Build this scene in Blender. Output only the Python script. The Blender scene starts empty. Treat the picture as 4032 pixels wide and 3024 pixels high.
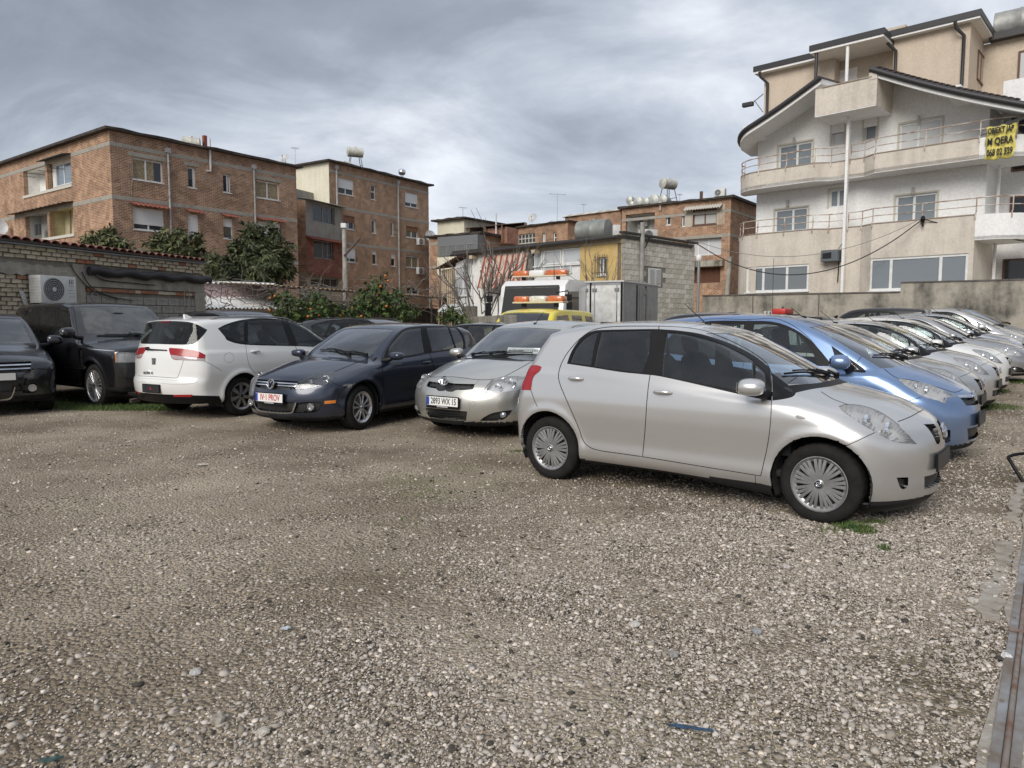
import bpy,bmesh,math,random
import numpy as np
from mathutils import Vector,Matrix
random.seed(7); np.random.seed(7)
SC = bpy.context.scene
COL = SC.collection
rad = math.radians
# ---------------------------------------------------------------- camera
F_PX,PITCH,CAMH = 2860.0,rad(4.936),1.5          # calibrated on the near car's wheels
cam_d = bpy.data.cameras.new('camera'); cam = bpy.data.objects.new('camera',cam_d); COL.objects.link(cam)
cam.location = (0,0,CAMH); cam.rotation_euler = (math.pi/2 - PITCH,0,0)
cam_d.sensor_width = 36; cam_d.lens = 36*F_PX/4032; cam_d.clip_end = 3000; cam_d.clip_start = .05
SC.camera = cam
# ---------------------------------------------------------------- light
SUN_EL,SUN_AZ = 34,-152       # degrees; azimuth measured from +Y towards +X
EXPOSURE = 0.90
sun_d = bpy.data.lights.new('sun','SUN'); sun = bpy.data.objects.new('sun',sun_d); COL.objects.link(sun)
sun_d.energy = 1.5; sun_d.angle = rad(36); sun_d.color = (1,.95,.88)
_e,_a = rad(SUN_EL),rad(SUN_AZ)
sdir = Vector((math.sin(_a)*math.cos(_e),math.cos(_a)*math.cos(_e),math.sin(_e)))
sun.rotation_euler = sdir.to_track_quat('Z','Y').to_euler()
sun.location = (-30,-20,40)
W = bpy.data.worlds.new('World'); SC.world = W; W.use_nodes = True
nt = W.node_tree; nt.nodes.clear()
def N(t,typ,**kw):
    n = t.nodes.new(typ)
    for k,v in kw.items():
        if k == 'inp':
            for a,b in v.items(): n.inputs[a].default_value = b
        else: setattr(n,k,v)
    return n
sky = N(nt,'ShaderNodeTexSky'); sky.sky_type = 'NISHITA'; sky.sun_disc = False
sky.sun_elevation = rad(SUN_EL); sky.sun_rotation = rad(SUN_AZ); sky.air_density = 1; sky.dust_density = 2
tc = N(nt,'ShaderNodeTexCoord')
# flat cloud layer: direction projected on a plane overhead, so clouds get finer towards the horizon
sep = N(nt,'ShaderNodeSeparateXYZ'); nt.links.new(tc.outputs['Generated'],sep.inputs[0])
mx = N(nt,'ShaderNodeMath',operation='MAXIMUM'); mx.inputs[1].default_value = 0.0
nt.links.new(sep.outputs[2],mx.inputs[0])
ad = N(nt,'ShaderNodeMath',operation='ADD'); ad.inputs[1].default_value = 0.34; nt.links.new(mx.outputs[0],ad.inputs[0])
dx = N(nt,'ShaderNodeMath',operation='DIVIDE'); dy = N(nt,'ShaderNodeMath',operation='DIVIDE')
nt.links.new(sep.outputs[0],dx.inputs[0]); nt.links.new(ad.outputs[0],dx.inputs[1])
nt.links.new(sep.outputs[1],dy.inputs[0]); nt.links.new(ad.outputs[0],dy.inputs[1])
cb = N(nt,'ShaderNodeCombineXYZ'); nt.links.new(dx.outputs[0],cb.inputs[0]); nt.links.new(dy.outputs[0],cb.inputs[1])
mp = N(nt,'ShaderNodeMapping'); nt.links.new(cb.outputs[0],mp.inputs[0])
mp.inputs['Rotation'].default_value = (0,0,rad(-40)); mp.inputs['Scale'].default_value = (.6,.9,1); mp.inputs['Location'].default_value = (11.7,3.4,0)
n1 = N(nt,'ShaderNodeTexNoise',inp={'Scale': .9,'Detail': 7,'Roughness': .52,'Distortion': .35}); nt.links.new(mp.outputs[0],n1.inputs['Vector'])
n2 = N(nt,'ShaderNodeTexNoise',inp={'Scale': 3.2,'Detail': 9,'Roughness': .6,'Distortion': .5}); nt.links.new(mp.outputs[0],n2.inputs['Vector'])
mm = N(nt,'ShaderNodeMix',data_type='FLOAT'); mm.inputs[0].default_value = .34
nt.links.new(n1.outputs[0],mm.inputs[2]); nt.links.new(n2.outputs[0],mm.inputs[3])
cr = N(nt,'ShaderNodeValToRGB'); nt.links.new(mm.outputs[0],cr.inputs[0])
el = cr.color_ramp.elements
el[0].position = .36; el[0].color = (.23,.255,.31,1)
el[1].position = .66; el[1].color = (.92,.95,1.0,1)
e2 = cr.color_ramp.elements.new(.47); e2.color = (.34,.375,.445,1)
e3 = cr.color_ramp.elements.new(.555); e3.color = (.54,.585,.665,1)
bg1 = N(nt,'ShaderNodeBackground'); bg1.inputs[1].default_value = .08; nt.links.new(sky.outputs[0],bg1.inputs[0])
bg2 = N(nt,'ShaderNodeBackground'); bg2.inputs[1].default_value = .58; nt.links.new(cr.outputs[0],bg2.inputs[0])
mxs = N(nt,'ShaderNodeMixShader'); mxs.inputs[0].default_value = .93
nt.links.new(bg1.outputs[0],mxs.inputs[1]); nt.links.new(bg2.outputs[0],mxs.inputs[2])
wo = N(nt,'ShaderNodeOutputWorld'); nt.links.new(mxs.outputs[0],wo.inputs[0])
SC.view_settings.view_transform = 'Standard'; SC.view_settings.look = 'None'
SC.view_settings.exposure = EXPOSURE; SC.view_settings.gamma = 1
try:
    SC.cycles.transparent_max_bounces = 32; SC.cycles.max_bounces = 8; SC.cycles.caustics_reflective = False; SC.cycles.caustics_refractive = False
except Exception: pass
# ---------------------------------------------------------------- pixels -> positions (distance always from ground / planes)
_fw = np.array([0,math.cos(PITCH),-math.sin(PITCH)]); _up = np.array([0,math.sin(PITCH),math.cos(PITCH)])
def ray(px,py):
    return np.array([px-2016.0,0,0]) + _up*(1512.0-py) + _fw*F_PX
def gnd(px,py,z=0.0):
    d = ray(px,py); return np.array([0,0,CAMH]) + d*((z-CAMH)/d[2])
def onplane(px,py,p0,nrm):
    d = ray(px,py); o = np.array([0,0,CAMH]); p0 = np.asarray(p0,float); nrm = np.asarray(nrm,float)
    return o + d*((p0-o)@nrm)/(d@nrm)
def Z(ox,oy,s,pts): return [(ox+a/s,oy+b/s) for a,b in pts]
# ---------------------------------------------------------------- materials
MATS = {}
def mat(name,col,rough=.6,metal=0,coat=0,spec=.5,noise=None,bump=None,trans=0,emit=None,coatr=.05):
    """noise=(scale, amount, detail[, second colour])  bump=(scale, strength)"""
    if name in MATS: return MATS[name]
    m = bpy.data.materials.new(name); m.use_nodes = True; t = m.node_tree; b = t.nodes['Principled BSDF']
    c4 = (*col,1); b.inputs['Base Color'].default_value = c4
    b.inputs['Roughness'].default_value = rough; b.inputs['Metallic'].default_value = metal
    b.inputs['Coat Weight'].default_value = coat; b.inputs['Coat Roughness'].default_value = coatr
    b.inputs['Specular IOR Level'].default_value = spec; b.inputs['Transmission Weight'].default_value = trans
    if emit: b.inputs['Emission Color'].default_value = (*emit[0],1); b.inputs['Emission Strength'].default_value = emit[1]
    if noise or bump: co = N(t,'ShaderNodeTexCoord')
    if noise:
        sc,am = noise[0],noise[1]
        n = N(t,'ShaderNodeTexNoise',inp={'Scale': sc,'Detail': noise[2] if len(noise) > 2 else 5,'Roughness': .6})
        t.links.new(co.outputs['Object'],n.inputs['Vector'])
        r = N(t,'ShaderNodeValToRGB'); t.links.new(n.outputs[0],r.inputs[0])
        c2 = noise[3] if len(noise) > 3 else tuple(max(0,c*(1-am)) for c in col)
        c1 = tuple(min(1,c*(1+am*.5)) for c in col)
        r.color_ramp.elements[0].position = .35; r.color_ramp.elements[0].color = (*c2,1)
        r.color_ramp.elements[1].position = .65; r.color_ramp.elements[1].color = (*c1,1)
        t.links.new(r.outputs[0],b.inputs['Base Color'])
    if bump:
        n2 = N(t,'ShaderNodeTexNoise',inp={'Scale': bump[0],'Detail': 6,'Roughness': .65}); t.links.new(co.outputs['Object'],n2.inputs['Vector'])
        bp = N(t,'ShaderNodeBump',inp={'Strength': bump[1],'Distance': .02}); t.links.new(n2.outputs[0],bp.inputs['Height'])
        t.links.new(bp.outputs[0],b.inputs['Normal'])
    MATS[name] = m; return m
def glass_mat(name,tint=(.55,.6,.58),rough=0.0,ior=1.5,dust_haze=.03,dust_haze_col=(.45,.45,.42),refl=1.5):
    if name in MATS: return MATS[name]
    m = bpy.data.materials.new(name); m.use_nodes = True; t = m.node_tree; t.nodes.clear()
    tr = N(t,'ShaderNodeBsdfTransparent'); tr.inputs[0].default_value = (*tint,1)
    gl = N(t,'ShaderNodeBsdfGlossy'); gl.inputs['Roughness'].default_value = .015+rough; gl.inputs[0].default_value = (.95,.97,1,1)
    fr = N(t,'ShaderNodeFresnel'); fr.inputs[0].default_value = ior
    ma = N(t,'ShaderNodeMath',operation='MULTIPLY_ADD'); ma.inputs[1].default_value = refl; ma.inputs[2].default_value = .012
    ma.use_clamp = True; t.links.new(fr.outputs[0],ma.inputs[0])
    m1 = N(t,'ShaderNodeMixShader'); t.links.new(ma.outputs[0],m1.inputs[0]); t.links.new(tr.outputs[0],m1.inputs[1]); t.links.new(gl.outputs[0],m1.inputs[2])
    df = N(t,'ShaderNodeBsdfDiffuse'); df.inputs[0].default_value = (*dust_haze_col,1)  # dust film; on lamp lenses and truck glass a painted reflection haze
    co = N(t,'ShaderNodeTexCoord'); nz = N(t,'ShaderNodeTexNoise',inp={'Scale': 5,'Detail': 8,'Roughness': .7}); t.links.new(co.outputs['Object'],nz.inputs['Vector'])
    mr = N(t,'ShaderNodeMapRange',inp={'From Min': .35,'From Max': .75,'To Min': dust_haze*.3,'To Max': dust_haze*1.4}); t.links.new(nz.outputs[0],mr.inputs[0])
    m2 = N(t,'ShaderNodeMixShader'); t.links.new(mr.outputs[0],m2.inputs[0]); t.links.new(m1.outputs[0],m2.inputs[1]); t.links.new(df.outputs[0],m2.inputs[2])
    o = N(t,'ShaderNodeOutputMaterial'); t.links.new(m2.outputs[0],o.inputs[0])
    MATS[name] = m; return m
def paint(name,col,metal=.55,rough=.34,dirt=.25,dirtcol=(.33,.3,.26),flake=.5):
    """car paint: metallic base under clear coat, dirt film that grows towards the sills"""
    if name in MATS: return MATS[name]
    m = bpy.data.materials.new(name); m.use_nodes = True; t = m.node_tree; b = t.nodes['Principled BSDF']
    co = N(t,'ShaderNodeTexCoord'); sp = N(t,'ShaderNodeSeparateXYZ'); t.links.new(co.outputs['Object'],sp.inputs[0])
    nz = N(t,'ShaderNodeTexNoise',inp={'Scale': 3.5,'Detail': 8,'Roughness': .65}); t.links.new(co.outputs['Object'],nz.inputs['Vector'])
    mr = N(t,'ShaderNodeMapRange',inp={'From Min': .75,'From Max': .15,'To Min': .12,'To Max': 1.0}); t.links.new(sp.outputs[2],mr.inputs[0])
    mu = N(t,'ShaderNodeMath',operation='MULTIPLY'); t.links.new(mr.outputs[0],mu.inputs[0]); t.links.new(nz.outputs[0],mu.inputs[1])
    m3 = N(t,'ShaderNodeMath',operation='MULTIPLY'); m3.inputs[1].default_value = dirt*1.6; t.links.new(mu.outputs[0],m3.inputs[0])
    mi = N(t,'ShaderNodeMix',data_type='RGBA'); mi.inputs[6].default_value = (*col,1); mi.inputs[7].default_value = (*dirtcol,1)
    t.links.new(m3.outputs[0],mi.inputs[0]); t.links.new(mi.outputs[2],b.inputs['Base Color'])
    b.inputs['Metallic'].default_value = metal; b.inputs['Roughness'].default_value = rough
    b.inputs['Coat Weight'].default_value = 1; b.inputs['Coat Roughness'].default_value = .04
    r2 = N(t,'ShaderNodeMapRange',inp={'From Min': 0,'From Max': .5,'To Min': .07,'To Max': .32}); t.links.new(m3.outputs[0],r2.inputs[0]); t.links.new(r2.outputs[0],b.inputs['Coat Roughness'])
    MATS[name] = m; return m
# ---------------------------------------------------------------- mesh helpers
class MB:
    """collects polygons, becomes ONE mesh object"""
    def __init__(s): s.v = []; s.f = []; s.m = []
    def add(s,vs,fs,mi=0):
        o = len(s.v); s.v += [tuple(map(float,p)) for p in vs]; s.f += [tuple(i+o for i in f) for f in fs]; s.m += [mi]*len(fs)
    def box(s,a,b,mi=0,bev=0):
        x0,y0,z0 = a; x1,y1,z1 = b
        vs = [(x0,y0,z0),(x1,y0,z0),(x1,y1,z0),(x0,y1,z0),(x0,y0,z1),(x1,y0,z1),(x1,y1,z1),(x0,y1,z1)]
        s.add(vs,[(0,3,2,1),(4,5,6,7),(0,1,5,4),(1,2,6,5),(2,3,7,6),(3,0,4,7)],mi)
    def obox(s,c,ax,ay,az,hx,hy,hz,mi=0):
        c,ax,ay,az = [np.asarray(q,float) for q in (c,ax,ay,az)]
        vs = [c+i*hx*ax+j*hy*ay+k*hz*az for k in (-1,1) for i,j in ((-1,-1),(1,-1),(1,1),(-1,1))]
        s.add(vs,[(0,3,2,1),(4,5,6,7),(0,1,5,4),(1,2,6,5),(2,3,7,6),(3,0,4,7)],mi)
    def tube(s,pts,r,n=8,mi=0,cap=True):
        P = [np.asarray(p,float) for p in pts]; rr = r if hasattr(r,'__len__') else [r]*len(P)
        vs = []; fs = []; up = None
        for i,p in enumerate(P):
            d = P[min(i+1,len(P)-1)]-P[max(i-1,0)]; d = d/(np.linalg.norm(d)+1e-9)
            if up is None: up = np.array([0,0,1.]) if abs(d[2]) < .9 else np.array([1.,0,0])
            a = np.cross(d,up); a /= np.linalg.norm(a)+1e-9; b = np.cross(a,d); up = b
            for k in range(n):
                t = 2*math.pi*k/n; vs.append(p+rr[i]*(math.cos(t)*a+math.sin(t)*b))
        for i in range(len(P)-1):
            for k in range(n):
                k2 = (k+1) % n; fs.append((i*n+k2,i*n+k,(i+1)*n+k,(i+1)*n+k2))
        if cap: fs.append(tuple(range(n))); fs.append(tuple(range(len(P)*n-1,(len(P)-1)*n-1,-1)))
        s.add(vs,fs,mi)
    def lathe(s,prof,c=(0,0,0),axis='y',n=32,mi=0,close=False):
        vs = []; fs = []; c = np.asarray(c,float); L = len(prof)
        for k in range(n):
            t = 2*math.pi*k/n; ct,st = math.cos(t),math.sin(t)
            for r,h in prof:
                q = {'y': (r*ct,h,r*st),'z': (r*ct,r*st,h),'x': (h,r*ct,r*st)}[axis]; vs.append(c+q)
        for k in range(n):
            k2 = (k+1) % n
            for i in range(L-1):
                q = (k*L+i,k*L+i+1,k2*L+i+1,k2*L+i); fs.append(q if axis != 'y' else q)
        s.add(vs,fs,mi)
    def prism(s,poly,y0,y1,axis='y',mi=0):
        n = len(poly); f = {'y': lambda a,b,h: (a,h,b),'x': lambda a,b,h: (h,a,b),'z': lambda a,b,h: (a,b,h)}[axis]
        vs = [f(a,b,y0) for a,b in poly]+[f(a,b,y1) for a,b in poly]
        fs = [tuple(range(n)),tuple(range(2*n-1,n-1,-1))]+[(i,i+n,(i+1) % n+n,(i+1) % n) for i in range(n)]
        s.add(vs,fs,mi)
    def build(s,name,mats,parent=None,smooth=None,bevel=0,loc=None):
        me = bpy.data.meshes.new(name); me.from_pydata(s.v,[],s.f)
        for m in (mats if isinstance(mats,(list,tuple)) else [mats]): me.materials.append(m)
        if any(s.m): me.polygons.foreach_set('material_index',s.m)
        bm = bmesh.new(); bm.from_mesh(me); bmesh.ops.recalc_face_normals(bm,faces=bm.faces)
        if bevel: bmesh.ops.bevel(bm,geom=bm.edges[:],offset=bevel,segments=2,affect='EDGES',profile=.6,clamp_overlap=True)
        bm.to_mesh(me); bm.free()
        if smooth is not None:
            me.polygons.foreach_set('use_smooth',[True]*len(me.polygons)); me.set_sharp_from_angle(angle=rad(smooth))
        return link(name,me,parent,loc)
def link(name,me,parent=None,loc=None):
    o = bpy.data.objects.new(name,me); COL.objects.link(o)
    if parent is not None: o.parent = parent
    if loc is not None: o.location = loc
    return o
def tag(o,label=None,cat=None,group=None,kind=None):
    if label: o['label'] = label
    if cat: o['category'] = cat
    if group: o['group'] = group
    if kind: o['kind'] = kind
    return o
def empty(name,loc,rz=0,label=None,cat=None,group=None):
    o = bpy.data.objects.new(name,None); COL.objects.link(o); o.location = loc; o.rotation_euler = (0,0,rz)
    o.empty_display_size = .2
    return tag(o,label,cat,group)
KIDS = {}
def copy_tree(o,parent=None,matmap=None):
    c = o.copy(); COL.objects.link(c)
    if parent is not None: c.parent = parent; c.matrix_parent_inverse = o.matrix_parent_inverse
    if matmap and o.type == 'MESH':
        for i,s in enumerate(o.material_slots):
            if s.material and s.material.name in matmap:
                c.material_slots[i].link = 'OBJECT'; c.material_slots[i].material = matmap[s.material.name]
    for ch in o.children: copy_tree(ch,c,matmap)
    return c
def text_mesh(s,size,depth=.001,font_x=1.0,bold=.0):
    cu = bpy.data.curves.new('lettering','FONT'); cu.body = s; cu.size = size; cu.extrude = depth; cu.align_x = 'CENTER'; cu.align_y = 'CENTER'; cu.offset = bold
    cu.resolution_u = 3
    o = bpy.data.objects.new('lettering',cu); COL.objects.link(o)
    bpy.context.view_layer.update()
    me = bpy.data.meshes.new_from_object(o.evaluated_get(bpy.context.evaluated_depsgraph_get()))
    bpy.data.objects.remove(o); bpy.data.curves.remove(cu)
    if font_x != 1: me.transform(Matrix.Diagonal((font_x,1,1,1)))
    return me
def cr_spline(pts,n=5,closed=True):
    """Catmull-Rom through pts; a point given twice is a corner"""
    P = [np.asarray(p,float) for p in pts]
    items = []; i = 0
    while i < len(P):
        if i+1 < len(P) and np.allclose(P[i],P[i+1]): items.append((P[i],True)); i += 2
        else: items.append((P[i],False)); i += 1
    m = len(items); out = []
    for i in range(m if closed else m-1):
        p1,c1 = items[i]; p2,c2 = items[(i+1) % m]
        p0 = p1+(p1-p2)*.5 if (c1 or (not closed and i == 0)) else items[i-1][0]
        p3 = p2+(p2-p1)*.5 if (c2 or (not closed and i == m-2)) else items[(i+2) % m][0]
        for k in range(n):
            t = k/n
            out.append(.5*((2*p1)+(p2-p0)*t+(2*p0-5*p1+4*p2-p3)*t*t+(3*p1-p0-3*p2+p3)*t**3))
    if not closed: out.append(items[-1][0])
    return np.array(out)
def smooth_table(pts,n=240,sig=2.0):
    pts = sorted(pts); x = np.array([p[0] for p in pts],float); y = np.array([p[1] for p in pts],float)
    X = np.linspace(x[0],x[-1],n); Y = np.interp(X,x,y)
    sg = sig*n/60.0; kx = np.arange(-int(3*sg),int(3*sg)+1); kr = np.exp(-.5*(kx/sg)**2); kr /= kr.sum()
    L = len(kx)//2; Yp = np.concatenate([2*Y[0]-Y[L:0:-1],Y,2*Y[-1]-Y[-2:-L-2:-1]])
    return X,np.convolve(Yp,kr,'valid')
def sstep(t): t = np.clip(t,0,1); return t*t*(3-2*t)
def inpoly(q,poly):
    x,y = q[:,0],q[:,1]; r = np.zeros(len(q),bool); n = len(poly)
    for i in range(n):
        x1,y1 = poly[i]; x2,y2 = poly[(i+1) % n]
        c = ((y1 > y) != (y2 > y)); 
        with np.errstate(divide='ignore',invalid='ignore'):
            r ^= c & (x < (x2-x1)*(y-y1)/((y2-y1) if y2 != y1 else 1e-12)+x1)
    return r
# ---------------------------------------------------------------- car shells: implicit surface -> mesh -> cut along traced outlines
class Shell:
    def __init__(s,sil,W,belt,sec,wg,tum,bF,bR,crown,arches,k=((0,.10),(.85,.10),(1.1,.07),(2,.09)),flare=.014,tum2=.12,creases=(),res=.03,pw=2.2,sill=.2):
        s.creases = creases; s.flare = flare; s.arches = arches; s.tum2 = tum2; s.pw = pw
        sl = cr_spline(sil,8); s.x0,s.x1 = sl[:,0].min(),sl[:,0].max(); s.z1 = sl[:,1].max()
        g = .015; s.g = g; s.gx = np.arange(s.x0-.5,s.x1+.5,g); s.gz = np.arange(-.15,s.z1+.3,g)
        X,Zz = np.meshgrid(s.gx,s.gz,indexing='ij'); q = np.stack([X.ravel(),Zz.ravel()],1)
        D = np.full(len(q),9.0); n = len(sl)
        for i in range(n):
            a,b = sl[i],sl[(i+1) % n]; ab = b-a; L = ab@ab
            if L < 1e-12: continue
            t = np.clip(((q-a)@ab)/L,0,1); D = np.minimum(D,((q-a-t[:,None]*ab)**2).sum(1))
        D = np.sqrt(D); D[inpoly(q,sl)] *= -1; D = D.reshape(X.shape)
        kr = np.array([1,4,6,4,1.])/16
        for ax in (0,1):
            D = np.apply_along_axis(lambda a: np.convolve(np.pad(a,2,'edge'),kr,'valid'),ax,D)
        s.D = D
        s.W = smooth_table(W); s.belt = smooth_table(belt); s.sec = smooth_table(sec,sig=1.2); s.wg = smooth_table(wg); s.tum = tum
        s.bF = smooth_table(bF); s.bR = smooth_table(bR); s.cr = smooth_table(crown); s.k = smooth_table(k)
        s.Wm = max(w for _,w in W)
        s._mesh(res,sill)
    def f(s,P):
        x,y,z = P[:,0],np.abs(P[:,1]),P[:,2]; q = y/s.Wm
        xx = x+np.interp(z,*s.bF)*q**s.pw*sstep((x+.1)/.7)-np.interp(z,*s.bR)*q**s.pw*sstep((-x+.1)/.7)
        zz = z+np.interp(x,*s.cr)*q*q*sstep((z-.5)/.3)
        u = np.clip((xx-s.gx[0])/s.g,0,len(s.gx)-1.001); v = np.clip((zz-s.gz[0])/s.g,0,len(s.gz)-1.001)
        i = u.astype(int); j = v.astype(int); a = u-i; b = v-j; D = s.D
        sd = (D[i,j]*(1-a)+D[i+1,j]*a)*(1-b)+(D[i,j+1]*(1-a)+D[i+1,j+1]*a)*b
        bl = np.interp(x,*s.belt); low = np.interp(x,*s.W)-np.interp(z,*s.sec)
        dz = z-bl; up = np.interp(x,*s.wg)-s.tum*dz-s.tum2*np.maximum(dz,0)**2
        t = sstep((dz+.04)/.07); Y = low*(1-t)+np.minimum(up,low+.02)*t
        for ax,az,ar in s.arches:
            r = np.hypot(x-ax,z-az); Y = Y+s.flare*np.exp(-((r-ar-.012)/.045)**2)*(r > ar-.2)
        for (xa,za,xb,zb,amp,wid) in s.creases:
            tt = np.clip((x-xa)/(xb-xa),0,1); fade = sstep((x-xa)/.25+.0)*sstep((xb-x)/.25) if xb > xa else 1
            Y = Y+amp*np.exp(-((z-(za+(zb-za)*tt))/wid)**2)*fade
        sb = (y-Y)*.97; k = np.interp(z,*s.k); h = np.maximum(k-np.abs(sd-sb),0)/k
        return np.maximum(sd,sb)+h*h*k*.25
    def grad(s,P,e=.012):
        G = np.zeros_like(P)
        for a in range(3):
            d = np.zeros(3); d[a] = e; G[:,a] = s.f(P+d)-s.f(P-d)
        m = np.abs(P[:,1]) < 1e-4; G[m,1] = 0
        return G/(np.linalg.norm(G,axis=1)[:,None]+1e-9)
    def _mesh(s,r,sill):
        ex,ez = .12,.12; X0,X1,Z0,Z1,Y1 = s.x0-ex,s.x1+ex,.02,s.z1+ez,s.Wm+.12
        nx,ny,nz = int((X1-X0)/r),int(Y1/r),int((Z1-Z0)/r)
        ids = {}; P = []
        def vid(i,j,k):
            key = (i,j,k)
            if key not in ids: ids[key] = len(P); P.append((X0+(X1-X0)*i/nx,Y1*j/ny,Z0+(Z1-Z0)*k/nz))
            return ids[key]
        F = []
        for i in range(nx):
            for k in range(nz): F.append((vid(i,ny,k),vid(i,ny,k+1),vid(i+1,ny,k+1),vid(i+1,ny,k)))
            for j in range(ny):
                F.append((vid(i,j,nz),vid(i+1,j,nz),vid(i+1,j+1,nz),vid(i,j+1,nz)))
                F.append((vid(i,j,0),vid(i,j+1,0),vid(i+1,j+1,0),vid(i+1,j,0)))
        for j in range(ny):
            for k in range(nz):
                F.append((vid(0,j,k),vid(0,j,k+1),vid(0,j+1,k+1),vid(0,j+1,k)))
                F.append((vid(nx,j,k),vid(nx,j+1,k),vid(nx,j+1,k+1),vid(nx,j,k+1)))
        A = np.array(P); Q = np.stack([np.clip(A[:,0],s.x0+.75,s.x1-.8),0*A[:,0],np.full(len(A),.62)],1)
        lo = np.zeros(len(A)); fv = s.f(A); T = np.linspace(0,1,36); prev = np.zeros(len(A)); done = np.zeros(len(A),bool); hi = np.ones(len(A))
        for t in T[1:]:
            v = s.f(A+(Q-A)*t); hit = (v < 0) & ~done; lo[hit] = prev[hit]; hi[hit] = t; done |= hit; prev[:] = t
        for _ in range(14):
            m = (lo+hi)/2; v = s.f(A+(Q-A)*m[:,None]); lo = np.where(v > 0,m,lo); hi = np.where(v > 0,hi,m)
        V = A+(Q-A)*((lo+hi)/2)[:,None]
        s.V = V; s.Nn = s.grad(V); s.F = np.full((len(F),10),-1); s.F[:,:4] = F
        s.F[:,4:] = s.F[:,3:4]; s.n = [4]*len(F); s.R = np.zeros(len(F),int); s.names = ['body']
        # drop the plane y=0 cap faces never built; underside
        C = V[s.F[:,:4]].mean(1); s.R[(s.Nn[s.F[:,:4]].mean(1)[:,2] < -.35) & (C[:,2] < sill+.03)] = s.rid('underside')
        s.poly('underside','side',[(s.x0-.1,-.1),(s.x1+.1,-.1),(s.x1+.1,sill),(s.x0-.1,sill)],smooth=False)
        s.eye = None
    def rid(s,n):
        if n not in s.names: s.names.append(n)
        return s.names.index(n)
    def set_cam(s,x,y,yaw,right):
        c,sn = math.cos(yaw),math.sin(yaw); s.M = np.array([[c,sn,0],[-sn,c,0],[0,0,1.]])
        s.T = np.array([x,y,0.]); s.flip = np.array([1,-1 if right else 1,1.])
        s.eye = (s.M@(np.array([0,0,CAMH])-s.T))*s.flip
    def pxray(s,px,py): return (s.M@ray(px,py))*s.flip
    def _proj(s,V,view):
        if view == 'side': return V[:,[0,2]]
        if view in ('front','rear'): return V[:,[1,2]]
        if view == 'top': return V[:,[0,1]]
        q = ((V-s.eye)*s.flip)@s.M          # world-aligned
        zz = q@_fw; return np.stack([2016+F_PX*q[:,0]/zz,1512-F_PX*(q@_up)/zz],1)
    def _facing(s,V,Nn,view):
        if view == 'cam': return ((s.eye-V)*Nn).sum(1) > .0
        d = {'side': (0,1,0),'front': (1,0,0),'rear': (-1,0,0),'top': (0,0,1)}[view]
        return Nn@np.array(d,float) > .12
    def _plane(s,a,b,view):
        if view == 'cam':
            n = np.cross(s.pxray(*a),s.pxray(*b)); return n/np.linalg.norm(n),s.eye
        d = np.array(b,float)-np.array(a,float); d /= np.linalg.norm(d)+1e-12
        if view == 'side': n,c = (d[1],0,-d[0]),(a[0],0,a[1])
        elif view in ('front','rear'): n,c = (0,d[1],-d[0]),(0,a[0],a[1])
        else: n,c = (d[1],-d[0],0),(a[0],a[1],0)
        return np.array(n,float),np.array(c,float)
    def _cut(s,view,segs,on):
        """split the faces crossed by 2-D segments; returns candidate face ids"""
        P2 = s._proj(s.V,view); pts = np.array([p for sg in segs for p in sg]); mn,mx = pts.min(0),pts.max(0)
        mg = .05*max(mx-mn)+(.03 if view != 'cam' else 12); f2 = P2[s.F]; bmn,bmx = f2.min(1),f2.max(1)
        ok = (bmx >= mn-mg).all(1) & (bmn <= mx+mg).all(1) & s._facing(s.V[s.F].mean(1),s.Nn[s.F].mean(1),view)
        if on is not None: ok &= np.isin(s.R,[s.rid(o) for o in on])
        cand = list(np.nonzero(ok)[0]); cmn = bmn[cand]; cmx = bmx[cand]
        V = s.V.tolist(); Nn = s.Nn.tolist(); newF = []; newR = []; base = len(s.F)
        faces = {}
        def getf(i):
            if i not in faces: faces[i] = list(dict.fromkeys(s.F[i].tolist()))
            return faces[i]
        P2l = P2.tolist(); regs = {}
        for (a,b) in segs:
            if abs(a[0]-b[0])+abs(a[1]-b[1]) < 1e-9: continue
            n,c = s._plane(a,b,view); e = (1e-3,1e-3) if view != 'cam' else (.4,.4)
            smn = np.minimum(a,b)-e; smx = np.maximum(a,b)+e
            hit = np.nonzero((cmx >= smn).all(1) & (cmn <= smx).all(1))[0]; memo = {}
            for h in hit:
                fi = cand[h]; fv = getf(fi); d = [n[0]*(V[i][0]-c[0])+n[1]*(V[i][1]-c[1])+n[2]*(V[i][2]-c[2]) for i in fv]
                if max(d) < 3e-4 or min(d) > -3e-4: continue
                pos,neg = [],[]
                for k in range(len(fv)):
                    i,j = fv[k],fv[(k+1) % len(fv)]; di,dj = d[k],d[(k+1) % len(fv)]
                    if di >= -1e-4: pos.append(i)
                    if di <= 1e-4: neg.append(i)
                    if (di > 1e-4 and dj < -1e-4) or (di < -1e-4 and dj > 1e-4):
                        key = (min(i,j),max(i,j))
                        if key not in memo:
                            t = di/(di-dj); memo[key] = len(V)
                            V.append([V[i][m]+(V[j][m]-V[i][m])*t for m in range(3)]); Nn.append([Nn[i][m]+(Nn[j][m]-Nn[i][m])*t for m in range(3)])
                            if view == 'cam': P2l.append(s._proj(np.array([V[-1]]),view)[0].tolist())
                            else: P2l.append([P2l[i][0]+(P2l[j][0]-P2l[i][0])*t,P2l[i][1]+(P2l[j][1]-P2l[i][1])*t])
                        pos.append(memo[key]); neg.append(memo[key])
                if len(pos) < 3 or len(neg) < 3 or len(pos) > 9 or len(neg) > 9: continue
                faces[fi] = pos; ni = base+len(newF); newF.append(neg); faces[ni] = neg
                rg = s.R[fi] if fi < base else newR[fi-base]; newR.append(rg); cand.append(ni)
                q = np.array([P2l[i] for i in pos]); cmn[h] = q.min(0); cmx[h] = q.max(0)
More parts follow.
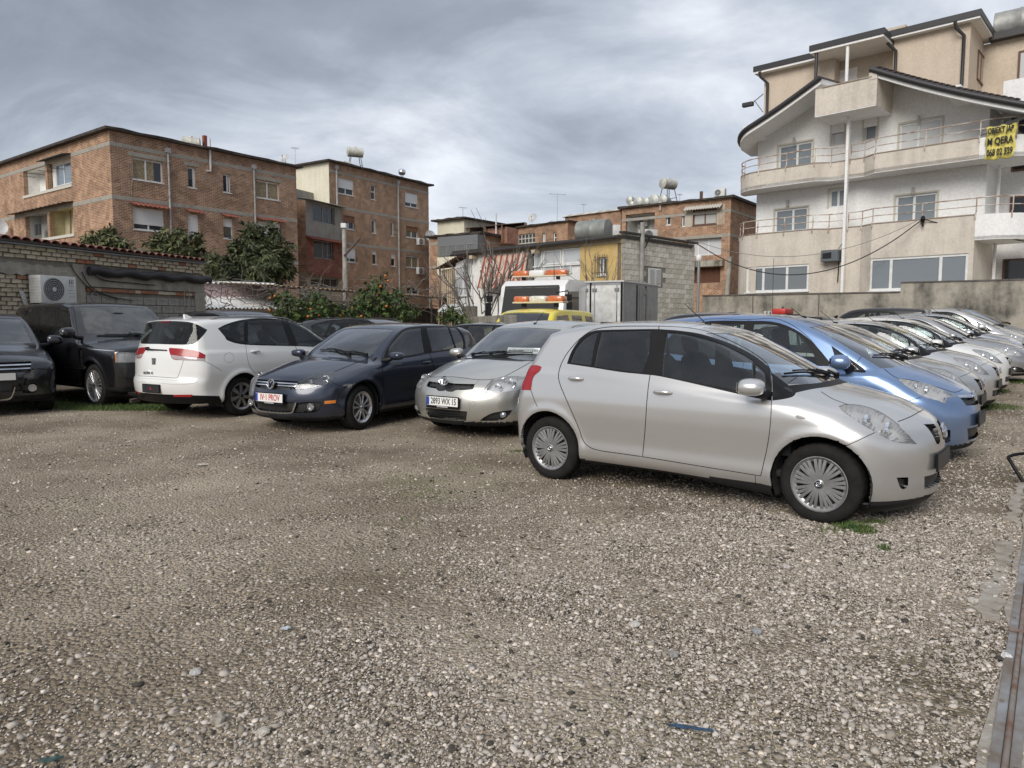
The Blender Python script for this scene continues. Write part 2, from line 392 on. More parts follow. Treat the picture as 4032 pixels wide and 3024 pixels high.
                q = np.array([P2l[i] for i in neg]); cmn = np.vstack([cmn,q.min(0)]); cmx = np.vstack([cmx,q.max(0)])
        s.V = np.array(V); s.Nn = np.array(Nn)
        if newF: s.F = np.vstack([s.F,np.full((len(newF),10),-1)]); s.R = np.concatenate([s.R,newR])
        for i,fv in faces.items():
            s.F[i] = fv+[fv[-1]]*(10-len(fv))
        cand = np.array(cand,int)
        return cand,s._proj(s.V[s.F[cand]].mean(1),view) if len(cand) else None
    def poly(s,reg,view,pts,on=None,n=4,smooth=True):
        pl = cr_spline(pts,n) if smooth else np.array(pts,float)
        m = len(pl); cand,c2 = s._cut(view,[(pl[i],pl[(i+1) % m]) for i in range(m)],on)
        if len(cand): s.R[cand[inpoly(c2,pl)]] = s.rid(reg)
    def seam(s,view,pts,w,on=None,closed=False,n=4,smooth=True,reg='seam'):
        pl = cr_spline(pts,n,closed) if smooth else np.array(pts,float)
        if closed: pl = np.vstack([pl,pl[:1]])
        t = np.gradient(pl,axis=0); t /= np.linalg.norm(t,axis=1)[:,None]+1e-9; nn = np.stack([-t[:,1],t[:,0]],1)*w/2
        A,B = pl+nn,pl-nn; sg = [(A[i],A[i+1]) for i in range(len(A)-1)]+[(B[i],B[i+1]) for i in range(len(B)-1)]
        cand,c2 = s._cut(view,sg,on)
        if not len(cand): return
        d = np.full(len(c2),1e9)
        for i in range(len(pl)-1):
            a,ab = pl[i],pl[i+1]-pl[i]; tt = np.clip(((c2-a)@ab)/(ab@ab+1e-12),0,1); d = np.minimum(d,np.linalg.norm(c2-a-tt[:,None]*ab,axis=1))
        s.R[cand[d < w*.5]] = s.rid(reg)
    def hit(s,px,py):
        """first shell point under a pixel (half frame)"""
        d = s.pxray(px,py); d = d/np.linalg.norm(d); t = np.linspace(2,30,2800); v = s.f(s.eye+t[:,None]*d); i = np.nonzero(v < 0)[0]
        return s.eye+d*(t[i[0]] if len(i) else 8)
    def finish(s):
        for _ in range(2):
            s.V -= s.Nn*np.clip(s.f(s.V),-.01,.01)[:,None]
        s.Nn = s.grad(s.V)
    def part(s,regs,side='both',off=0.0,skirt=0.0,inner=None,shrink=0):
        """arrays for a union of regions; side 'L','R','both'"""
        ids = [s.rid(r) for r in regs]; fi = np.nonzero(np.isin(s.R,ids))[0]
        if not len(fi): return None
        fl = [list(dict.fromkeys(f)) for f in s.F[fi].tolist()]; fl = [f for f in fl if len(f) > 2]
        used = sorted({i for f in fl for i in f}); mp = {v: k for k,v in enumerate(used)}
        V = s.V[used]+s.Nn[used]*off; Nn = s.Nn[used].copy(); fl = [[mp[i] for i in f] for f in fl]
        if skirt:
            cnt = {}
            for f in fl:
                for a,b in zip(f,f[1:]+f[:1]): cnt[(a,b)] = 1
            bd = [(a,b) for (a,b) in cnt if (b,a) not in cnt and not (abs(V[a][1]) < 1e-3 and abs(V[b][1]) < 1e-3)]
            bv = sorted({i for e in bd for i in e}); o = len(V); m1 = {v: o+k for k,v in enumerate(bv)}; m2 = {v: o+len(bv)+k for k,v in enumerate(bv)}
            V = np.vstack([V,V[bv],V[bv]-Nn[bv]*skirt]); Nn = np.vstack([Nn,np.zeros((2*len(bv),3))])
            fl += [[m1[b],m1[a],m2[a],m2[b]] for a,b in bd]
        if inner: Nn = -Nn; fl = [f[::-1] for f in fl]
        if side == 'L': return V,fl,Nn
        Vr = V*[1,-1,1]; Nr = Nn*[1,-1,1]; fr = [f[::-1] for f in fl]
        if side == 'R': return Vr,fr,Nr
        o = len(V); return np.vstack([V,Vr]),fl+[[i+o for i in f] for f in fr],np.vstack([Nn,Nr])
def arr_obj(name,arr,m,parent,smooth=True):
    if arr is None: return None
    V,fl,Nn = arr; me = bpy.data.meshes.new(name); me.from_pydata(V.tolist(),[],fl); me.materials.append(m)
    me.polygons.foreach_set('use_smooth',[True]*len(me.polygons))
    me.normals_split_custom_set_from_vertices(Nn.tolist())
    return link(name,me,parent)
# ---------------------------------------------------------------- wheels
M_TYRE = lambda: mat('tyre rubber',(.010,.010,.010),.85,spec=.2,noise=(9,.5,5,(.022,.021,.019)),bump=(60,.15))
M_BLK = lambda: mat('black plastic',(.008,.008,.009),.45,spec=.22,noise=(6,.3))
M_DARK = lambda: mat('dark underside',(.012,.012,.012),.9)
M_CHR = lambda: mat('chrome',(.75,.76,.78),.12,1)
M_LINER = lambda: mat('wheel arch liner',(.02,.02,.02),.95)
def emblem_strokes(kind,r):
    """2-D polylines (closed flag) of a maker's emblem inside radius r"""
    def ell(cx,cy,a,b,n=28): return [(cx+a*math.cos(2*math.pi*i/n),cy+b*math.sin(2*math.pi*i/n)) for i in range(n+1)]
    if kind == 'three_ovals': return [ell(0,0,r,r*.7),ell(0,-.02*r,r*.34,r*.66),ell(0,.26*r,r*.72,r*.36)]
    if kind == 'v_over_w':
        return [ell(0,0,r,r),[(-.38*r,.85*r),(0,.16*r),(.38*r,.85*r)],[(-.82*r,.52*r),(-.36*r,-.78*r),(0,.02*r),(.36*r,-.78*r),(.82*r,.52*r)]]
    if kind == 's_blade':
        return [[(.62*r,.9*r),(-.6*r,.9*r),(-.6*r,.1*r),(.5*r,.1*r)],[(.6*r,.05*r),(.6*r,-.85*r),(-.62*r,-.85*r)],[(.3*r,.45*r),(-.62*r,-.3*r)]]
    return []
def add_emblem(mb,kind,c,ax,ay,r,w,mi=0):
    c,ax,ay = [np.asarray(q,float) for q in (c,ax,ay)]
    for st in emblem_strokes(kind,r): mb.tube([c+ax*a+ay*b for a,b in st],w,5,mi)
WHEEL_CACHE = {}
def wheel_meshes(key,R,rr,wd,groups,blades,col,bw,gap,hub=.03,emblem=None,taper=.75,rough=.35,tread=True):
    """returns (tyre, rim) meshes; outer face towards +y at y=0"""
    if key in WHEEL_CACHE: return WHEEL_CACHE[key]
    t = MB(); n = 72
    prof = [(rr-.012,-.02),(rr+.004,-.004),(rr+.03,.006),(rr+(R-rr)*.55,.008),(R-.022,-.004),(R-.006,-.018),(R,-.034),(R,-wd+.034),(R-.012,-wd+.012),(R-.04,-wd),(rr,-wd+.01)]
    L = len(prof); vs = []; fs = []
    for k in range(n):
        a = 2*math.pi*k/n
        for i,(r,h) in enumerate(prof):
            r2 = r-(.007 if tread and i in (5,6,7,8) and k % 2 else 0); vs.append((r2*math.cos(a),h,r2*math.sin(a)))
    for k in range(n):
        k2 = (k+1) % n
        for i in range(L-1): fs.append((k*L+i,k2*L+i,k2*L+i+1,k*L+i+1))
    t.add(vs,fs)
    for gy in (.3,.5,.7): t.lathe([(R+.0015,-wd*gy-.004),(R+.0015,-wd*gy+.004)],n=48)
    ot = t.build('tyre',M_TYRE(),None,40); me_t = ot.data; bpy.data.objects.remove(ot)
    b = MB()
    b.lathe([(rr*.985,-.012),(rr+.004,-.002),(rr+.006,.002),(rr,.003),(rr-.005,-.006),(rr-.03,-.02),(rr-.034,-.06)],n=64)
    b.lathe([(.001,-.075),(rr-.02,-.07),(rr-.02,-.13)],n=32,mi=1)
    b.lathe([(.001,-.068),(rr*.62,-.068),(rr*.62,-.085)],n=32,mi=3)
    bl = []
    for g in range(groups):
        for j in range(blades):
            a = 2*math.pi*(g+((j-(blades-1)/2)*gap))/groups+math.pi/2
            ca,sa = math.cos(a),math.sin(a); rv = np.array([ca,0,sa]); tv = np.array([-sa,0,ca]); yv = np.array([0,1,0])
            r0,r1 = hub*.8,rr-.008; w0,w1 = bw*taper*.5,bw*.5; pr = []
            for u in np.linspace(0,1,5):
                r = r0+(r1-r0)*u; w = w0+(w1-w0)*u; h = -.012+.010*math.sin(math.pi*(.35+.65*u))-.004*(1-u)
                pr.append((r,w,h))
            vs = []; fs = []
            for (r,w,h) in pr:
                for (q,hh) in ((-w,h-.035),(-w,h-.004),(-w*.72,h),(w*.72,h),(w,h-.004),(w,h-.035)): vs.append(rv*r+tv*q+yv*hh)
            for i in range(4):
                for k in range(5): fs.append((i*6+k,i*6+k+1,(i+1)*6+k+1,(i+1)*6+k))
            b.add(vs,fs)
    b.lathe([(.001,.0),(hub*.75,0),(hub,-.004),(hub*1.05,-.03)],n=24,mi=0)
    if emblem:
        b.lathe([(.001,.003),(hub*.72,.003),(hub*.76,.0)],n=24,mi=1)
        b.lathe([(hub*.74,0),(hub*.78,.005),(hub*.86,.004),(hub*.9,0)],n=24,mi=2)
        add_emblem(b,emblem,(0,.004,0),(-1,0,0),(0,0,1),hub*.6,hub*.045,2)
    else:
        b.lathe([(.001,.004),(hub*.6,.003),(hub*.65,.0)],n=20,mi=1)
        for k in range(5):
            a = 2*math.pi*k/5+.3; b.lathe([(.001,-.003),(.006,-.003),(.006,-.012)],c=(hub*1.15*math.cos(a),.0,hub*1.15*math.sin(a)),n=6,mi=1)
    rm = mat('wheel metal %.2f %.2f %.2f' % col,col,rough,.75,noise=(7,.25))
    ob = b.build('rim',[rm,M_DARK(),M_CHR(),mat('brake steel',(.25,.23,.21),.5,.8)],None,35); me_r = ob.data; bpy.data.objects.remove(ob)
    WHEEL_CACHE[key] = (me_t,me_r); return me_t,me_r
def put_wheels(root,ws,xf,xr,yout,R,steer=0,which=('FL','FR','RL','RR')):
    for wn in which:
        fr,lf = wn[0] == 'F',wn[1] == 'L'
        e = bpy.data.objects.new('wheel',None); COL.objects.link(e); e.parent = root; e.empty_display_size = .1
        e.location = (xf if fr else xr,yout*(1 if lf else -1),R-.012); e.rotation_euler = (0,0,(0 if lf else math.pi)+(steer if fr else 0))
        t = link('tyre',ws[0],e); r = link('rim',ws[1],e); q = random.random()*6; t.rotation_euler = (0,q,0); r.rotation_euler = (0,0 if lf else 0,0)
# ---------------------------------------------------------------- car assembly
def sup_ell(mb,c,h,p=2.6,n=20,mi=0,R=None,cut=None):
    """superellipsoid lump"""
    vs = []; fs = []; m = n//2
    sg = lambda v,e: math.copysign(abs(v)**e,v); e = 2/p
    for i in range(m+1):
        a = -math.pi/2+math.pi*i/m
        for j in range(n):
            b = 2*math.pi*j/n
            q = np.array([h[0]*sg(math.cos(a),e)*sg(math.cos(b),e),h[1]*sg(math.cos(a),e)*sg(math.sin(b),e),h[2]*sg(math.sin(a),e)])
            if cut: q = cut(q)
            if R is not None: q = R@q
            vs.append(np.asarray(c)+q)
    for i in range(m):
        for j in range(n): fs.append((i*n+j,i*n+(j+1) % n,(i+1)*n+(j+1) % n,(i+1)*n+j))
    mb.add(vs,fs,mi)
def rotm(ax,a):
    return np.array(Matrix.Rotation(a,3,ax))
def plate_obj(root,text,w,h,c,nrm,fg=(.02,.02,.02),bg=(.8,.8,.78),band=(.02,.06,.35),size=None,fx=.8,strip=None,up=(0,0,1),name='number_plate',frame=True,band_side=1):
    """number plate with raised lettering; c centre, nrm outward normal (car frame)"""
    nrm = np.asarray(nrm,float); nrm /= np.linalg.norm(nrm); up = np.asarray(up,float); rt = np.cross(up,nrm); rt /= np.linalg.norm(rt); u2 = np.cross(nrm,rt); c = np.asarray(c,float)
    b = MB()
    if frame: b.obox(c-nrm*.004-u2*(.012 if strip else 0),rt,u2,nrm,w/2+.012,h/2+(.024 if strip else .012),.006,1)
    b.obox(c+nrm*.003,rt,u2,nrm,w/2,h/2,.004,0)
    if band: b.obox(c+nrm*.0045-rt*band_side*(w/2-.022),rt,u2,nrm,.021,h/2-.003,.004,2)
    o = b.build(name,[mat('plate %.2f %.2f %.2f' % bg,bg,.45),M_BLK(),mat('plate band blue',(.02,.06,.35),.5)],root)
    if text:
        me = text_mesh(text,size or h*.95,.001,fx,.0012); me.materials.append(mat('plate ink %.2f %.2f %.2f' % fg,fg,.6))
        t = link('plate_lettering',me,o); M = Matrix(((rt[0],u2[0],nrm[0],0),(rt[1],u2[1],nrm[1],0),(rt[2],u2[2],nrm[2],0),(0,0,0,1)))
        t.matrix_local = Matrix.Translation(Vector(c+nrm*.0085+rt*band_side*.022*(1 if band else 0)))@M
    if strip:
        me = text_mesh(strip,.022,.0006,.9,.0006); me.materials.append(mat('strip ink',(.75,.75,.75),.6))
        t = link('plate_frame_lettering',me,o); M = Matrix(((rt[0],u2[0],nrm[0],0),(rt[1],u2[1],nrm[1],0),(rt[2],u2[2],nrm[2],0),(0,0,0,1)))
        t.matrix_local = Matrix.Translation(Vector(c+nrm*.003-u2*(h/2+.014)))@M
    return o
def seat_mesh(kind='front'):
    k = 'seat_'+kind
    if k in WHEEL_CACHE: return WHEEL_CACHE[k]
    b = MB(); R = rotm('Y',rad(-18)); w = .25 if kind == 'front' else .62
    sup_ell(b,(0,0,0),(.26,w,.09),4); sup_ell(b,(-.31,0,.33),(.085,w-.01,.33),4,R=R)
    for yy in ([0] if kind == 'front' else [-.36,.36]):
        sup_ell(b,(-.44,yy,.73),(.045,.13,.095),3.5,R=R); b.tube([(-.42,yy-.05,.6),(-.44,yy-.05,.72)],.008,6); b.tube([(-.42,yy+.05,.6),(-.44,yy+.05,.72)],.008,6)
    o = b.build('seat',mat('seat cloth',(.03,.03,.032),.9,noise=(30,.4),bump=(80,.2)),None,50); me = o.data; bpy.data.objects.remove(o)
    WHEEL_CACHE[k] = me; return me
def sides_of(S,nm):
    i = np.nonzero(S.R == S.rid(nm))[0]
    return 'LR' if len(i) and S.V[S.F[i]][:,:,1].min() > .03 else ('both',)
def make_car(sp):
    """sp: dict (see the specs); returns the root empty"""
    S = Shell(sp['sil'],sp['W'],sp['belt'],sp['sec'],sp['wg'],sp.get('tum',.34),sp['bF'],sp['bR'],sp['crown'],
              [(sp['xf'],sp['R'],sp['ra']),(sp['xr'],sp['R'],sp.get('rar',sp['ra']))],res=sp.get('res',.035),flare=sp.get('flare',.014),creases=sp.get('creases',()),tum2=sp.get('tum2',.12),pw=sp.get('pw',2.2),sill=sp.get('sill',.2),**({'k': sp['k']} if 'k' in sp else {}))
    x,y,yaw,right = sp['pose']; S.set_cam(x,y,yaw,right)
    for ax,ar in ((sp['xf'],sp['ra']),(sp['xr'],sp.get('rar',sp['ra']))):
        circ = [(ax+ar*math.cos(t),sp['R']+ar*math.sin(t)) for t in np.linspace(0,2*math.pi,41)[:-1]]
        S.poly('hole','side',circ,smooth=False)
        C = S.V[S.F].mean(1); m = (np.hypot(C[:,0]-ax,C[:,2]-sp['R']) < ar) & (C[:,1] > S.Wm-.5); S.R[m] = S.rid('hole')
        m = (np.abs(C[:,0]-ax) < ar*.97) & (C[:,1] > S.Wm-.36) & (C[:,2] < sp['R']); S.R[m] = S.rid('hole')
    for ft in sp['features']:
        kind = ft[0]
        if kind == 'seam': S.seam(ft[1],ft[2],**(ft[3] if len(ft) > 3 else {'w': 3}))
        else: S.poly(kind,ft[1],ft[2],**(ft[3] if len(ft) > 3 else {}))
    S.finish()
    root = empty(sp['name'],(x,y,0),yaw,sp['label'],'car' if 'cat' not in sp else sp['cat'],sp.get('group'))
    P = sp['paint']; blk = M_BLK(); has = set(S.names)
    win = sp.get('glass') or glass_mat('car glass',(.68,.74,.72)); wsg = sp.get('wsglass') or glass_mat('windscreen glass',(.90,.94,.92),dust_haze=.03,refl=2.3)
    lens = glass_mat('lamp lens',(.95,.96,.97),dust_haze=.2,dust_haze_col=(.85,.85,.82)) if sp.get('lampdark',.25) > .4 else glass_mat('clear lamp lens',(.95,.96,.97),dust_haze=.03)  # whitish film paints bright reflections onto the lens
    arr_obj('body',S.part(['body'],skirt=.03),P,root)
    arr_obj('underside',S.part(['underside']),M_DARK(),root)
    if 'seam' in has: tag(arr_obj('panel_gap',S.part(['seam'],off=-.005),mat('panel gap',(.006,.006,.006),.9),root),kind='stuff')
    solid = [n for n in S.names if n not in ('hole','underside') and not n.startswith(('g_','headlight','taillight'))]
    solid = [n for n in solid if not n.startswith(('grille','intake'))]
    arr_obj('interior_trim',S.part(solid,off=-.03,inner=True),sp.get('lining') or mat('cabin lining',(.13,.13,.13),.9),root)
    for nm in ('bonnet','tailgate','bumper_front','bumper_rear','fender','skirt'):
        if nm in has:
          for sd in sides_of(S,nm): arr_obj({'bumper_front': 'front_bumper','bumper_rear': 'rear_bumper','skirt': 'bumper_skirt'}.get(nm,nm),S.part([nm],sd,skirt=.012),P if nm != 'skirt' else blk,root)
    doors = {}
    for nm in ('door_front','door_rear'):
        if nm in has:
            for sd in 'LR': doors[nm+sd] = arr_obj('door',S.part([nm],sd,skirt=.01),P,root)
    for nm in S.names:
        if nm.startswith('trim'):
            for sd in sides_of(S,nm): arr_obj('window_trim' if nm == 'trim' else nm.replace('trim_',''),S.part([nm],sd,off=-.002,skirt=.012),blk,root)
        elif nm.startswith('chrome'):
            for sd in sides_of(S,nm): arr_obj('chrome_strip',S.part([nm],sd,off=.003,skirt=.006),M_CHR(),root)
        elif nm.startswith('silver'): arr_obj('silver_panel',S.part([nm],off=.001,skirt=.006),mat('satin silver',(.6,.6,.6),.3,.8),root)
        elif nm.startswith('grille') or nm.startswith('intake'):
            for sd in sides_of(S,nm):
                gr = arr_obj('grille' if nm[0] == 'g' else 'air_intake',S.part([nm],sd,off=-.028),sp.get('grillemat') or grille_mat(),root)
                if gr: arr_obj('grille_surround',skirt_only(S,[nm],.03,sd),blk,gr)
        elif nm.startswith('lampred'):
            for sd in 'LR': arr_obj('reflector',S.part([nm],sd,off=.003,skirt=.006),mat('red reflector',(.35,.01,.015),.25,0,1),root)
        elif nm.startswith('lampamber'):
            for sd in 'LR': arr_obj('side_marker',S.part([nm],sd,off=.004,skirt=.008),mat('amber lens',(.7,.22,.03),.25,0,1),root)
        elif nm.startswith('lampclear'):
            for sd in 'LR': arr_obj('indicator',S.part([nm],sd,off=.004,skirt=.008),mat('clear marker',(.30,.30,.28),.2,.1,1),root)
        elif nm.startswith('flap'): arr_obj('fuel_flap',S.part([nm],nm[-1],skirt=.004),P,root)
    gl = {'g_windscreen': 'windscreen','g_rear': 'rear_window','g_roof': 'roof_window'}
    for nm in S.names:
        if nm.startswith('g_'):
            if nm in gl: arr_obj(gl[nm],S.part([nm],off=-.004),wsg if nm == 'g_windscreen' else win,root)
            else:
                for sd in 'LR':
                    par = doors.get(('door_front' if 'front' in nm else 'door_rear' if 'back' in nm else 'none')+sd,root)
                    arr_obj('window',S.part([nm],sd,off=-.006),win,par)
    if 'headlight' in has:
        hs = sp.get('lampdark',.25); hm = mat('lamp housing %.2f' % hs,(hs,hs,hs*1.02),.5 if hs < .4 else .3,.6 if hs < .4 else .35)
        for sd in 'LR':
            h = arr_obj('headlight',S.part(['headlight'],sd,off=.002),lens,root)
            arr_obj('lamp_housing',S.part(['headlight'],sd,off=-.055),hm,h)
            arr_obj('lamp_wall',skirt_only(S,['headlight'],.055,sd),hm,h)
            if 'headlight_ind' in has: pass
            for (px,py,r,dp) in sp.get('bowls',()):
                c = S.hit(px,py)-np.array([dp,0,0]); b = MB()
                b.lathe([(.001,-.05),(r*.25,-.045),(r*.6,-.026),(r*.92,.0),(r,.004),(r,-.02)],axis='x',n=22)
                b.lathe([(.001,-.012),(r*.2,-.014),(r*.24,-.04)],axis='x',n=12,mi=1)
                for i,v in enumerate(b.v): b.v[i] = (v[0]+c[0],(v[1]+c[1])*(1 if sd == 'L' else -1),v[2]+c[2])
                b.build('reflector_bowl',[mat('lamp mirror',(.85,.86,.88),.08,1),mat('bulb',(.7,.7,.72),.1,.3)],h,60)
    if 'taillight' in has:
        for sd in 'LR':
            tl = arr_obj('taillight',S.part(['taillight'],sd,off=.006,skirt=.015),sp.get('tailmat') or tail_mat(),root)
            if 'taillight_b' in has: arr_obj('lamp_segment',S.part(['taillight_b'],sd,off=.006,skirt=.015),mat('tail lens smoke',(.2,.1,.1),.12,.2,1),tl)
            if 'taillight_c' in has: arr_obj('lamp_segment',S.part(['taillight_c'],sd,off=.006,skirt=.015),mat('tail lens clear',(.5,.42,.42),.12,.3,1),tl)
    # wheel wells
    for ax,ar in ((sp['xf'],sp['ra']),(sp['xr'],sp.get('rar',sp['ra']))):
        for sg in (1,-1):
            b = MB(); y0,y1 = S.Wm-.075,S.Wm-.42; n = 24; vs = []; fs = []
            for i in range(n+1):
                t = rad(-25)+rad(230)*i/n
                for yy in (y0,y1): vs.append((ax+(ar+.004)*math.cos(t),sg*yy,sp['R']+(ar+.004)*math.sin(t)))
            for i in range(n): fs.append((2*i,2*i+1,2*i+3,2*i+2))
            fs.append(tuple(2*i+1 for i in range(n+1))); b.add(vs,fs)
            b.build('wheel_well',M_LINER(),root)
    ws = wheel_meshes(*sp['wheel'][0],**sp['wheel'][1]); put_wheels(root,ws,sp['xf'],sp['xr'],sp.get('yw',S.Wm-.045),sp['R'],sp.get('steer',0),sp.get('which',('FL','FR','RL','RR')))
    # mirrors
    if 'mirror' in sp:
        mc,mh = sp['mirror']
        for sg in (1,-1):
            b = MB(); sup_ell(b,(mc[0],sg*mc[1],mc[2]),mh,2.7,24,0,R=rotm('Z',sg*rad(-12)),cut=lambda q: np.array([max(q[0],-mh[0]*.8),q[1],q[2]*(1-.12*(q[1]*sg/mh[1]))]))
            yb = abs(mc[1])-mh[1]; b2 = [(mc[0]+.03,sg*(yb+.05),mc[2]-mh[2]*.55),(mc[0]+.05,sg*(yb-.0),mc[2]-mh[2]*.95),(mc[0]+.06,sg*(yb-.10),mc[2]-mh[2]*1.1)]
            b.tube(b2,[.03,.035,.045],8,1); b.obox((mc[0]-mh[0]*.805,sg*mc[1],mc[2]),(1,0,0),(0,1,0),(0,0,1),.004,mh[1]*.62,mh[2]*.55,2)
            b.build('wing_mirror',[sp.get('mirrormat') or P,blk,mat('mirror glass',(.7,.72,.74),.03,1)],root,40)
    # handles sit on the doors
    for (dn,px,py,ln) in sp.get('handles',()):
        c = S.hit(px,py); nn = S.grad(np.array([c]))[0]; tx = np.array([1,0,0])-nn*nn[0]; tx /= np.linalg.norm(tx); uz = np.cross(tx,nn)*-1
        uz = uz if uz[2] > 0 else -uz
        for sd in 'LR':
            b = MB(); fl = np.array([1,1 if sd == 'L' else -1,1])
            b2 = MB(); sup_ell(b2,(0,0,0),(ln*.30,.034,.004),2.2,18)
            for v in b2.v: b.v.append(tuple((c+tx*v[0]+uz*v[1]*1.2+nn*v[2])*fl))
            b.f += b2.f; b.m += [1]*len(b2.f)
            pts = [c+tx*u*ln*.5+nn*(.03*(1-abs(u)**3)+.006)+uz*.002 for u in np.linspace(-1,1,9)]
            b.tube([p*fl for p in pts],[.011,.015,.017,.018,.018,.018,.017,.015,.011],8,0)
            b.build('handle',[sp.get('handlemat') or P,mat('handle recess shade %s' % P.name,tuple(.55*c_ for c_ in sp.get('rec',(.5,.5,.5))),.5,.3)],doors.get(dn+sd,root),50)  # oval in darkened paint colour paints the shade of the recess
    # cabin
    if sp.get('cabin',True):
        cx,fz = sp.get('seatx',.15),sp.get('seatz',.52)
        for yy in (.36,-.36): link('seat',seat_mesh('front'),root,(cx,yy,fz))
        link('rear_seat',seat_mesh('rear'),root,(cx-sp.get('seatgap',.85),0,fz+.03))
        dx0,dz = sp['dash']; b = MB()
        poly = [(dx0,dz-.03),(dx0-.05,dz),(dx0-.42,dz+.0),(dx0-.52,dz-.06),(dx0-.5,dz-.3),(dx0-.3,.45),(dx0,.45)]
        b.prism(poly,-S.Wm*.80,S.Wm*.80); b.box((sp['xr']+.1,-S.Wm*.8,.28),(dx0,S.Wm*.8,.34)); b.box((cx-.3,-.09,.3),(dx0-.4,.09,.52))
        b.build('dashboard',mat('dash plastic',(.028,.028,.03),.75,noise=(14,.3)),root,bevel=.02,smooth=50)
        b = MB(); c = np.array([dx0-.62,.36,dz-.05]); ax = np.array([-.42,0,.9]); r = .18
        u = np.array([.9,0,.42]); v = np.array([0,1.,0])
        b.tube([c+r*(math.cos(t)*u+math.sin(t)*v) for t in np.linspace(0,2*math.pi,29)],.016,8)
        b.tube([c+r*v,c-r*v],.016,6); b.tube([c,c-u*.17],.02,6); b.tube([c,c+np.array([.2,0,-.1])],.035,8)
        b.build('steering_wheel',mat('wheel rim leather',(.02,.02,.02),.6),root,50)
    S.root = root; S.doors = doors; sp['S'] = S
    return root
def skirt_only(S,regs,d,side='both'):
    a = S.part(regs,side,off=.0,skirt=d)
    if a is None: return None
    V,fl,Nn = a; fl = [f for f in fl if np.abs(Nn[f]).sum() < 1e-6]
    return V,fl,Nn
def grille_mat():
    if 'grille mesh' in MATS: return MATS['grille mesh']
    m = mat('grille mesh',(.02,.02,.021),.5); t = m.node_tree; b = t.nodes['Principled BSDF']
    co = N(t,'ShaderNodeTexCoord'); mp = N(t,'ShaderNodeMapping'); t.links.new(co.outputs['Object'],mp.inputs[0]); mp.inputs['Scale'].default_value = (0,45,62)
    v = N(t,'ShaderNodeTexVoronoi',feature='DISTANCE_TO_EDGE'); v.inputs['Scale'].default_value = 1; v.inputs['Randomness'].default_value = .15; t.links.new(mp.outputs[0],v.inputs['Vector'])
    r = N(t,'ShaderNodeValToRGB'); r.color_ramp.elements[0].position = .08; r.color_ramp.elements[0].color = (.045,.045,.047,1); r.color_ramp.elements[1].position = .2; r.color_ramp.elements[1].color = (.004,.004,.004,1)
    t.links.new(v.outputs['Distance'],r.inputs[0]); t.links.new(r.outputs[0],b.inputs['Base Color'])
    return m
def tail_mat():
    if 'tail lens' in MATS: return MATS['tail lens']
    m = mat('tail lens',(.42,.012,.018),.2,0,.4); t = m.node_tree; b = t.nodes['Principled BSDF']
    co = N(t,'ShaderNodeTexCoord'); w = N(t,'ShaderNodeTexWave',inp={'Scale': 28,'Distortion': .2}); w.bands_direction = 'Z'; t.links.new(co.outputs['Object'],w.inputs['Vector'])
    r = N(t,'ShaderNodeValToRGB'); r.color_ramp.elements[0].color = (.2,.004,.006,1); r.color_ramp.elements[1].color = (.4,.012,.016,1); t.links.new(w.outputs[0],r.inputs[0]); t.links.new(r.outputs[0],b.inputs['Base Color'])
    return m
def top_z(S,x,y):
    z = np.linspace(S.z1+.1,.3,800); P = np.stack([np.full(800,x),np.full(800,y),z],1); i = np.nonzero(S.f(P) < 0)[0]
    return z[i[0]]
def wipers(S,lines,name='wiper'):
    """each wiper: list of (x,y) top-view points from pivot to tip"""
    for ln in lines:
        b = MB(); P = [np.array([x,y,top_z(S,x,y)+.022]) for x,y in ln]
        b.tube(P[:2]+[(P[2]+P[1])/2+np.array([0,0,.02])],[.02,.013,.009],6)
        Q = cr_spline(P[1:],6,False); b.tube([q+np.array([0,0,-.006]) for q in Q],.009,6); b.tube([q+np.array([0,0,.012]) for q in Q[3:-3]],.007,6)
        b.tube([P[0]+np.array([0,0,-.03]),P[0]+np.array([0,0,.02])],.022,8)
        b.build(name,M_BLK(),S.root,50)
def roof_aerial(S,x,y,ln,back=.6,fin=False):
    z = top_z(S,x,y); b = MB()
    if fin:
        b.prism([(x+.09,z-.005),(x-.07,z-.005),(x-.075,z+.055),(x-.03,z+.05)],-.022,.022); b.build('aerial_fin',S.finmat if hasattr(S,'finmat') else M_BLK(),S.root,bevel=.006)
    else:
        b.tube([(x,y,z-.01),(x-ln*back,y,z+ln*math.sqrt(1-back*back))],[.006,.003],6); sup_ell(b,(x,y,z+.0),(.035,.02,.018),2.2,12); b.build('aerial',M_BLK(),S.root,50)
# ---------------------------------------------------------------- ground height: the lot rises gently behind the right-hand row
ROWD = np.array([.61,.79])
def gh(x,y):
    s = (x-1.82)*ROWD[0]+(y-6.71)*ROWD[1]-7.0
    return .0235*(np.logaddexp(0,s*1.2)/1.2)*(1/(1+np.exp(-(x+1)*.8)))
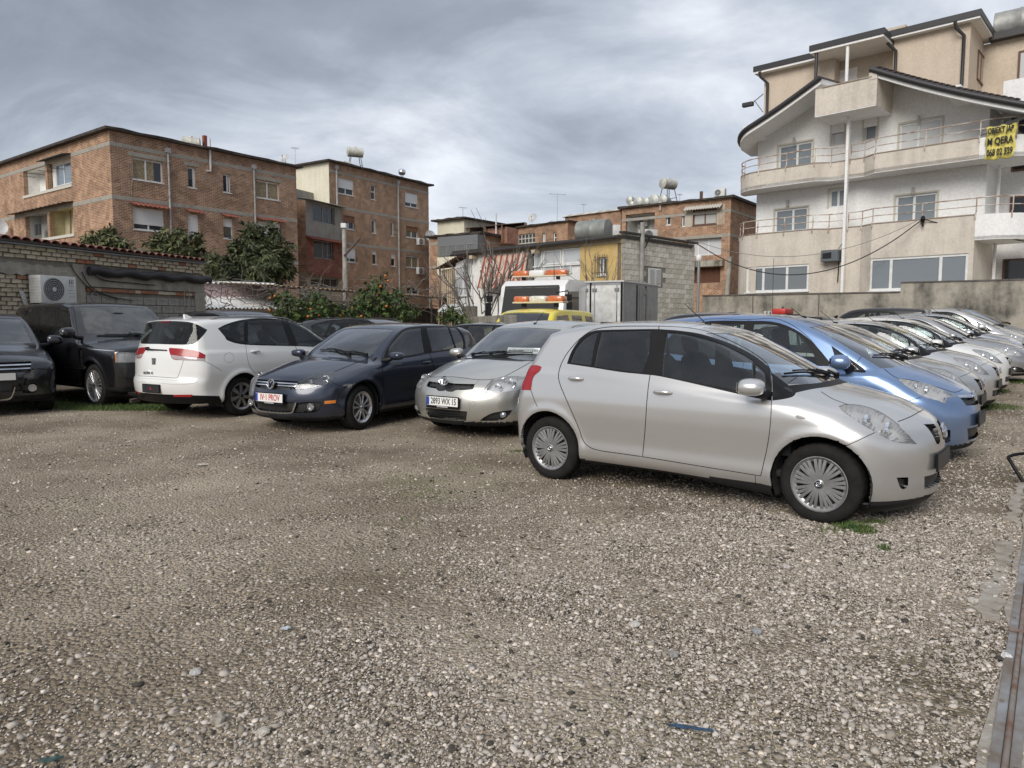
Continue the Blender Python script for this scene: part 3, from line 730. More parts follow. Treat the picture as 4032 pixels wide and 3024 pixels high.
# ---------------------------------------------------------------- ground
def ground_mat():
    m = bpy.data.materials.new('gravel ground'); m.use_nodes = True; t = m.node_tree; b = t.nodes['Principled BSDF']; L = t.links.new
    co = N(t,'ShaderNodeTexCoord'); b.inputs['Roughness'].default_value = .95; b.inputs['Specular IOR Level'].default_value = .2
    big = N(t,'ShaderNodeTexNoise',inp={'Scale': .55,'Detail': 5,'Roughness': .55}); L(co.outputs['Object'],big.inputs['Vector'])
    r1 = N(t,'ShaderNodeValToRGB'); L(big.outputs[0],r1.inputs[0]); e = r1.color_ramp.elements
    e[0].position = .34; e[0].color = (.20,.158,.112,1); e[1].position = .66; e[1].color = (.43,.365,.28,1)
    v = N(t,'ShaderNodeTexVoronoi',inp={'Scale': 46.0}); L(co.outputs['Object'],v.inputs['Vector'])
    v2 = N(t,'ShaderNodeTexVoronoi',inp={'Scale': 115.0}); L(co.outputs['Object'],v2.inputs['Vector'])
    bw = N(t,'ShaderNodeSeparateColor'); L(v.outputs['Color'],bw.inputs[0]); bw2 = N(t,'ShaderNodeSeparateColor'); L(v2.outputs['Color'],bw2.inputs[0])
    mr = N(t,'ShaderNodeMapRange',inp={'To Min': .5,'To Max': 1.6}); L(bw.outputs[0],mr.inputs[0])
    mr2 = N(t,'ShaderNodeMapRange',inp={'To Min': .62,'To Max': 1.4}); L(bw2.outputs[0],mr2.inputs[0])
    pm = N(t,'ShaderNodeTexNoise',inp={'Scale': 1.6,'Detail': 6,'Roughness': .65}); L(co.outputs['Object'],pm.inputs['Vector'])
    pr = N(t,'ShaderNodeMapRange',inp={'From Min': .42,'From Max': .6}); L(pm.outputs[0],pr.inputs[0])
    mm = N(t,'ShaderNodeMath',operation='MULTIPLY'); L(mr.outputs[0],mm.inputs[0]); L(mr2.outputs[0],mm.inputs[1])
    mx = N(t,'ShaderNodeMix',data_type='FLOAT'); mx.inputs[2].default_value = 1.12; L(pr.outputs[0],mx.inputs[0]); L(mm.outputs[0],mx.inputs[3])
    mc = N(t,'ShaderNodeMix',data_type='RGBA',blend_type='MULTIPLY'); mc.inputs[0].default_value = 1; L(r1.outputs[0],mc.inputs[6])
    cmb = N(t,'ShaderNodeCombineColor'); 
    for i in range(3): L(mx.outputs[0],cmb.inputs[i])
    L(cmb.outputs[0],mc.inputs[7])
    # green tinge where moss grows
    gn = N(t,'ShaderNodeTexNoise',inp={'Scale': .38,'Detail': 4,'Roughness': .6}); mpg = N(t,'ShaderNodeMapping'); mpg.inputs['Location'].default_value = (4.3,1.7,0); L(co.outputs['Object'],mpg.inputs[0]); L(mpg.outputs[0],gn.inputs['Vector'])
    gr = N(t,'ShaderNodeMapRange',inp={'From Min': .55,'From Max': .72,'To Max': .35}); L(gn.outputs[0],gr.inputs[0])
    mg = N(t,'ShaderNodeMix',data_type='RGBA'); mg.inputs[7].default_value = (.12,.13,.05,1); L(gr.outputs[0],mg.inputs[0]); L(mc.outputs[2],mg.inputs[6])
    L(mg.outputs[2],b.inputs['Base Color'])
    bp = N(t,'ShaderNodeBump',inp={'Strength': 1.0,'Distance': .03}); L(v.outputs['Distance'],bp.inputs['Height']); bp.invert = True
    nz = N(t,'ShaderNodeTexNoise',inp={'Scale': 160,'Detail': 4,'Roughness': .7}); L(co.outputs['Object'],nz.inputs['Vector'])
    bp2 = N(t,'ShaderNodeBump',inp={'Strength': .5,'Distance': .006}); L(nz.outputs[0],bp2.inputs['Height']); L(bp.outputs[0],bp2.inputs['Normal']); L(bp2.outputs[0],b.inputs['Normal'])
    return m
def bumps(x,y):
    return .012*np.sin(x*1.3+.4*y)*np.sin(y*1.1-.3*x)+.006*np.sin(x*4.1+1)*np.sin(y*3.7)
gx = np.concatenate([[-400,-200,-100,-60,-40],np.arange(-30,30.1,.5),[40,60,100,200,400]]); gy = np.concatenate([[-100,-40,-15],np.arange(-5,50.1,.5),[60,80,120,200,400,900]])
X,Y = np.meshgrid(gx,gy,indexing='ij'); Zg = gh(np.clip(X,-40,40),np.clip(Y,-10,45))+np.where((np.abs(X) < 29) & (np.abs(Y-20) < 28),bumps(X,Y),0)-.006
me = bpy.data.meshes.new('ground'); nX,nY = X.shape; idx = np.arange(nX*nY).reshape(nX,nY)
me.from_pydata(np.stack([X.ravel(),Y.ravel(),Zg.ravel()],1).tolist(),[],np.stack([idx[:-1,:-1],idx[1:,:-1],idx[1:,1:],idx[:-1,1:]],-1).reshape(-1,4).tolist())
me.materials.append(ground_mat()); me.polygons.foreach_set('use_smooth',[True]*len(me.polygons)); tag(link('ground',me),'gravel and trodden earth of the car lot',kind='structure')
# loose stones
def stone_mat():
    m = bpy.data.materials.new('loose stone'); m.use_nodes = True; t = m.node_tree; b = t.nodes['Principled BSDF']
    a = N(t,'ShaderNodeVertexColor'); a.layer_name = 'Col'; t.links.new(a.outputs[0],b.inputs['Base Color']); b.inputs['Roughness'].default_value = .9; b.inputs['Specular IOR Level'].default_value = .25
    return m
SM = stone_mat()
def stones(n,dmin,dmax,shape,smin,smax,seed,name,flat=.6,spread=.86,bias=0):
    rs = np.random.RandomState(seed)
    d = np.sqrt(rs.uniform(dmin**2,dmax**2,n)); lat = rs.uniform(-spread,spread,n)*d
    x,y = lat,d
    # thinner on the trodden lane, thicker towards the right and the bottom edge
    den = .6+.5*np.tanh((x-.25*(y-4))*.8)-.35*np.exp(-((y-7.5)/2.4)**2)*(x < 1.2)+.35*np.exp(-((y-2.6)/.9)**2)
    den += .35*np.sin(x*2.1+1.3*np.sin(y*1.7))*np.sin(y*1.9+x*.6)
    den = den if not bias else .95*np.exp(-((x-1.6-.18*y)/1.3)**2)+.12+.3*np.exp(-((y-2.7)/.6)**2)
    k = rs.uniform(0,1,n) < np.clip(den,.12,1); x,y = x[k],y[k]; n = len(x)
    s = smin*(smax/smin)**(rs.beta(1.1,3.2,n))
    if shape == 'ico':
        p = (1+5**.5)/2; V0 = np.array([(-1,p,0),(1,p,0),(-1,-p,0),(1,-p,0),(0,-1,p),(0,1,p),(0,-1,-p),(0,1,-p),(p,0,-1),(p,0,1),(-p,0,-1),(-p,0,1)],float)/1.9
        F0 = np.array([(0,11,5),(0,5,1),(0,1,7),(0,7,10),(0,10,11),(1,5,9),(5,11,4),(11,10,2),(10,7,6),(7,1,8),(3,9,4),(3,4,2),(3,2,6),(3,6,8),(3,8,9),(4,9,5),(2,4,11),(6,2,10),(8,6,7),(9,8,1)])
    else:
        V0 = np.array([(1,0,0),(-1,0,0),(0,1,0),(0,-1,0),(0,0,1),(0,0,-1)],float); F0 = np.array([(4,0,2),(4,2,1),(4,1,3),(4,3,0),(5,2,0),(5,1,2),(5,3,1),(5,0,3)])
    m = len(V0); V = V0[None]*(1+rs.uniform(-.46,.46,(n,m,1)))+rs.uniform(-.14,.14,(n,m,3))
    V *= np.stack([np.ones(n),rs.uniform(.6,.95,n),rs.uniform(flat*.55,flat,n)],1)[:,None]
    a = rs.uniform(0,6.28,n); ca,sa = np.cos(a)[:,None],np.sin(a)[:,None]; tl = rs.uniform(-.35,.35,n)[:,None]
    vx,vy,vz = V[...,0]*ca-V[...,1]*sa,V[...,0]*sa+V[...,1]*ca,V[...,2]+V[...,0]*tl
    V = np.stack([vx,vy,vz],-1)*(s/2)[:,None,None]; V[...,0] += x[:,None]; V[...,1] += y[:,None]
    V[...,2] += (gh(x,y)+bumps(x,y)-.006+s*.10)[:,None]
    t = rs.uniform(0,1,n); w = rs.uniform(0,1,n)
    br = np.where(t < .07,.06,np.where(t > .92,.66,.235+.30*w)); C = np.stack([br*1.08,br*(.94+.04*w),br*(.77+.11*w)],1)
    me = bpy.data.meshes.new(name); me.vertices.add(n*m); me.vertices.foreach_set('co',V.reshape(-1)); F = (F0[None]+np.arange(n)[:,None,None]*m).reshape(-1)
    me.loops.add(len(F)); me.loops.foreach_set('vertex_index',F.astype(np.int32)); me.polygons.add(len(F)//3); me.polygons.foreach_set('loop_start',np.arange(0,len(F),3,dtype=np.int32))
    me.update(calc_edges=True); ca_ = me.color_attributes.new('Col','FLOAT_COLOR','POINT'); ca_.data.foreach_set('color',np.concatenate([np.repeat(C,m,0),np.ones((n*m,1))],1).reshape(-1))
    me.materials.append(SM); return tag(link(name,me),'loose grey and tan gravel stones scattered over the lot',kind='stuff')
stones(64000,2.0,5.6,'ico',.011,.046,3,'gravel_stones',spread=.92)
stones(195000,1.7,6.5,'oct',.008,.022,5,'gravel_stones',flat=.75,spread=.96)
stones(60000,5.8,13,'oct',.016,.055,4,'gravel_stones')
stones(16000,2.2,9,'ico',.024,.055,9,'gravel_stones',bias=1)
stones(14000,12,24,'oct',.03,.06,6,'gravel_stones',spread=.8)
# a few large stones one can pick out
SL = ['large chalk white stone on gravel below the silver hatchback door','bluish grey angular stone on the gravel','brownish grey angular stone on the gravel','pale pinkish stone on gravel below the silver hatchback front wheel','brown stone before the front bumper of the silver hatchback','cream coloured stone near the concrete edge','flat brown stone on the trodden earth','off-white flat stone on the trodden earth','bright white stone touching the gate rail','small tan stone on the trodden earth']
for i,(px,py,sz,col) in enumerate([(2497,2460,.055,(.55,.52,.48)),(2980,2490,.05,(.33,.34,.35)),(2650,2585,.05,(.30,.29,.27)),(3095,2240,.055,(.5,.46,.42)),(3845,2100,.07,(.36,.32,.28)),(3830,2368,.06,(.5,.47,.42)),(858,2840,.06,(.36,.32,.27)),(770,2650,.05,(.5,.48,.45)),(3965,2590,.05,(.75,.74,.72)),(1038,2885,.045,(.5,.46,.4))]):
    p = gnd(px,py); rs = np.random.RandomState(40+i); bm = bmesh.new(); bmesh.ops.create_icosphere(bm,subdivisions=2,radius=sz/2)
    for v in bm.verts: v.co *= 1+rs.uniform(-.16,.16); v.co.z *= .65
    me = bpy.data.meshes.new('stone'); bm.to_mesh(me); bm.free(); me.materials.append(mat('big stone %d' % i,col,.9,noise=(40,.35),bump=(90,.4)))
    o = link('stone',me,None,(p[0],p[1],float(gh(p[0],p[1])+bumps(p[0],p[1]))+sz*.12)); tag(o,SL[i],'stone','large loose stones')
# litter
def litter(name,px,py,w,l,rot,col,label,thick=.006):
    p = gnd(px,py); b = MB(); n = 7; vs = []; rs = np.random.RandomState(int(px)); z0 = float(bumps(p[0],p[1])+gh(p[0],p[1]))
    for k in range(n):
        u = k/(n-1)-.5; ww = w*(.6+.5*rs.rand())*(1-abs(u)*1.2)
        for sgn in (-1,1): vs.append((u*l,sgn*ww/2+rs.uniform(-.004,.004),.012+rs.uniform(0,.008)))
    vs += [(a,b_,c-thick) for a,b_,c in vs]; N2 = 2*n
    fs = [(2*k,2*k+1,2*k+3,2*k+2) for k in range(n-1)]+[(N2+2*k,N2+2*k+2,N2+2*k+3,N2+2*k+1) for k in range(n-1)]+[(2*k,2*k+2,N2+2*k+2,N2+2*k) for k in range(n-1)]+[(2*k+1,N2+2*k+1,N2+2*k+3,2*k+3) for k in range(n-1)]+[(0,N2,N2+1,1),(N2-2,N2-1,2*N2-1,2*N2-2)]
    b.add(vs,fs); o = b.build(name,mat(name+' %d' % px,col,.8,noise=(60,.4)),None); o.location = (p[0],p[1],z0); o.rotation_euler = (0,0,rot); return tag(o,label,'litter')
litter('blue_rag',2718,2883,.022,.16,-.22,(.035,.075,.13),'torn dark blue plastic strip lying in the gravel')
litter('dry_leaf',205,3003,.035,.07,.4,(.06,.11,.10),'dark green leaf lying on the gravel')
litter('paper_scrap',800,1832,.06,.12,.1,(.55,.5,.42),'pale scrap of paper on the trodden earth')
litter('paper_scrap',1125,2483,.025,.05,.3,(.55,.62,.7),'tiny bluish scrap of paper on the gravel')
# grass tufts
def grass(name,spots,n,h,seed,label,col=(.05,.10,.025)):
    rs = np.random.RandomState(seed); b = MB()
    for (px,py,rx,ry,k) in spots:
        c = gnd(px,py)
        for _ in range(int(n*k)):
            r = math.sqrt(rs.rand()); a = rs.rand()*6.28; x,y = c[0]+rx*r*math.cos(a),c[1]+ry*r*math.sin(a); z = float(gh(x,y)+bumps(x,y))-.008; hh = h*(.35+.8*rs.rand())*(1.1-.6*r); t = rs.rand()*6.28; w = .0025+.002*rs.rand(); ln = hh*(.3+.7*rs.rand())
            dx,dy = math.cos(t),math.sin(t); px_,py_ = -dy*w,dx*w
            b.add([(x-px_,y-py_,z),(x+px_,y+py_,z),(x+dx*ln*.4+px_*.7,y+dy*ln*.4+py_*.7,z+hh*.7),(x+dx*ln*.4-px_*.7,y+dy*ln*.4-py_*.7,z+hh*.7),(x+dx*ln,y+dy*ln,z+hh)],[(0,1,2,3),(3,2,4)])
    m = mat(name+' blades',col,.7,noise=(8,.5,4,(.10,.13,.03))); o = b.build(name,m); return tag(o,label,kind='stuff')
grass('grass_tuft',[(3365,2082,.13,.07,.5),(3320,2068,.10,.05,.25),(3410,2100,.10,.06,.2),(3440,2060,.12,.05,.12),(3480,2170,.04,.04,.05),(3290,2095,.2,.1,.08)],900,.055,11,'short green grass beside the silver hatchback front wheel')
grass('grass_patch',[(3900,1610,.5,.4,1),(3760,1640,.3,.25,.4),(3990,1530,.5,.4,1),(3880,1555,.4,.5,.8)],1500,.08,12,'green grass growing under the bumpers of the right-hand row')
grass('grass_strip',[(480,1608,1.2,.35,1),(260,1598,1.0,.35,.7),(190,1575,.8,.5,.5),(600,1612,.5,.2,.4)],3000,.10,13,'strip of grass below the black off-roader')
grass('sparse_grass',[(1700,1960,.35,.3,.5),(1640,1890,.3,.25,.3),(1610,2050,.3,.25,.25),(2040,1775,.14,.1,.6),(2160,1690,.5,.2,.4),(1900,1830,.4,.2,.2)],500,.025,14,'sparse low grass on the gravel before the champagne hatchback',(.07,.11,.03))
# sliding gate rail on its concrete footing
p0,p1 = gnd(3955,3060),gnd(4062,2150); d = (p1-p0)/np.linalg.norm(p1-p0); q = np.array([d[1],-d[0],0]); p0 = p0-d*1.2; L = 7.2
rr_ = empty('gate_rail',(p0[0],p0[1],0),math.atan2(d[1],d[0]),'rusty grey steel sliding gate rail at the lot edge','rail')
ST = mat('worn galvanised steel',(.33,.34,.35),.55,.5,noise=(5,.35,8,(.22,.17,.13))); RU = mat('rusty steel',(.16,.09,.06),.8,.3,noise=(12,.5,6,(.28,.26,.24)))
b = MB(); b.box((0,-.042,.004),(L,-.010,.012)); b.build('flange',ST,rr_,bevel=.002)
b = MB(); b.box((0,.014,.004),(L,.048,.012)); b.build('flange',ST,rr_,bevel=.002)
b = MB(); b.tube([(0,.002,.016),(L,.002,.016)],.010,10); b.build('guide_bar',RU,rr_,50)
b = MB(); b.box((2.55,-.02,.012),(2.58,.052,.024)); b.build('clamp',RU,rr_,bevel=.004)
for k in range(14):
    b = MB(); xx = .25+.5*k; b.lathe([(.001,.02),(.007,.019),(.008,.013)],c=(xx,.036 if k % 2 else -.03,0),axis='z',n=8); b.build('bolt',RU,rr_)
rs = np.random.RandomState(5); CO = mat('old concrete',(.36,.335,.29),.9,noise=(9,.3,8,(.25,.21,.165)),bump=(30,.5))
b = MB(); pts = []
def slab(x0,x1,y0,y1,name,label,ztop=.003):
    n = 26; top = [(x0+(x1-x0)*k/n,y1+rs.uniform(-.03,.03)) for k in range(n+1)]; bot = [(x0+(x1-x0)*k/n,y0+rs.uniform(-.02,.02)) for k in range(n,-1,-1)]
    b = MB(); P = [tuple((p0+d*a-q*c)[:2]) for a,c in top+bot]; b.prism(P,-.1,ztop,axis='z'); return tag(b.build(name,CO),label,kind='structure')
slab(-.5,7.5,-.26,.07,'concrete_footing','weathered concrete footing under the gate rail')
slab(2.7,4.3,.10,.19,'concrete_edge','bare concrete edge showing through gravel beside the gate rail'); slab(5.0,6.6,.10,.17,'concrete_edge','bare concrete edge showing through gravel beside the gate rail')
# bent black hose end at the right edge
c = gnd(4030,1900); b = MB(); b.tube(cr_spline([(0,0,.0),(-.05,.1,.16),(-.03,.16,.22),(.2,.2,.24),(.5,.25,.2)],5,False)+np.array([c[0],c[1],0]),.016,8); tag(b.build('black_hose',M_BLK(),None,50),'bent black hose sticking up beside the right-hand row','hose')
# ---------------------------------------------------------------- buildings: facade planes found from pixel columns and their distances
def brick_mat(name,c1,c2,mortar,scale=1.0,bw=.26,bh=.085,weather=.5,msize=.012):
    if name in MATS: return MATS[name]
    m = bpy.data.materials.new(name); m.use_nodes = True; t = m.node_tree; b = t.nodes['Principled BSDF']; L = t.links.new
    co = N(t,'ShaderNodeTexCoord'); sp = N(t,'ShaderNodeSeparateXYZ'); L(co.outputs['Object'],sp.inputs[0])
    ad = N(t,'ShaderNodeMath',operation='ADD'); L(sp.outputs[0],ad.inputs[0]); L(sp.outputs[1],ad.inputs[1])
    nzw = N(t,'ShaderNodeTexNoise',inp={'Scale': 1.3,'Detail': 3}); L(co.outputs['Object'],nzw.inputs['Vector'])
    mw = N(t,'ShaderNodeMath',operation='MULTIPLY_ADD'); mw.inputs[1].default_value = .035; L(nzw.outputs[0],mw.inputs[0]); L(sp.outputs[2],mw.inputs[2])
    cb = N(t,'ShaderNodeCombineXYZ'); L(ad.outputs[0],cb.inputs[0]); L(mw.outputs[0],cb.inputs[1])
    br = N(t,'ShaderNodeTexBrick',inp={'Scale': scale,'Mortar Size': msize,'Mortar Smooth': .3,'Bias': -.1,'Brick Width': bw,'Row Height': bh}); L(cb.outputs[0],br.inputs['Vector'])
    br.inputs['Color1'].default_value = (*c1,1); br.inputs['Color2'].default_value = (*c2,1); br.inputs['Mortar'].default_value = (*mortar,1)
    nz = N(t,'ShaderNodeTexNoise',inp={'Scale': .5,'Detail': 8,'Roughness': .68}); L(co.outputs['Object'],nz.inputs['Vector'])
    mr = N(t,'ShaderNodeMapRange',inp={'From Min': .35,'From Max': .7,'To Min': 1-weather*.5,'To Max': 1+weather*.35}); L(nz.outputs[0],mr.inputs[0])
    cc = N(t,'ShaderNodeCombineColor')
    for i in range(3): L(mr.outputs[0],cc.inputs[i])
    mx = N(t,'ShaderNodeMix',data_type='RGBA',blend_type='MULTIPLY'); mx.inputs[0].default_value = 1; L(br.outputs['Color'],mx.inputs[6]); L(cc.outputs[0],mx.inputs[7])
    vo = N(t,'ShaderNodeTexVoronoi',inp={'Scale': 3.2}); L(cb.outputs[0],vo.inputs['Vector']); sc_ = N(t,'ShaderNodeSeparateColor'); L(vo.outputs['Color'],sc_.inputs[0])
    mr2 = N(t,'ShaderNodeMapRange',inp={'To Min': .8,'To Max': 1.22}); L(sc_.outputs[0],mr2.inputs[0]); c2_ = N(t,'ShaderNodeCombineColor')
    for i in range(3): L(mr2.outputs[0],c2_.inputs[i])
    mx2 = N(t,'ShaderNodeMix',data_type='RGBA',blend_type='MULTIPLY'); mx2.inputs[0].default_value = 1; L(mx.outputs[2],mx2.inputs[6]); L(c2_.outputs[0],mx2.inputs[7])
    L(mx2.outputs[2],b.inputs['Base Color']); b.inputs['Roughness'].default_value = .95; b.inputs['Specular IOR Level'].default_value = .2
    bp = N(t,'ShaderNodeBump',inp={'Strength': .6,'Distance': .02}); L(br.outputs['Fac'],bp.inputs['Height']); bp.invert = True
    nf = N(t,'ShaderNodeTexNoise',inp={'Scale': 22,'Detail': 5,'Roughness': .7}); L(co.outputs['Object'],nf.inputs['Vector'])
    b2 = N(t,'ShaderNodeBump',inp={'Strength': .4,'Distance': .03}); L(nf.outputs[0],b2.inputs['Height']); L(bp.outputs[0],b2.inputs['Normal']); L(b2.outputs[0],b.inputs['Normal'])
    MATS[name] = m; return m
def stain_mat(name,col,dark,amt=.6,scale=.8,bump=.25,streak=4.0,rough=.9):
    """rendered wall with rain streaks running down and blotches"""
    if name in MATS: return MATS[name]
    m = bpy.data.materials.new(name); m.use_nodes = True; t = m.node_tree; b = t.nodes['Principled BSDF']; L = t.links.new
    co = N(t,'ShaderNodeTexCoord'); mp = N(t,'ShaderNodeMapping'); mp.inputs['Scale'].default_value = (streak,streak,.35); L(co.outputs['Object'],mp.inputs[0])
    n1 = N(t,'ShaderNodeTexNoise',inp={'Scale': scale,'Detail': 8,'Roughness': .68}); L(mp.outputs[0],n1.inputs['Vector'])
    n2 = N(t,'ShaderNodeTexNoise',inp={'Scale': .9,'Detail': 8,'Roughness': .65}); L(co.outputs['Object'],n2.inputs['Vector'])
    mu = N(t,'ShaderNodeMath',operation='MULTIPLY'); L(n1.outputs[0],mu.inputs[0]); L(n2.outputs[0],mu.inputs[1])
    mr = N(t,'ShaderNodeMapRange',inp={'From Min': .19,'From Max': .36,'To Min': 0,'To Max': amt}); L(mu.outputs[0],mr.inputs[0])
    mx = N(t,'ShaderNodeMix',data_type='RGBA'); mx.inputs[6].default_value = (*col,1); mx.inputs[7].default_value = (*dark,1); L(mr.outputs[0],mx.inputs[0])
    n3 = N(t,'ShaderNodeTexNoise',inp={'Scale': 9,'Detail': 6,'Roughness': .7}); L(co.outputs['Object'],n3.inputs['Vector'])
    m2 = N(t,'ShaderNodeMapRange',inp={'From Min': .3,'From Max': .7,'To Min': .88,'To Max': 1.1}); L(n3.outputs[0],m2.inputs[0]); cc = N(t,'ShaderNodeCombineColor')
    for i in range(3): L(m2.outputs[0],cc.inputs[i])
    mm = N(t,'ShaderNodeMix',data_type='RGBA',blend_type='MULTIPLY'); mm.inputs[0].default_value = 1; L(mx.outputs[2],mm.inputs[6]); L(cc.outputs[0],mm.inputs[7])
    L(mm.outputs[2],b.inputs['Base Color']); b.inputs['Roughness'].default_value = rough; b.inputs['Specular IOR Level'].default_value = .25
    bp = N(t,'ShaderNodeBump',inp={'Strength': bump,'Distance': .02}); L(n3.outputs[0],bp.inputs['Height']); L(bp.outputs[0],b.inputs['Normal'])
    MATS[name] = m; return m
def holed_wall(mb,u0,u1,z0,z1,holes,y=0.0,depth=.2,mi=0,mrev=0,axis='u'):
    """wall sheet in plane y with rectangular holes (a,b,c,d)=(u0,z0,u1,z1) and reveals going back by depth"""
    f = (lambda u,d,z: (u,d,z)) if axis == 'u' else (lambda u,d,z: (d,u,z))
    us = sorted({u0,u1,*[h[0] for h in holes],*[h[2] for h in holes]}); zs = sorted({z0,z1,*[h[1] for h in holes],*[h[3] for h in holes]})
    us = [u for u in us if u0 <= u <= u1]; zs = [z for z in zs if z0 <= z <= z1]
    for i in range(len(us)-1):
        for j in range(len(zs)-1):
            cu,cz = (us[i]+us[i+1])/2,(zs[j]+zs[j+1])/2
            if any(h[0] < cu < h[2] and h[1] < cz < h[3] for h in holes): continue
            mb.add([f(us[i],y,zs[j]),f(us[i+1],y,zs[j]),f(us[i+1],y,zs[j+1]),f(us[i],y,zs[j+1])],[(0,1,2,3)],mi)
    for a,b,c,d in holes:
        q = [(a,b),(c,b),(c,d),(a,d)]
        for k in range(4):
            (p1,q1),(p2,q2) = q[k],q[(k+1) % 4]; mb.add([f(p1,y,q1),f(p2,y,q2),f(p2,y+depth,q2),f(p1,y+depth,q1)],[(0,1,2,3)],mrev)
PVC = lambda: mat('white pvc',(.72,.73,.72),.35,noise=(5,.1)); PANE = lambda: glass_pane()
def glass_pane(name='house pane',col=(.03,.035,.04)):
    return mat(name,col,.04,0,0,.8)
CURT = lambda: mat('curtain',(.30,.25,.16),.9,noise=(9,.4)); SHUT = lambda: shutter_mat()
def shutter_mat(name='roller shutter',col=(.66,.67,.68)):
    if name in MATS: return MATS[name]
    m = mat(name,col,.5); t = m.node_tree; b = t.nodes['Principled BSDF']; co = N(t,'ShaderNodeTexCoord'); w = N(t,'ShaderNodeTexWave',inp={'Scale': 3.2,'Distortion': 0}); w.bands_direction = 'Z'; t.links.new(co.outputs['Object'],w.inputs['Vector'])
    bp = N(t,'ShaderNodeBump',inp={'Strength': .35,'Distance': .02}); t.links.new(w.outputs[0],bp.inputs['Height']); t.links.new(bp.outputs[0],b.inputs['Normal']); return m
class Bld:
    def __init__(s,name,pa,Ya,pb,label,cat='building',group=None,Yb=None):
        """facade through two top-edge pixels of equal height; one distance given (Ya or Yb). local x along it, local -y faces the camera"""
        def at(p,Y): d = ray(*p); return np.array([0,0,CAMH])+d*(Y/d[1])
        if Yb is None: A = at(pa,Ya); s.zt = A[2]; B = gnd(*pb,s.zt)
        else: B = at(pb,Yb); s.zt = B[2]; A = gnd(*pa,s.zt)
        A,B = A[:2],B[:2]; s.A,s.B,s.d = A,B,(B-A)/np.linalg.norm(B-A); s.L = float(np.linalg.norm(B-A)); s.n = np.array([s.d[1],-s.d[0]])   # towards camera
        s.root = empty(name,(A[0],A[1],0),math.atan2(s.d[1],s.d[0]),label,cat,group)
    def world(s,u,y,z): p = s.A+s.d*u-s.n*y; return np.array([p[0],p[1],z])
    def uv(s,px,py,dep=0.0):
        p = onplane(px,py,[*(s.A-s.n*dep),0],[*s.n,0]); return float((p[:2]-s.A)@s.d),float(p[2])
    def rect(s,tl,br,dep=0.0):
        a = s.uv(*tl,dep); b = s.uv(*br,dep); return (min(a[0],b[0]),min(a[1],b[1]),max(a[0],b[0]),max(a[1],b[1]))
    def sx(s,px,py,u):
        """pixel -> (depth y, z) on the side plane local x = u"""
        P = np.array([*(s.A+s.d*u),0]); p = onplane(px,py,P,[*s.d,0]); return float(-(p[:2]-s.A)@s.n),float(p[2])
    def window(s,r,y=.1,mull=(.5,),shutter=0.0,pane=None,frame=None,fw=.075,curtain=None,shm=None,trans=(),axis='u',parent=None,sill=True):
        u0,z0,u1,z1 = r; f = (lambda u,d,z: (u,d,z)) if axis == 'u' else (lambda u,d,z: (d,u,z)); pr = parent or s.root
        b = MB()
        def bx(a,c,d0,d1,e,g): 
            p,q = f(a,d0,e),f(c,d1,g); b.box(tuple(map(min,zip(p,q))),tuple(map(max,zip(p,q))))
        bx(u0,u1,y,y+.06,z0,z0+fw); bx(u0,u1,y,y+.06,z1-fw,z1); bx(u0,u0+fw,y,y+.06,z0+fw,z1-fw); bx(u1-fw,u1,y,y+.06,z0+fw,z1-fw)
        for t in mull: c = u0+(u1-u0)*t; bx(c-fw*.55,c+fw*.55,y+.002,y+.055,z0+fw,z1-fw)
        for t in trans: c = z0+(z1-z0)*t; bx(u0+fw,u1-fw,y+.004,y+.053,c-fw*.5,c+fw*.5)
        if sill: bx(u0-.04,u1+.04,y-.16,y-.002,z0-.045,z0-.004)
        o = b.build('window',frame or PVC(),pr)
        b = MB(); bx(u0+fw*.5,u1-fw*.5,y+.03,y+.036,z0+fw*.5,z1-fw*.5); b.build('pane',pane or PANE(),o)
        if curtain is not None:
            for (t0,t1) in curtain:
                b = MB(); n = 24; a0,a1 = u0+(u1-u0)*t0,u0+(u1-u0)*t1; vs = []
                for k in range(n+1): u = a0+(a1-a0)*k/n; dd = y+.022+.004*math.sin(k*1.9); vs += [f(u,dd,z0+.02),f(u,dd,z1-.02)]
                b.add(vs,[(2*k,2*k+2,2*k+3,2*k+1) for k in range(n)]); b.build('curtain',CURT() if curtain is not True else CURT(),o)
        if shutter:
            b = MB(); bx(u0+.01,u1-.01,y-.035,y-.004,z1-(z1-z0)*shutter,z1-.0); b.build('roller_shutter',shm or SHUT(),o)
        return o
def corrugated(mb,p0,du,dv,n,amp,mi=0,th=.012):
    """corrugated sheet: p0 origin, du along the waves' crossing direction, dv along the ridges; n waves"""
    p0,du,dv = [np.asarray(q,float) for q in (p0,du,dv)]; nn = np.cross(du,dv); nn /= np.linalg.norm(nn); nn = nn if nn[2] > 0 else -nn; vs = []; K = n*6
    for lay in (0,1):
        for k in range(K+1):
            q = p0+du*k/K+nn*(amp*math.sin(2*math.pi*k/6)-lay*th); vs += [q,q+dv]
    fs = [(2*k,2*k+2,2*k+3,2*k+1) for k in range(K)]+[(2*(K+1)+2*k,2*(K+1)+2*k+1,2*(K+1)+2*k+3,2*(K+1)+2*k+2) for k in range(K)]
    fs += [(2*k,2*(K+1)+2*k,2*(K+1)+2*k+2,2*k+2) for k in range(K)]+[(2*k+1,2*k+3,2*(K+1)+2*k+3,2*(K+1)+2*k+1) for k in range(K)]
    mb.add(vs,fs,mi)
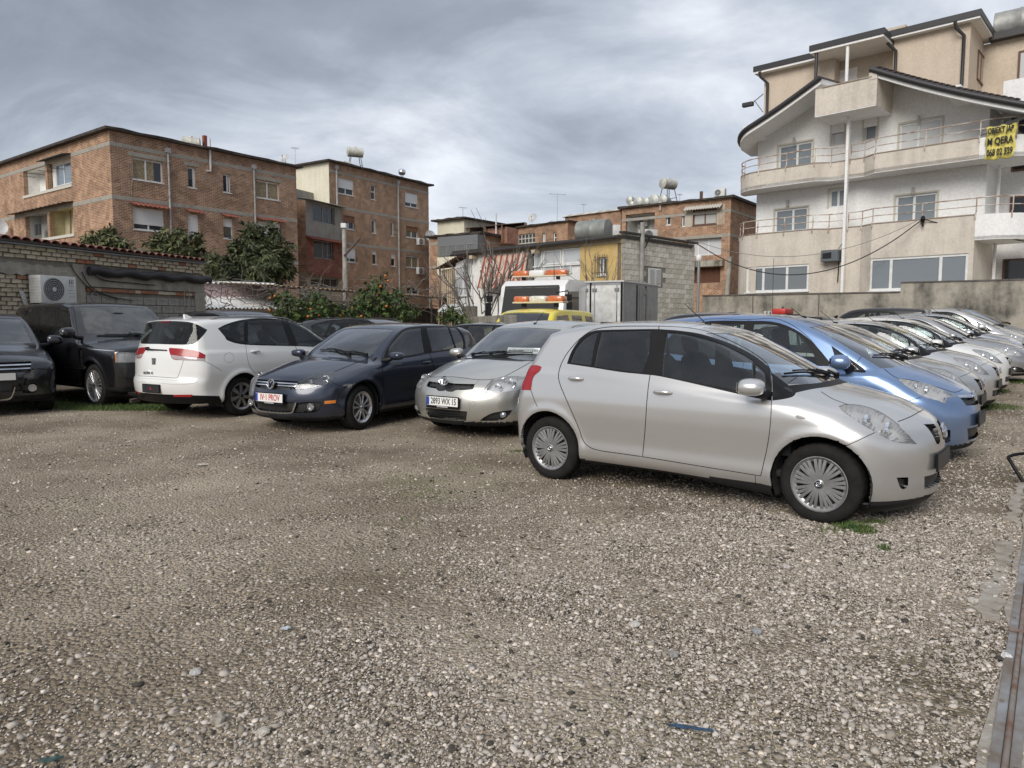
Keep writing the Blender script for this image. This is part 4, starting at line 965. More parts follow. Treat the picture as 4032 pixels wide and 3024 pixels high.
def tank(name,c,r,L,ang,label,col=(.45,.46,.43),stand=0,group=None,legs=True,lz=0):
    """water tank lying on its side on a steel stand; c = point under its middle"""
    t = empty(name,c,ang,label,'tank',group); m = mat('tank metal %.2f %.2f %.2f' % col,col,.5,.35,noise=(3,.25,7))
    b = MB(); z = stand+r; b.lathe([(.001,-L/2-.06),(r*.6,-L/2-.045),(r,-L/2),(r*1.015,-L/2+.02),(r,-L/2+.05),(r,0),(r*1.012,.02),(r,.04),(r,L/2-.04),(r*1.015,L/2-.02),(r,L/2),(r*.6,L/2+.045),(.001,L/2+.06)],c=(0,0,z),axis='x',n=28); b.build('drum',m,t,40)
    b = MB(); b.lathe([(.001,.05),(.12,.045),(.13,0)],c=(0,0,z+r-.01),axis='z',n=14); b.build('hatch',m,t,40)
    st = mat('stand steel',(.10,.10,.10),.6,.5)
    if stand > .2:
        for sx in (-1,1):
            for sy in (-1,1):
                b = MB(); b.tube([(sx*L*.48,sy*r*1.3,0),(sx*L*.3,sy*r*.7,stand+r*.15)],.03,6); b.build('leg',st,t)
            b = MB(); b.tube([(sx*L*.4,-r*1.0,stand*.5),(sx*L*.4,r*1.0,stand*.5)],.022,6); b.build('brace',st,t)
    else:
        for sx in (-1,1):
            b = MB(); b.box((sx*L*.3-.05,-r*.7,0),(sx*L*.3+.05,r*.7,max(stand,.02)+r*.35)); b.build('cradle',st,t)
    return t
def dish(name,c,r,aim,label,pole=.5,group=None,wall=False):
    t = empty(name,c,0,label,'dish',group); a = np.asarray(aim,float); a /= np.linalg.norm(a); u = np.cross(a,[0,0,1.]); u /= np.linalg.norm(u); v = np.cross(u,a)
    b = MB(); vs = []; n,m = 24,5
    for i in range(m+1):
        rr_ = r*i/m; h = .25*r*(i/m)**2
        for k in range(n): th = 2*math.pi*k/n; vs.append(u*rr_*math.cos(th)+v*rr_*1.08*math.sin(th)+a*h+np.array([0,0,pole]))
    fs = [(i*n+k,i*n+(k+1) % n,(i+1)*n+(k+1) % n,(i+1)*n+k) for i in range(m) for k in range(n)]; b.add(vs,fs); b.build('reflector',mat('dish grey',(.5,.51,.52),.5,.1,noise=(3,.15)),t,50)
    c0 = np.array([0,0,pole]); b = MB(); b.tube([c0-v*r*.95+a*.2*r,c0+a*r*.95],.012,5); b.tube([c0+a*r*.9,c0+a*r*1.08],.035,8); b.build('feed_arm',mat('stand steel',(.10,.10,.10),.6,.5),t)
    b = MB(); b.tube([(0,0,0),c0*.98-a*.1,c0-a*.0],.022,6); b.build('mast',mat('stand steel',(.10,.10,.10),.6,.5),t); return t
def ac_unit(name,c,ang,label,w=.8,h=.55,dpt=.3,group=None,logo=False,detail=False):
    """outdoor air conditioner; local -y is its front"""
    t = empty(name,c,ang,label,'air conditioner',group); m = mat('ac casing',(.66,.66,.63),.45,noise=(4,.12)); dk = mat('ac grille dark',(.05,.05,.055),.6)
    b = MB(); b.box((-w/2,-dpt/2,0),(w/2,dpt/2,h)); b.build('casing',m,t,bevel=.015,smooth=40)
    R = h*.42; cx = -w*.14
    b = MB(); b.lathe([(.001,-.004),(R,-.004),(R,.01)],c=(cx,-dpt/2-.002,h*.5),axis='y',n=36); b.build('fan_opening',dk,t)
    for k,q in enumerate((.22,.42,.6,.78,.95)):
        b = MB(); b.lathe([(R*q-.008,-.02),(R*q+.008,-.02),(R*q+.008,-.012),(R*q-.008,-.012),(R*q-.008,-.02)],c=(cx,-dpt/2-.0,h*.5),axis='y',n=36); b.build('fan_ring',mat('ac ring',(.32,.32,.33),.5),t,50)
    b = MB(); b.lathe([(.001,-.028),(R*.16,-.026),(R*.18,-.012)],c=(cx,-dpt/2,h*.5),axis='y',n=20); b.build('fan_hub',m,t,40)
    if detail:
        for k in range(8):
            a = 2*math.pi*k/8; b = MB(); b.tube([(cx+R*.15*math.cos(a),-dpt/2-.016,h*.5+R*.15*math.sin(a)),(cx+R*.97*math.cos(a),-dpt/2-.016,h*.5+R*.97*math.sin(a))],.005,4); b.build('fan_spoke',mat('ac ring',(.32,.32,.33),.5),t)
        for zz in (.24,.36,.48): b = MB(); b.box((w*.27,-dpt/2-.006,h*zz),(w*.46,-dpt/2-.001,h*zz+.012)); b.build('louvre',mat('ac line',(.4,.4,.39),.5),t)
        for k in range(9):
            for sx in (-1,): b = MB(); b.box((-w/2-.012,-dpt/2+.02,.05+h*.1*k),(-w/2-.002,dpt/2-.02,.05+h*.1*k+.012)); b.build('side_grille',m,t)
        b = MB(); b.box((w*.30,-dpt/2-.006,h*.72),(w*.42,-dpt/2-.001,h*.88)); b.build('emblem',dk,t)
        b = MB(); b.box((w*.315,-dpt/2-.008,h*.735),(w*.405,-dpt/2-.005,h*.865)); b.build('emblem_face',m,t)
        b = MB(); b.prism([(w*.33,h*.80),(w*.36,h*.84),(w*.36,h*.76)],-dpt/2-.010,-dpt/2-.0085); b.prism([(w*.39,h*.80),(w*.363,h*.84),(w*.363,h*.76)],-dpt/2-.010,-dpt/2-.0085); tag(b.build('emblem_mark',dk,t),kind='stuff')
    for sx in (-1,1): b = MB(); b.box((sx*w*.35-.02,-dpt/2-.02,-.03),(sx*w*.35+.02,dpt/2+.1,-.002)); b.build('bracket',mat('stand steel',(.10,.10,.10),.6,.5),t)
    return t
def antenna(name,c,h,ang,label,n=5,L=.9,group=None):
    t = empty(name,c,ang,label,'antenna',group); m = mat('antenna alloy',(.35,.35,.36),.4,.7)
    b = MB(); b.tube([(0,0,0),(0,0,h)],.018,6); b.build('mast',m,t)
    if n:
        b = MB(); b.tube([(-L*.5,0,h*.95),(L*.5,0,h*.95)],.014,5); b.build('boom',m,t)
        for k in range(n): x = -L*.45+L*.9*k/max(1,n-1); b = MB(); b.tube([(x,-.22,h*.95+.02),(x,.22,h*.95+.02)],.008,4); b.build('element',m,t)
    return t
ZA = lambda x,y: (x/2.458,480+y/2.458)
ZB = lambda x,y: (800+x/2.328,500+y/2.328)
ZC = lambda x,y: (1650+x/2.766,700+y/2.766)
ZD = lambda x,y: (2300+x/2.765,700+y/2.765)
ZE = lambda x,y: (2800+x/2.37,50+y/2.37)
ZF = lambda x,y: (3300+x/2.37,50+y/2.37)
ZG = lambda x,y: (2800+x/1.795,700+y/1.795)
ZH = lambda x,y: (x/2.458,900+y/2.458)
BRICK = brick_mat('orange brickwork',(.41,.20,.092),(.255,.11,.052),(.46,.40,.33),weather=.45,msize=.017)
BRICK_SHADE = brick_mat('shaded brickwork',(.37,.185,.092),(.225,.10,.052),(.42,.36,.30),weather=.45,msize=.017)  # darker copy of the orange brick, shade of unlit faces in its colour
CONC = stain_mat('grey concrete band',(.36,.34,.30),(.22,.2,.17),.6); ROOFD = mat('dark roof felt',(.055,.045,.038),.9,noise=(4,.5),bump=(12,.6))
PLAST = stain_mat('cream plaster',(.74,.70,.56),(.5,.46,.36),.35); GREYPL = stain_mat('grey render',(.33,.32,.29),(.18,.17,.15),.7)
WHT = stain_mat('white render',(.83,.83,.82),(.70,.70,.67),.3,streak=3,bump=.12); BEI = stain_mat('beige render',(.64,.585,.51),(.44,.40,.345),.62,streak=3.2,bump=.3)
REDTILE = mat('red corrugated sheet',(.25,.075,.05),.8,noise=(6,.5,6,(.16,.06,.045))); PIPE = mat('drain pipe',(.42,.41,.39),.6,noise=(5,.3)); PALE = mat('loggia white',(.80,.80,.77),.9,noise=(2,.15)); CREAM = mat('loggia cream',(.55,.50,.33),.9,noise=(2,.2))
def bands(B,zs,L,D,th=.2,left=True,right=False):
    for z in zs:
        b = MB(); b.box((-.004,-.015,z-th),(L+.004,.0,z)); b.build('concrete_band',CONC,B.root)
        if left: b = MB(); b.box((-.015,.0,z-th),(.0,D,z)); b.build('concrete_band',CONC,B.root)
        if right: b = MB(); b.box((L,.0,z-th),(L+.015,D,z)); b.build('concrete_band',CONC,B.root)
def awn(B,r,dep=.55,m=None,name='window_awning',axis='u'):
    """little sloping corrugated sheet above a window"""
    u0,z0,u1,z1 = r; b = MB(); corrugated(b,(u0-.15,-.002,z1+.28),(u1-u0+.3,0,0),(0,-dep,-.22),max(4,int((u1-u0)*5)),.02); b.build(name,m or REDTILE,B.root)
def box_shell(B,L,D,zt,holes,m,z0=0,lefth=(),mleft=None,righth=(),mright=None,dl=.22,mrev=None,dleft=None):
    b = MB(); holed_wall(b,0,L,z0,zt,list(holes),0,dl,0,0); b.add([(L,0,z0),(L,D,z0),(L,D,zt),(L,0,zt)],[(0,1,2,3)],0) if not righth and mright is None else None
    b.add([(0,D,z0),(L,D,z0),(L,D,zt),(0,D,zt)],[(3,2,1,0)],0); b.add([(0,0,zt-.01),(L,0,zt-.01),(L,D,zt-.01),(0,D,zt-.01)],[(0,1,2,3)],0)
    w = b.build('wall',m,B.root)
    b = MB(); holed_wall(b,0,D,z0,zt,list(lefth),0,dleft or .2,0,0,axis='v'); b.build('wall',mleft or m,B.root)
    if righth or mright is not None:
        b = MB(); holed_wall(b,0,D,z0,zt,list(righth),L,-.2,0,0,axis='v'); b.build('wall',mright or m,B.root)
    # dark rooms behind the openings
    return w
def roof_slab(B,L,D,zt,o=.3,th=.12,m=None):
    b = MB(); n = 14; vs = []
    rs = np.random.RandomState(int(zt*100))
    for k in range(n+1):
        x = -o+(L+2*o)*k/n
        for (y,z) in ((-o+rs.uniform(-.05,.05),zt),(-o+rs.uniform(-.05,.05),zt+th+rs.uniform(-.03,.04)),(D+o,zt+th),(D+o,zt)): vs.append((x,y,z))
    fs = [(4*k+i,4*k+(i+1) % 4,4*k+4+(i+1) % 4,4*k+4+i) for k in range(n) for i in range(4)]+[(0,1,2,3),(4*n+3,4*n+2,4*n+1,4*n)]
    b.add(vs,fs); return b.build('roof',m or ROOFD,B.root)
def pipe(B,u,z0,z1,y=-.08,r=.055,m=None,hopper=True):
    b = MB(); b.tube([(u,y,z0),(u,y,z1)],r,8)
    if hopper: b.box((u-.14,y-.09,z1),(u+.14,y+.08,z1+.25))
    b.build('drain_pipe',m or PIPE,B.root)
DARKR = mat('opening shade',(.015,.015,.017),.9)  # near-black colour paints the shade inside openings
def dark_room(B,r,d0,d1,axis='u',m=None):
    u0,z0,u1,z1 = r; f = (lambda u,d,z: (u,d,z)) if axis == 'u' else (lambda u,d,z: (d,u,z)); b = MB()
    b.add([f(u0,d1,z0),f(u1,d1,z0),f(u1,d1,z1),f(u0,d1,z1)],[(0,1,2,3)]); b.build('back_wall',m or DARKR,B.root)
# ================================================================ brick block on the left
A = Bld('brick_apartment_block',ZA(1055,80),38.8,ZB(850,375),'orange brick apartment block with open loggias and water drum on roof')
w1 = A.rect(ZA(1278,338),ZA(1585,598)); w2 = A.rect(ZA(1815,430),ZA(1900,645)); w3 = A.rect(ZB(180,425),ZB(258,608)); w4 = A.rect(ZB(483,480),ZB(705,678))
l1 = A.rect(ZA(1285,822),ZA(1598,1068)); l2 = A.rect(ZA(1815,888),ZA(1930,1105)); l3 = A.rect(ZB(182,835),ZB(280,1030)); l4 = A.rect(ZB(500,862),ZB(720,1080))
g = [(l1[0],.9,l1[2],2.4),(l4[0],.9,l4[2],2.4)]
y0,zb = A.sx(*ZA(695,606),0); y1,zb2 = A.sx(*ZA(235,712),0); _,zt_ = A.sx(*ZA(695,345),0); _,zt2 = A.sx(*ZA(235,455),0)
lu = (y0,(zb+zb2)/2,y1,(zt_+zt2)/2); a0,zb = A.sx(*ZA(718,1080),0); a1,_ = A.sx(*ZA(252,1110),0); _,zt_ = A.sx(*ZA(712,795),0)
ll = (a0,zb,a1,zt_); D = 17.0; L = A.L
box_shell(A,L,D,A.zt,[w1,w2,w3,w4,l1,l2,l3,l4]+g,BRICK_SHADE,lefth=[lu,ll],mleft=BRICK,dleft=.9)
zs_ = [A.uv(*ZA(1065,188))[1],A.uv(*ZA(1080,703))[1]]; bands(A,zs_+[zs_[1]-(zs_[0]-zs_[1])],L,D); roof_slab(A,L,D,A.zt,.32,.14)
for r,kw in ((w1,dict(mull=(.45,),curtain=[(0,.72)])),(w2,dict(mull=(.8,))),(w3,dict(mull=(.65,))),(w4,dict(curtain=[(0,1)])),(l1,dict(shutter=.74)),(l2,dict(shutter=1.0,mull=())),(l3,dict(shutter=.4,mull=())),(l4,dict(shutter=.9)),(g[0],{}),(g[1],{})): A.window(r,.12,**kw)
for r in (l1,l2,l3,l4): awn(A,r)
for r in (w1,w2,w4): b = MB(); b.box((r[0]-.2,-.02,r[3]+.05),(r[2]+.2,.0,r[3]+.25)); b.build('lintel',CONC,A.root)
# loggias on the left face (local x grows inwards)
def loggia(B,r,mats,d=.9,split=.5):
    ya,za,yb,zb = r; ym = ya+(yb-ya)*split
    for (p,q,m) in ((ya,ym,mats[0]),(ym,yb,mats[1])):
        b = MB(); b.add([(d-.02,p,za),(d-.02,q,za),(d-.02,q,zb),(d-.02,p,zb)],[(0,1,2,3)]); b.add([(.24,p,zb-.01),(d,p,zb-.01),(d,q,zb-.01),(.24,q,zb-.01)],[(0,1,2,3)]); b.add([(.24,p,za+.01),(d,p,za+.01),(d,q,za+.01),(.24,q,za+.01)],[(0,1,2,3)]); b.add([(.24,q-.01,za),(d,q-.01,za),(d,q-.01,zb),(.24,q-.01,zb)],[(0,1,2,3)]); b.add([(.24,p+.01,za),(d,p+.01,za),(d,p+.01,zb),(.24,p+.01,zb)],[(0,1,2,3)]); b.build('loggia_lining',m,B.root)
    b = MB(); b.box((0.01,ym-.15,za),(.23,ym+.15,zb)); b.build('loggia_pier',BRICK,B.root)
loggia(A,lu,(PALE,PALE)); loggia(A,ll,(CREAM,mat('loggia grey',(.4,.4,.38),.9)))
ym = (lu[0]+lu[2])/2; b = MB(); holed_wall(b,lu[0]+.02,ym-.16,lu[1],lu[3],[(lu[0]+.55,lu[1]+.15,ym-.55,lu[3]-.1)],.28,.1,axis='v'); b.build('loggia_screen',stain_mat('flaking white',(.72,.71,.67),(.35,.2,.1),.5,streak=2),A.root)
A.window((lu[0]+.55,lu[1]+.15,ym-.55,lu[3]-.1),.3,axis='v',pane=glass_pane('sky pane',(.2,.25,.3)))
for (r,z_) in ((lu,lu[3]),(ll,ll[3])):
    b = MB(); corrugated(b,(.0,r[0]-.1,z_+.16),(0,(r[2]-r[0])*(.52 if r is lu else 1.25),0),(-.5,0,-.10),14,.02); b.build('loggia_awning',mat('dark awning sheet',(.06,.05,.045),.8),A.root)
    b = MB(); b.box((-.06,r[0]-.1,r[1]-.16),(.0,r[2]+.1,r[1]-.0)); b.build('loggia_sill',mat('pale sill',(.55,.53,.48),.8),A.root)
for k in range(4): b = MB(); b.tube([(-.02,lu[0]+.8+k*1.3,lu[1]+.9),(-.9,lu[0]+.8+k*1.3,lu[1]+.85)],.018,5); b.build('drying_bar',mat('stand steel',(.10,.10,.10),.6,.5),A.root)
for k in range(4):
    b = MB(); y_ = ll[2]-.7-k*.25; b.box((.3,y_,ll[1]+.35),(.33,y_+.2,ll[1]+1.0)); b.build('hanging_cloth',mat('cloth %d' % (k % 2),(.02,.02,.025) if k % 2 else (.05,.05,.06),.9),A.root)
b = MB(); b.tube([(.35,ll[0]+1.3,ll[1]),(.6,ll[0]+1.8,ll[1]+1.5)],.05,6); b.build('leaning_plank',mat('old wood',(.2,.14,.09),.9),A.root)
u,z = A.uv(*ZA(1618,300)); pipe(A,u,0,z); u,z = A.uv(*ZB(458,385)); pipe(A,u,0,z)
b = MB(); u,z = A.uv(*ZA(2030,470)); _,zz = A.uv(*ZA(2020,165)); b.tube([(u-.25,.0,z-.05),(u,-.08,z-.05),(u,-.1,z+.2),(u,-.1,zz)],.06,7); b.build('flue_pipe',mat('white flue',(.6,.6,.6),.5),A.root)
u,z = A.uv(*ZA(1850,235),1.2); p = A.world(u,1.2,A.zt+.13); tank('roof_water_drum',p ,.36,.95,.35,'pale water drum lying on the left brick block roof',(.6,.59,.52))
b = MB(); p = A.world(u+1.35,1.0,A.zt+.1); b.box((-.1,-.1,0),(.1,.1,.95)); o = b.build('chimney',mat('red chimney',(.26,.08,.055),.9),A.root); o.location = (u+.75,1.0,A.zt+.1)
u,z = A.uv(*ZA(2000,570)); ant = antenna('wall_aerial',A.world(u-.3,-.6,z),.05,A.root.rotation_euler[2]+.2,'television aerial of thin rods fixed to the left brick block',7,1.6)
dish('satellite_dish',A.world(.0,0,0)*0+np.array([*(A.A-A.d*.7-A.n*A.sx(*ZA(110,1035),0)[0]),A.sx(*ZA(110,1035),0)[1]-.1]),.5,(.55,-.8,.25),'round grey satellite dish beside the left brick block loggia',pole=.1)
b = MB(); pp = [A.world(u_,-.02,z_) for u_,z_ in (A.uv(*ZA(1280,570)),A.uv(*ZA(1265,640)),A.uv(*ZA(1275,720)),A.uv(*ZA(1330,790)))]; b.tube(pp,.015,4); tag(b.build('wall_cable',mat('cable pale',(.4,.33,.25),.8)),'pale cable hanging below a window of the left brick block','cable')
# ================================================================ second brick block
B = Bld('brick_apartment_block',ZB(1150,318),55.0,ZB(2065,540),'tall orange brick apartment block with cream plastered gable'); L = B.L; D = 9.0
H = []
for tl,br,kw in (((1237,460),(1385,635),dict(shutter=.62)),((1537,527),(1585,672),dict(mull=(),trans=(.55,))),((1850,590),(1972,748),dict(shutter=.72)),((1285,808),(1390,945),dict(shutter=.48,shm=shutter_mat('brown shutter',(.22,.10,.055)))),((1545,845),(1590,980),dict(mull=(.75,))),((1720,866),(1755,1004),dict(mull=(.7,))),((1860,905),(1972,1025),dict(shutter=.42,shm=shutter_mat('brown shutter',(.22,.10,.055)))),((1290,1105),(1405,1245),dict(shutter=.72)),((1550,1135),(1598,1265),dict(shutter=.25,mull=())),((1722,1158),(1768,1280),dict(shutter=.4,mull=())),((1860,1172),(1980,1296),dict(shutter=.14,curtain=[(0,1)])),((1865,1462),(1980,1535),{}),((1550,1440),(1600,1540),{})):
    H.append((B.rect(ZB(*tl),ZB(*br)),kw))
box_shell(B,L,D,B.zt,[h for h,_ in H],BRICK,mleft=PLAST); roof_slab(B,L,D,B.zt,.35,.14)
for r,kw in H: B.window(r,.12,**kw)
zz = [B.uv(*ZB(1155,385))[1],B.uv(*ZB(1300,735))[1],B.uv(*ZB(1300,1055))[1]]; bands(B,zz,L,D,left=False)
for px,py in ((1215,385),(1780,520)): u,z = B.uv(*ZB(px,py)); pipe(B,u,0,z,r=.07)
u,_ = B.uv(*ZB(1420,370),1.5); tank('water_tank',B.world(u,1.8,B.zt+.13),.38,1.2,B.root.rotation_euler[2]-.6,'cream water tank raised on a steel stand above the second brick block',(.62,.61,.54),stand=1.25)
u,_ = B.uv(*ZB(1325,340),1.2); tank('water_tank',B.world(u,1.6,B.zt+.13),.32,1.1,B.root.rotation_euler[2]-.5,'cream water tank lying low beside the tank stand on the second block',(.62,.61,.54))
u,z = B.uv(*ZB(2030,1005)); dish('satellite_dish',B.world(u,-.6,z-.1),.46,(.35,-.9,.25),'large white satellite dish on the second brick block wall',pole=.1)
u,z = B.uv(*ZB(1965,1085)); ac_unit('air_conditioner',B.world(u,-.35,z),B.root.rotation_euler[2],'air conditioner under the large satellite dish',.75,.58,.3); u,z = B.uv(*ZB(1962,1352)); ac_unit('air_conditioner',B.world(u,-.35,z),B.root.rotation_euler[2],'air conditioner on the second brick block below the lower right window',.75,.58,.3)
for k,(px,py,h) in enumerate(((845,350,2.2),)): antenna('roof_antenna',np.array([*gnd(*ZB(px,py),A.zt)[:2],A.zt+.1]),1.0,.5,'thin roof antenna between the two brick blocks',5,.45)
dish('satellite_dish',np.array([*gnd(*ZB(752,352),A.zt)[:2],A.zt-.1]),.32,(-.3,-.8,.5),'white satellite dish peeping over the left brick block roof',pole=.5)
u,_ = B.uv(*ZB(1865,490)); b = MB(); p = B.world(u,.5,B.zt+.1); sup_ell(b,p+[0,0,.65],(.32,.32,.28),2.2,14); b.tube([p,p+[0,0,.45]],.12,8); tag(b.build('roof_vent',M_CHR(),None,50),'shiny round chimney cowl on the second brick block roof','vent')
# stacked balconies
T = Bld('balcony_stack',ZB(935,668),52.0,ZB(1270,745),'stack of closed balconies in grey render and red brick','balcony'); L = T.L; zl = T.zt
r1 = T.rect(ZB(1003,698),ZB(1208,900)); r2 = T.rect(ZB(1013,1030),ZB(1196,1220)); r3 = T.rect(ZB(985,1370),ZB(1240,1475))
f1 = T.uv(*ZB(935,1000))[1]; f2 = T.uv(*ZB(935,1330))[1]
for (za_,zb_,m,hs) in ((f1,zl,GREYPL,[r1]),(f2,f1-.003,brick_mat('red brickwork',(.27,.10,.07),(.2,.07,.05),(.3,.2,.16)),[r2]),(0,f2-.003,stain_mat('tan render',(.4,.36,.28),(.25,.2,.15),.6),[r3])):
    b = MB(); holed_wall(b,0,L,za_,zb_,hs,0,.25); b.add([(L,0,za_),(L,3,za_),(L,3,zb_),(L,0,zb_)],[(0,1,2,3)]); b.build('wall',m,T.root)
    b = MB(); b.add([(0,0,za_),(0,3,za_),(0,3,zb_),(0,0,zb_)],[(0,1,2,3)]); b.build('wall',BRICK if za_ > 0 else m,T.root)
for r in (r1,r2,r3): T.window(r,.14,mull=(.5,.75),frame=mat('grey pvc',(.25,.25,.25),.5),sill=False,pane=glass_pane('grey pane',(.06,.065,.07)))
b = MB(); corrugated(b,(-.1,-.5,zl+.02),(L+.4,0,0),(0,2.0,.35),20,.02); b.build('sheet_roof',mat('grey sheet',(.32,.34,.33),.6,noise=(4,.3)),T.root)
for zz_ in (f1,f2): b = MB(); corrugated(b,(-.1,.0,zz_+.06),(L+.2,0,0),(0,-.6,-.25),20,.03); b.build('balcony_awning',REDTILE,T.root)
b = MB(); b.box((.0,.05,0),(L,3.0,.02)); b.build('base',CONC,T.root)
b = MB(); b.box((-.3,2.0,zl+.3),(L,3.4,zl+1.15)); b.build('attic',GREYPL,T.root)
# ================================================================ far brick house in the middle with bay window
Mi = Bld('brick_house',ZC(110,655),61.0,ZC(660,612),'distant brick house with a grey glazed bay'); L = Mi.L; D = 8
rb = Mi.rect(ZC(285,690),ZC(590,850)); bay_ = Mi.rect(ZC(285,675),ZC(655,840))
box_shell(Mi,L,D,Mi.zt,[],BRICK,mright=BRICK_SHADE); roof_slab(Mi,L,D,Mi.zt,.3,.15); bands(Mi,[Mi.uv(*ZC(110,710))[1],Mi.uv(*ZC(110,965))[1]],L,D,left=False,right=True)
b = MB(); b.box((bay_[0],-1.0,bay_[1]-.1),(L+.5,-.02,bay_[3]+.1)); b.build('bay',mat('bay grey',(.16,.17,.18),.6),Mi.root)
for k in range(4): t0 = bay_[0]+.15+(L+.2-bay_[0])*k/4; Mi.window((t0,bay_[1],t0+(L+.2-bay_[0])/4-.1,bay_[3]-.55),-1.05,mull=(),frame=mat('bay frame',(.2,.21,.22),.5),sill=False,pane=glass_pane('pale pane',(.16,.17,.17)))
b = MB(); b.box((bay_[0]-.05,-1.02,bay_[1]-1.6),(L+.5,-.02,bay_[1]-.12)); b.build('bay_apron',PLAST,Mi.root)
# penthouse with washing
Pt = Bld('roof_flat',ZC(200,480),64.0,ZC(490,448),'whitewashed rooftop flat with washing hung under a lean-to'); L = Pt.L
box_shell(Pt,L,7,Pt.zt,[],PLAST,z0=Mi.zt-.5); roof_slab(Pt,L,7,Pt.zt,.4,.15)
b = MB(); x1 = Pt.uv(*ZC(1030,460),1.5)[0]; b.box((L,3.2,Mi.zt-.5),(x1,3.4,Pt.zt-.3)); b.build('terrace_wall',BRICK_SHADE,Pt.root)
b = MB(); corrugated(b,(L-.3,.2,Pt.zt-.75),(x1-L+.2,0,0),(0,3.2,.5),30,.04); b.build('terrace_roof',mat('rust sheet',(.16,.1,.07),.8,noise=(3,.5)),Pt.root)
b = MB(); b.box((x1-2.4,.6,Mi.zt-.5),(x1,3.3,Pt.zt-.9)); b.build('terrace_room',brick_mat('pink brickwork',(.42,.2,.14),(.33,.15,.1),(.4,.3,.25)),Pt.root)
for k in range(12):
    rs = np.random.RandomState(k); b = MB(); x = L+.6+k*(x1-L-3)/12; h_ = .5+rs.rand()*.7; b.box((x,.8+.1*(k % 2),Pt.zt-1.3-h_),(x+.35+.3*rs.rand(),.83+.1*(k % 2),Pt.zt-1.2)); b.build('washing',mat('wash %d' % (k % 5),[(.6,.6,.6),(.1,.04,.04),(.03,.03,.04),(.35,.3,.3),(.3,.05,.06)][k % 5],.9),Pt.root)
for k in range(3): b = MB(); x = L+.3+(x1-L-.6)*k/2; b.tube([(x,.3,Mi.zt-.4),(x,.3,Pt.zt-.75)],.06,6); b.build('post',mat('old wood',(.2,.14,.09),.9),Pt.root)
b = MB(); p = Pt.world(x1-.9,.3,0); b.tube([(p[0],p[1],Mi.zt-.5),(p[0],p[1],Mi.zt+1.9)],.07,6); tag(b.build('white_flue',mat('white flue',(.6,.6,.6),.5)),'tall white flue beside the rooftop flat','flue')
antenna('roof_antenna',Pt.world(1.2,2,Pt.zt),1.4,.6,'television antenna on the whitewashed rooftop flat',4,.7)
dish('satellite_dish',np.array([*gnd(*ZC(1240,500),Pt.zt-1)[:2],Pt.zt-.9]),.36,(-.4,-.85,.35),'big pale satellite dish next to the rooftop flat',pole=.3)
# ================================================================ long brick block behind, right of centre
Rb = Bld('brick_apartment_block',ZD(412,342),None,ZD(1600,218),'long brick block with a row of drum water tanks on its roof',Yb=50.0); L = Rb.L; D = 11; U = lambda x,y,dep=0: Rb.uv(*ZD(x,y),dep)
big = Rb.rect(ZD(455,405),ZD(765,640)); ws_ = [Rb.rect(ZD(892,420),ZD(942,512)),Rb.rect(ZD(1062,402),ZD(1096,530)),Rb.rect(ZD(1185,355),ZD(1440,500)),Rb.rect(ZD(1115,650),ZD(1492,835)),Rb.rect(ZD(1200,985),ZD(1480,1140))]
box_shell(Rb,L,D,Rb.zt,[big]+ws_,BRICK,mright=BRICK_SHADE); roof_slab(Rb,L,D,Rb.zt,.25,.14)
b = MB(); u0,z0,u1,z1 = big; b.add([(u0,1.8,z0),(u1,1.8,z0),(u1,1.8,z1),(u0,1.8,z1)],[(0,1,2,3)]); b.add([(u0+.01,.22,z0),(u0+.01,1.8,z0),(u0+.01,1.8,z1),(u0+.01,.22,z1)],[(0,1,2,3)]); b.add([(u1-.01,.22,z0),(u1-.01,1.8,z0),(u1-.01,1.8,z1),(u1-.01,.22,z1)],[(0,1,2,3)]); b.add([(u0,.22,z1-.01),(u1,.22,z1-.01),(u1,1.8,z1-.01),(u0,1.8,z1-.01)],[(0,1,2,3)]); b.build('loggia_lining',PALE,Rb.root)
Rb.window(ws_[0],.12,mull=(),sill=True); Rb.window(ws_[1],.12,mull=())
GL = stain_mat('peeling render',(.5,.47,.40),(.3,.16,.08),.7,streak=2); r = Rb.rect(ZD(1100,330),ZD(1530,505)); b = MB(); holed_wall(b,r[0],r[2],r[1],r[3],[ws_[2]],-.012,.012); b.build('render_patch',GL,Rb.root)
Rb.window(ws_[2],.1,frame=mat('brown frame',(.12,.06,.04),.6),pane=glass_pane('lace pane',(.45,.45,.43)),fw=.08)
Rb.window(ws_[3],.3,mull=(.3,.6),pane=glass_pane('white cloth pane',(.55,.56,.57)),sill=False); 
b = MB(); u0,z0,u1,z1 = ws_[4]; b.add([(u0,.3,z0),(u1,.3,z0),(u1,.3,z1),(u0,.3,z1)],[(0,1,2,3)]); b.build('back_wall',mat('rust brown',(.13,.07,.05),.9),Rb.root)
for k in range(22): b = MB(); x = u0+(u1-u0)*k/21; b.tube([(x,.02,z0),(x,.02,z1)],.018,5); b.build('grille_bar',mat('rusty bar',(.2,.09,.05),.8),Rb.root)
b = MB(); b.box((u0-.2,-.5,z1+.05),(u1+.3,0,z1+.45)); b.build('canopy',stain_mat('mossy concrete',(.4,.38,.33),(.1,.1,.08),.9),Rb.root)
b = MB(); n = 30; r = Rb.rect(ZD(1110,318),ZD(1510,345)); corrugated(b,(r[0],-.02,r[3]),(r[2]-r[0],0,0),(0,-.5,-.3),14,.04); b.build('scalloped_awning',mat('awning cloth',(.55,.53,.48),.9),Rb.root)
zb1 = U(450,425)[1]; bands(Rb,[U(1100,400)[1]+.1,U(1130,640)[1]],L,D,left=False,right=True)
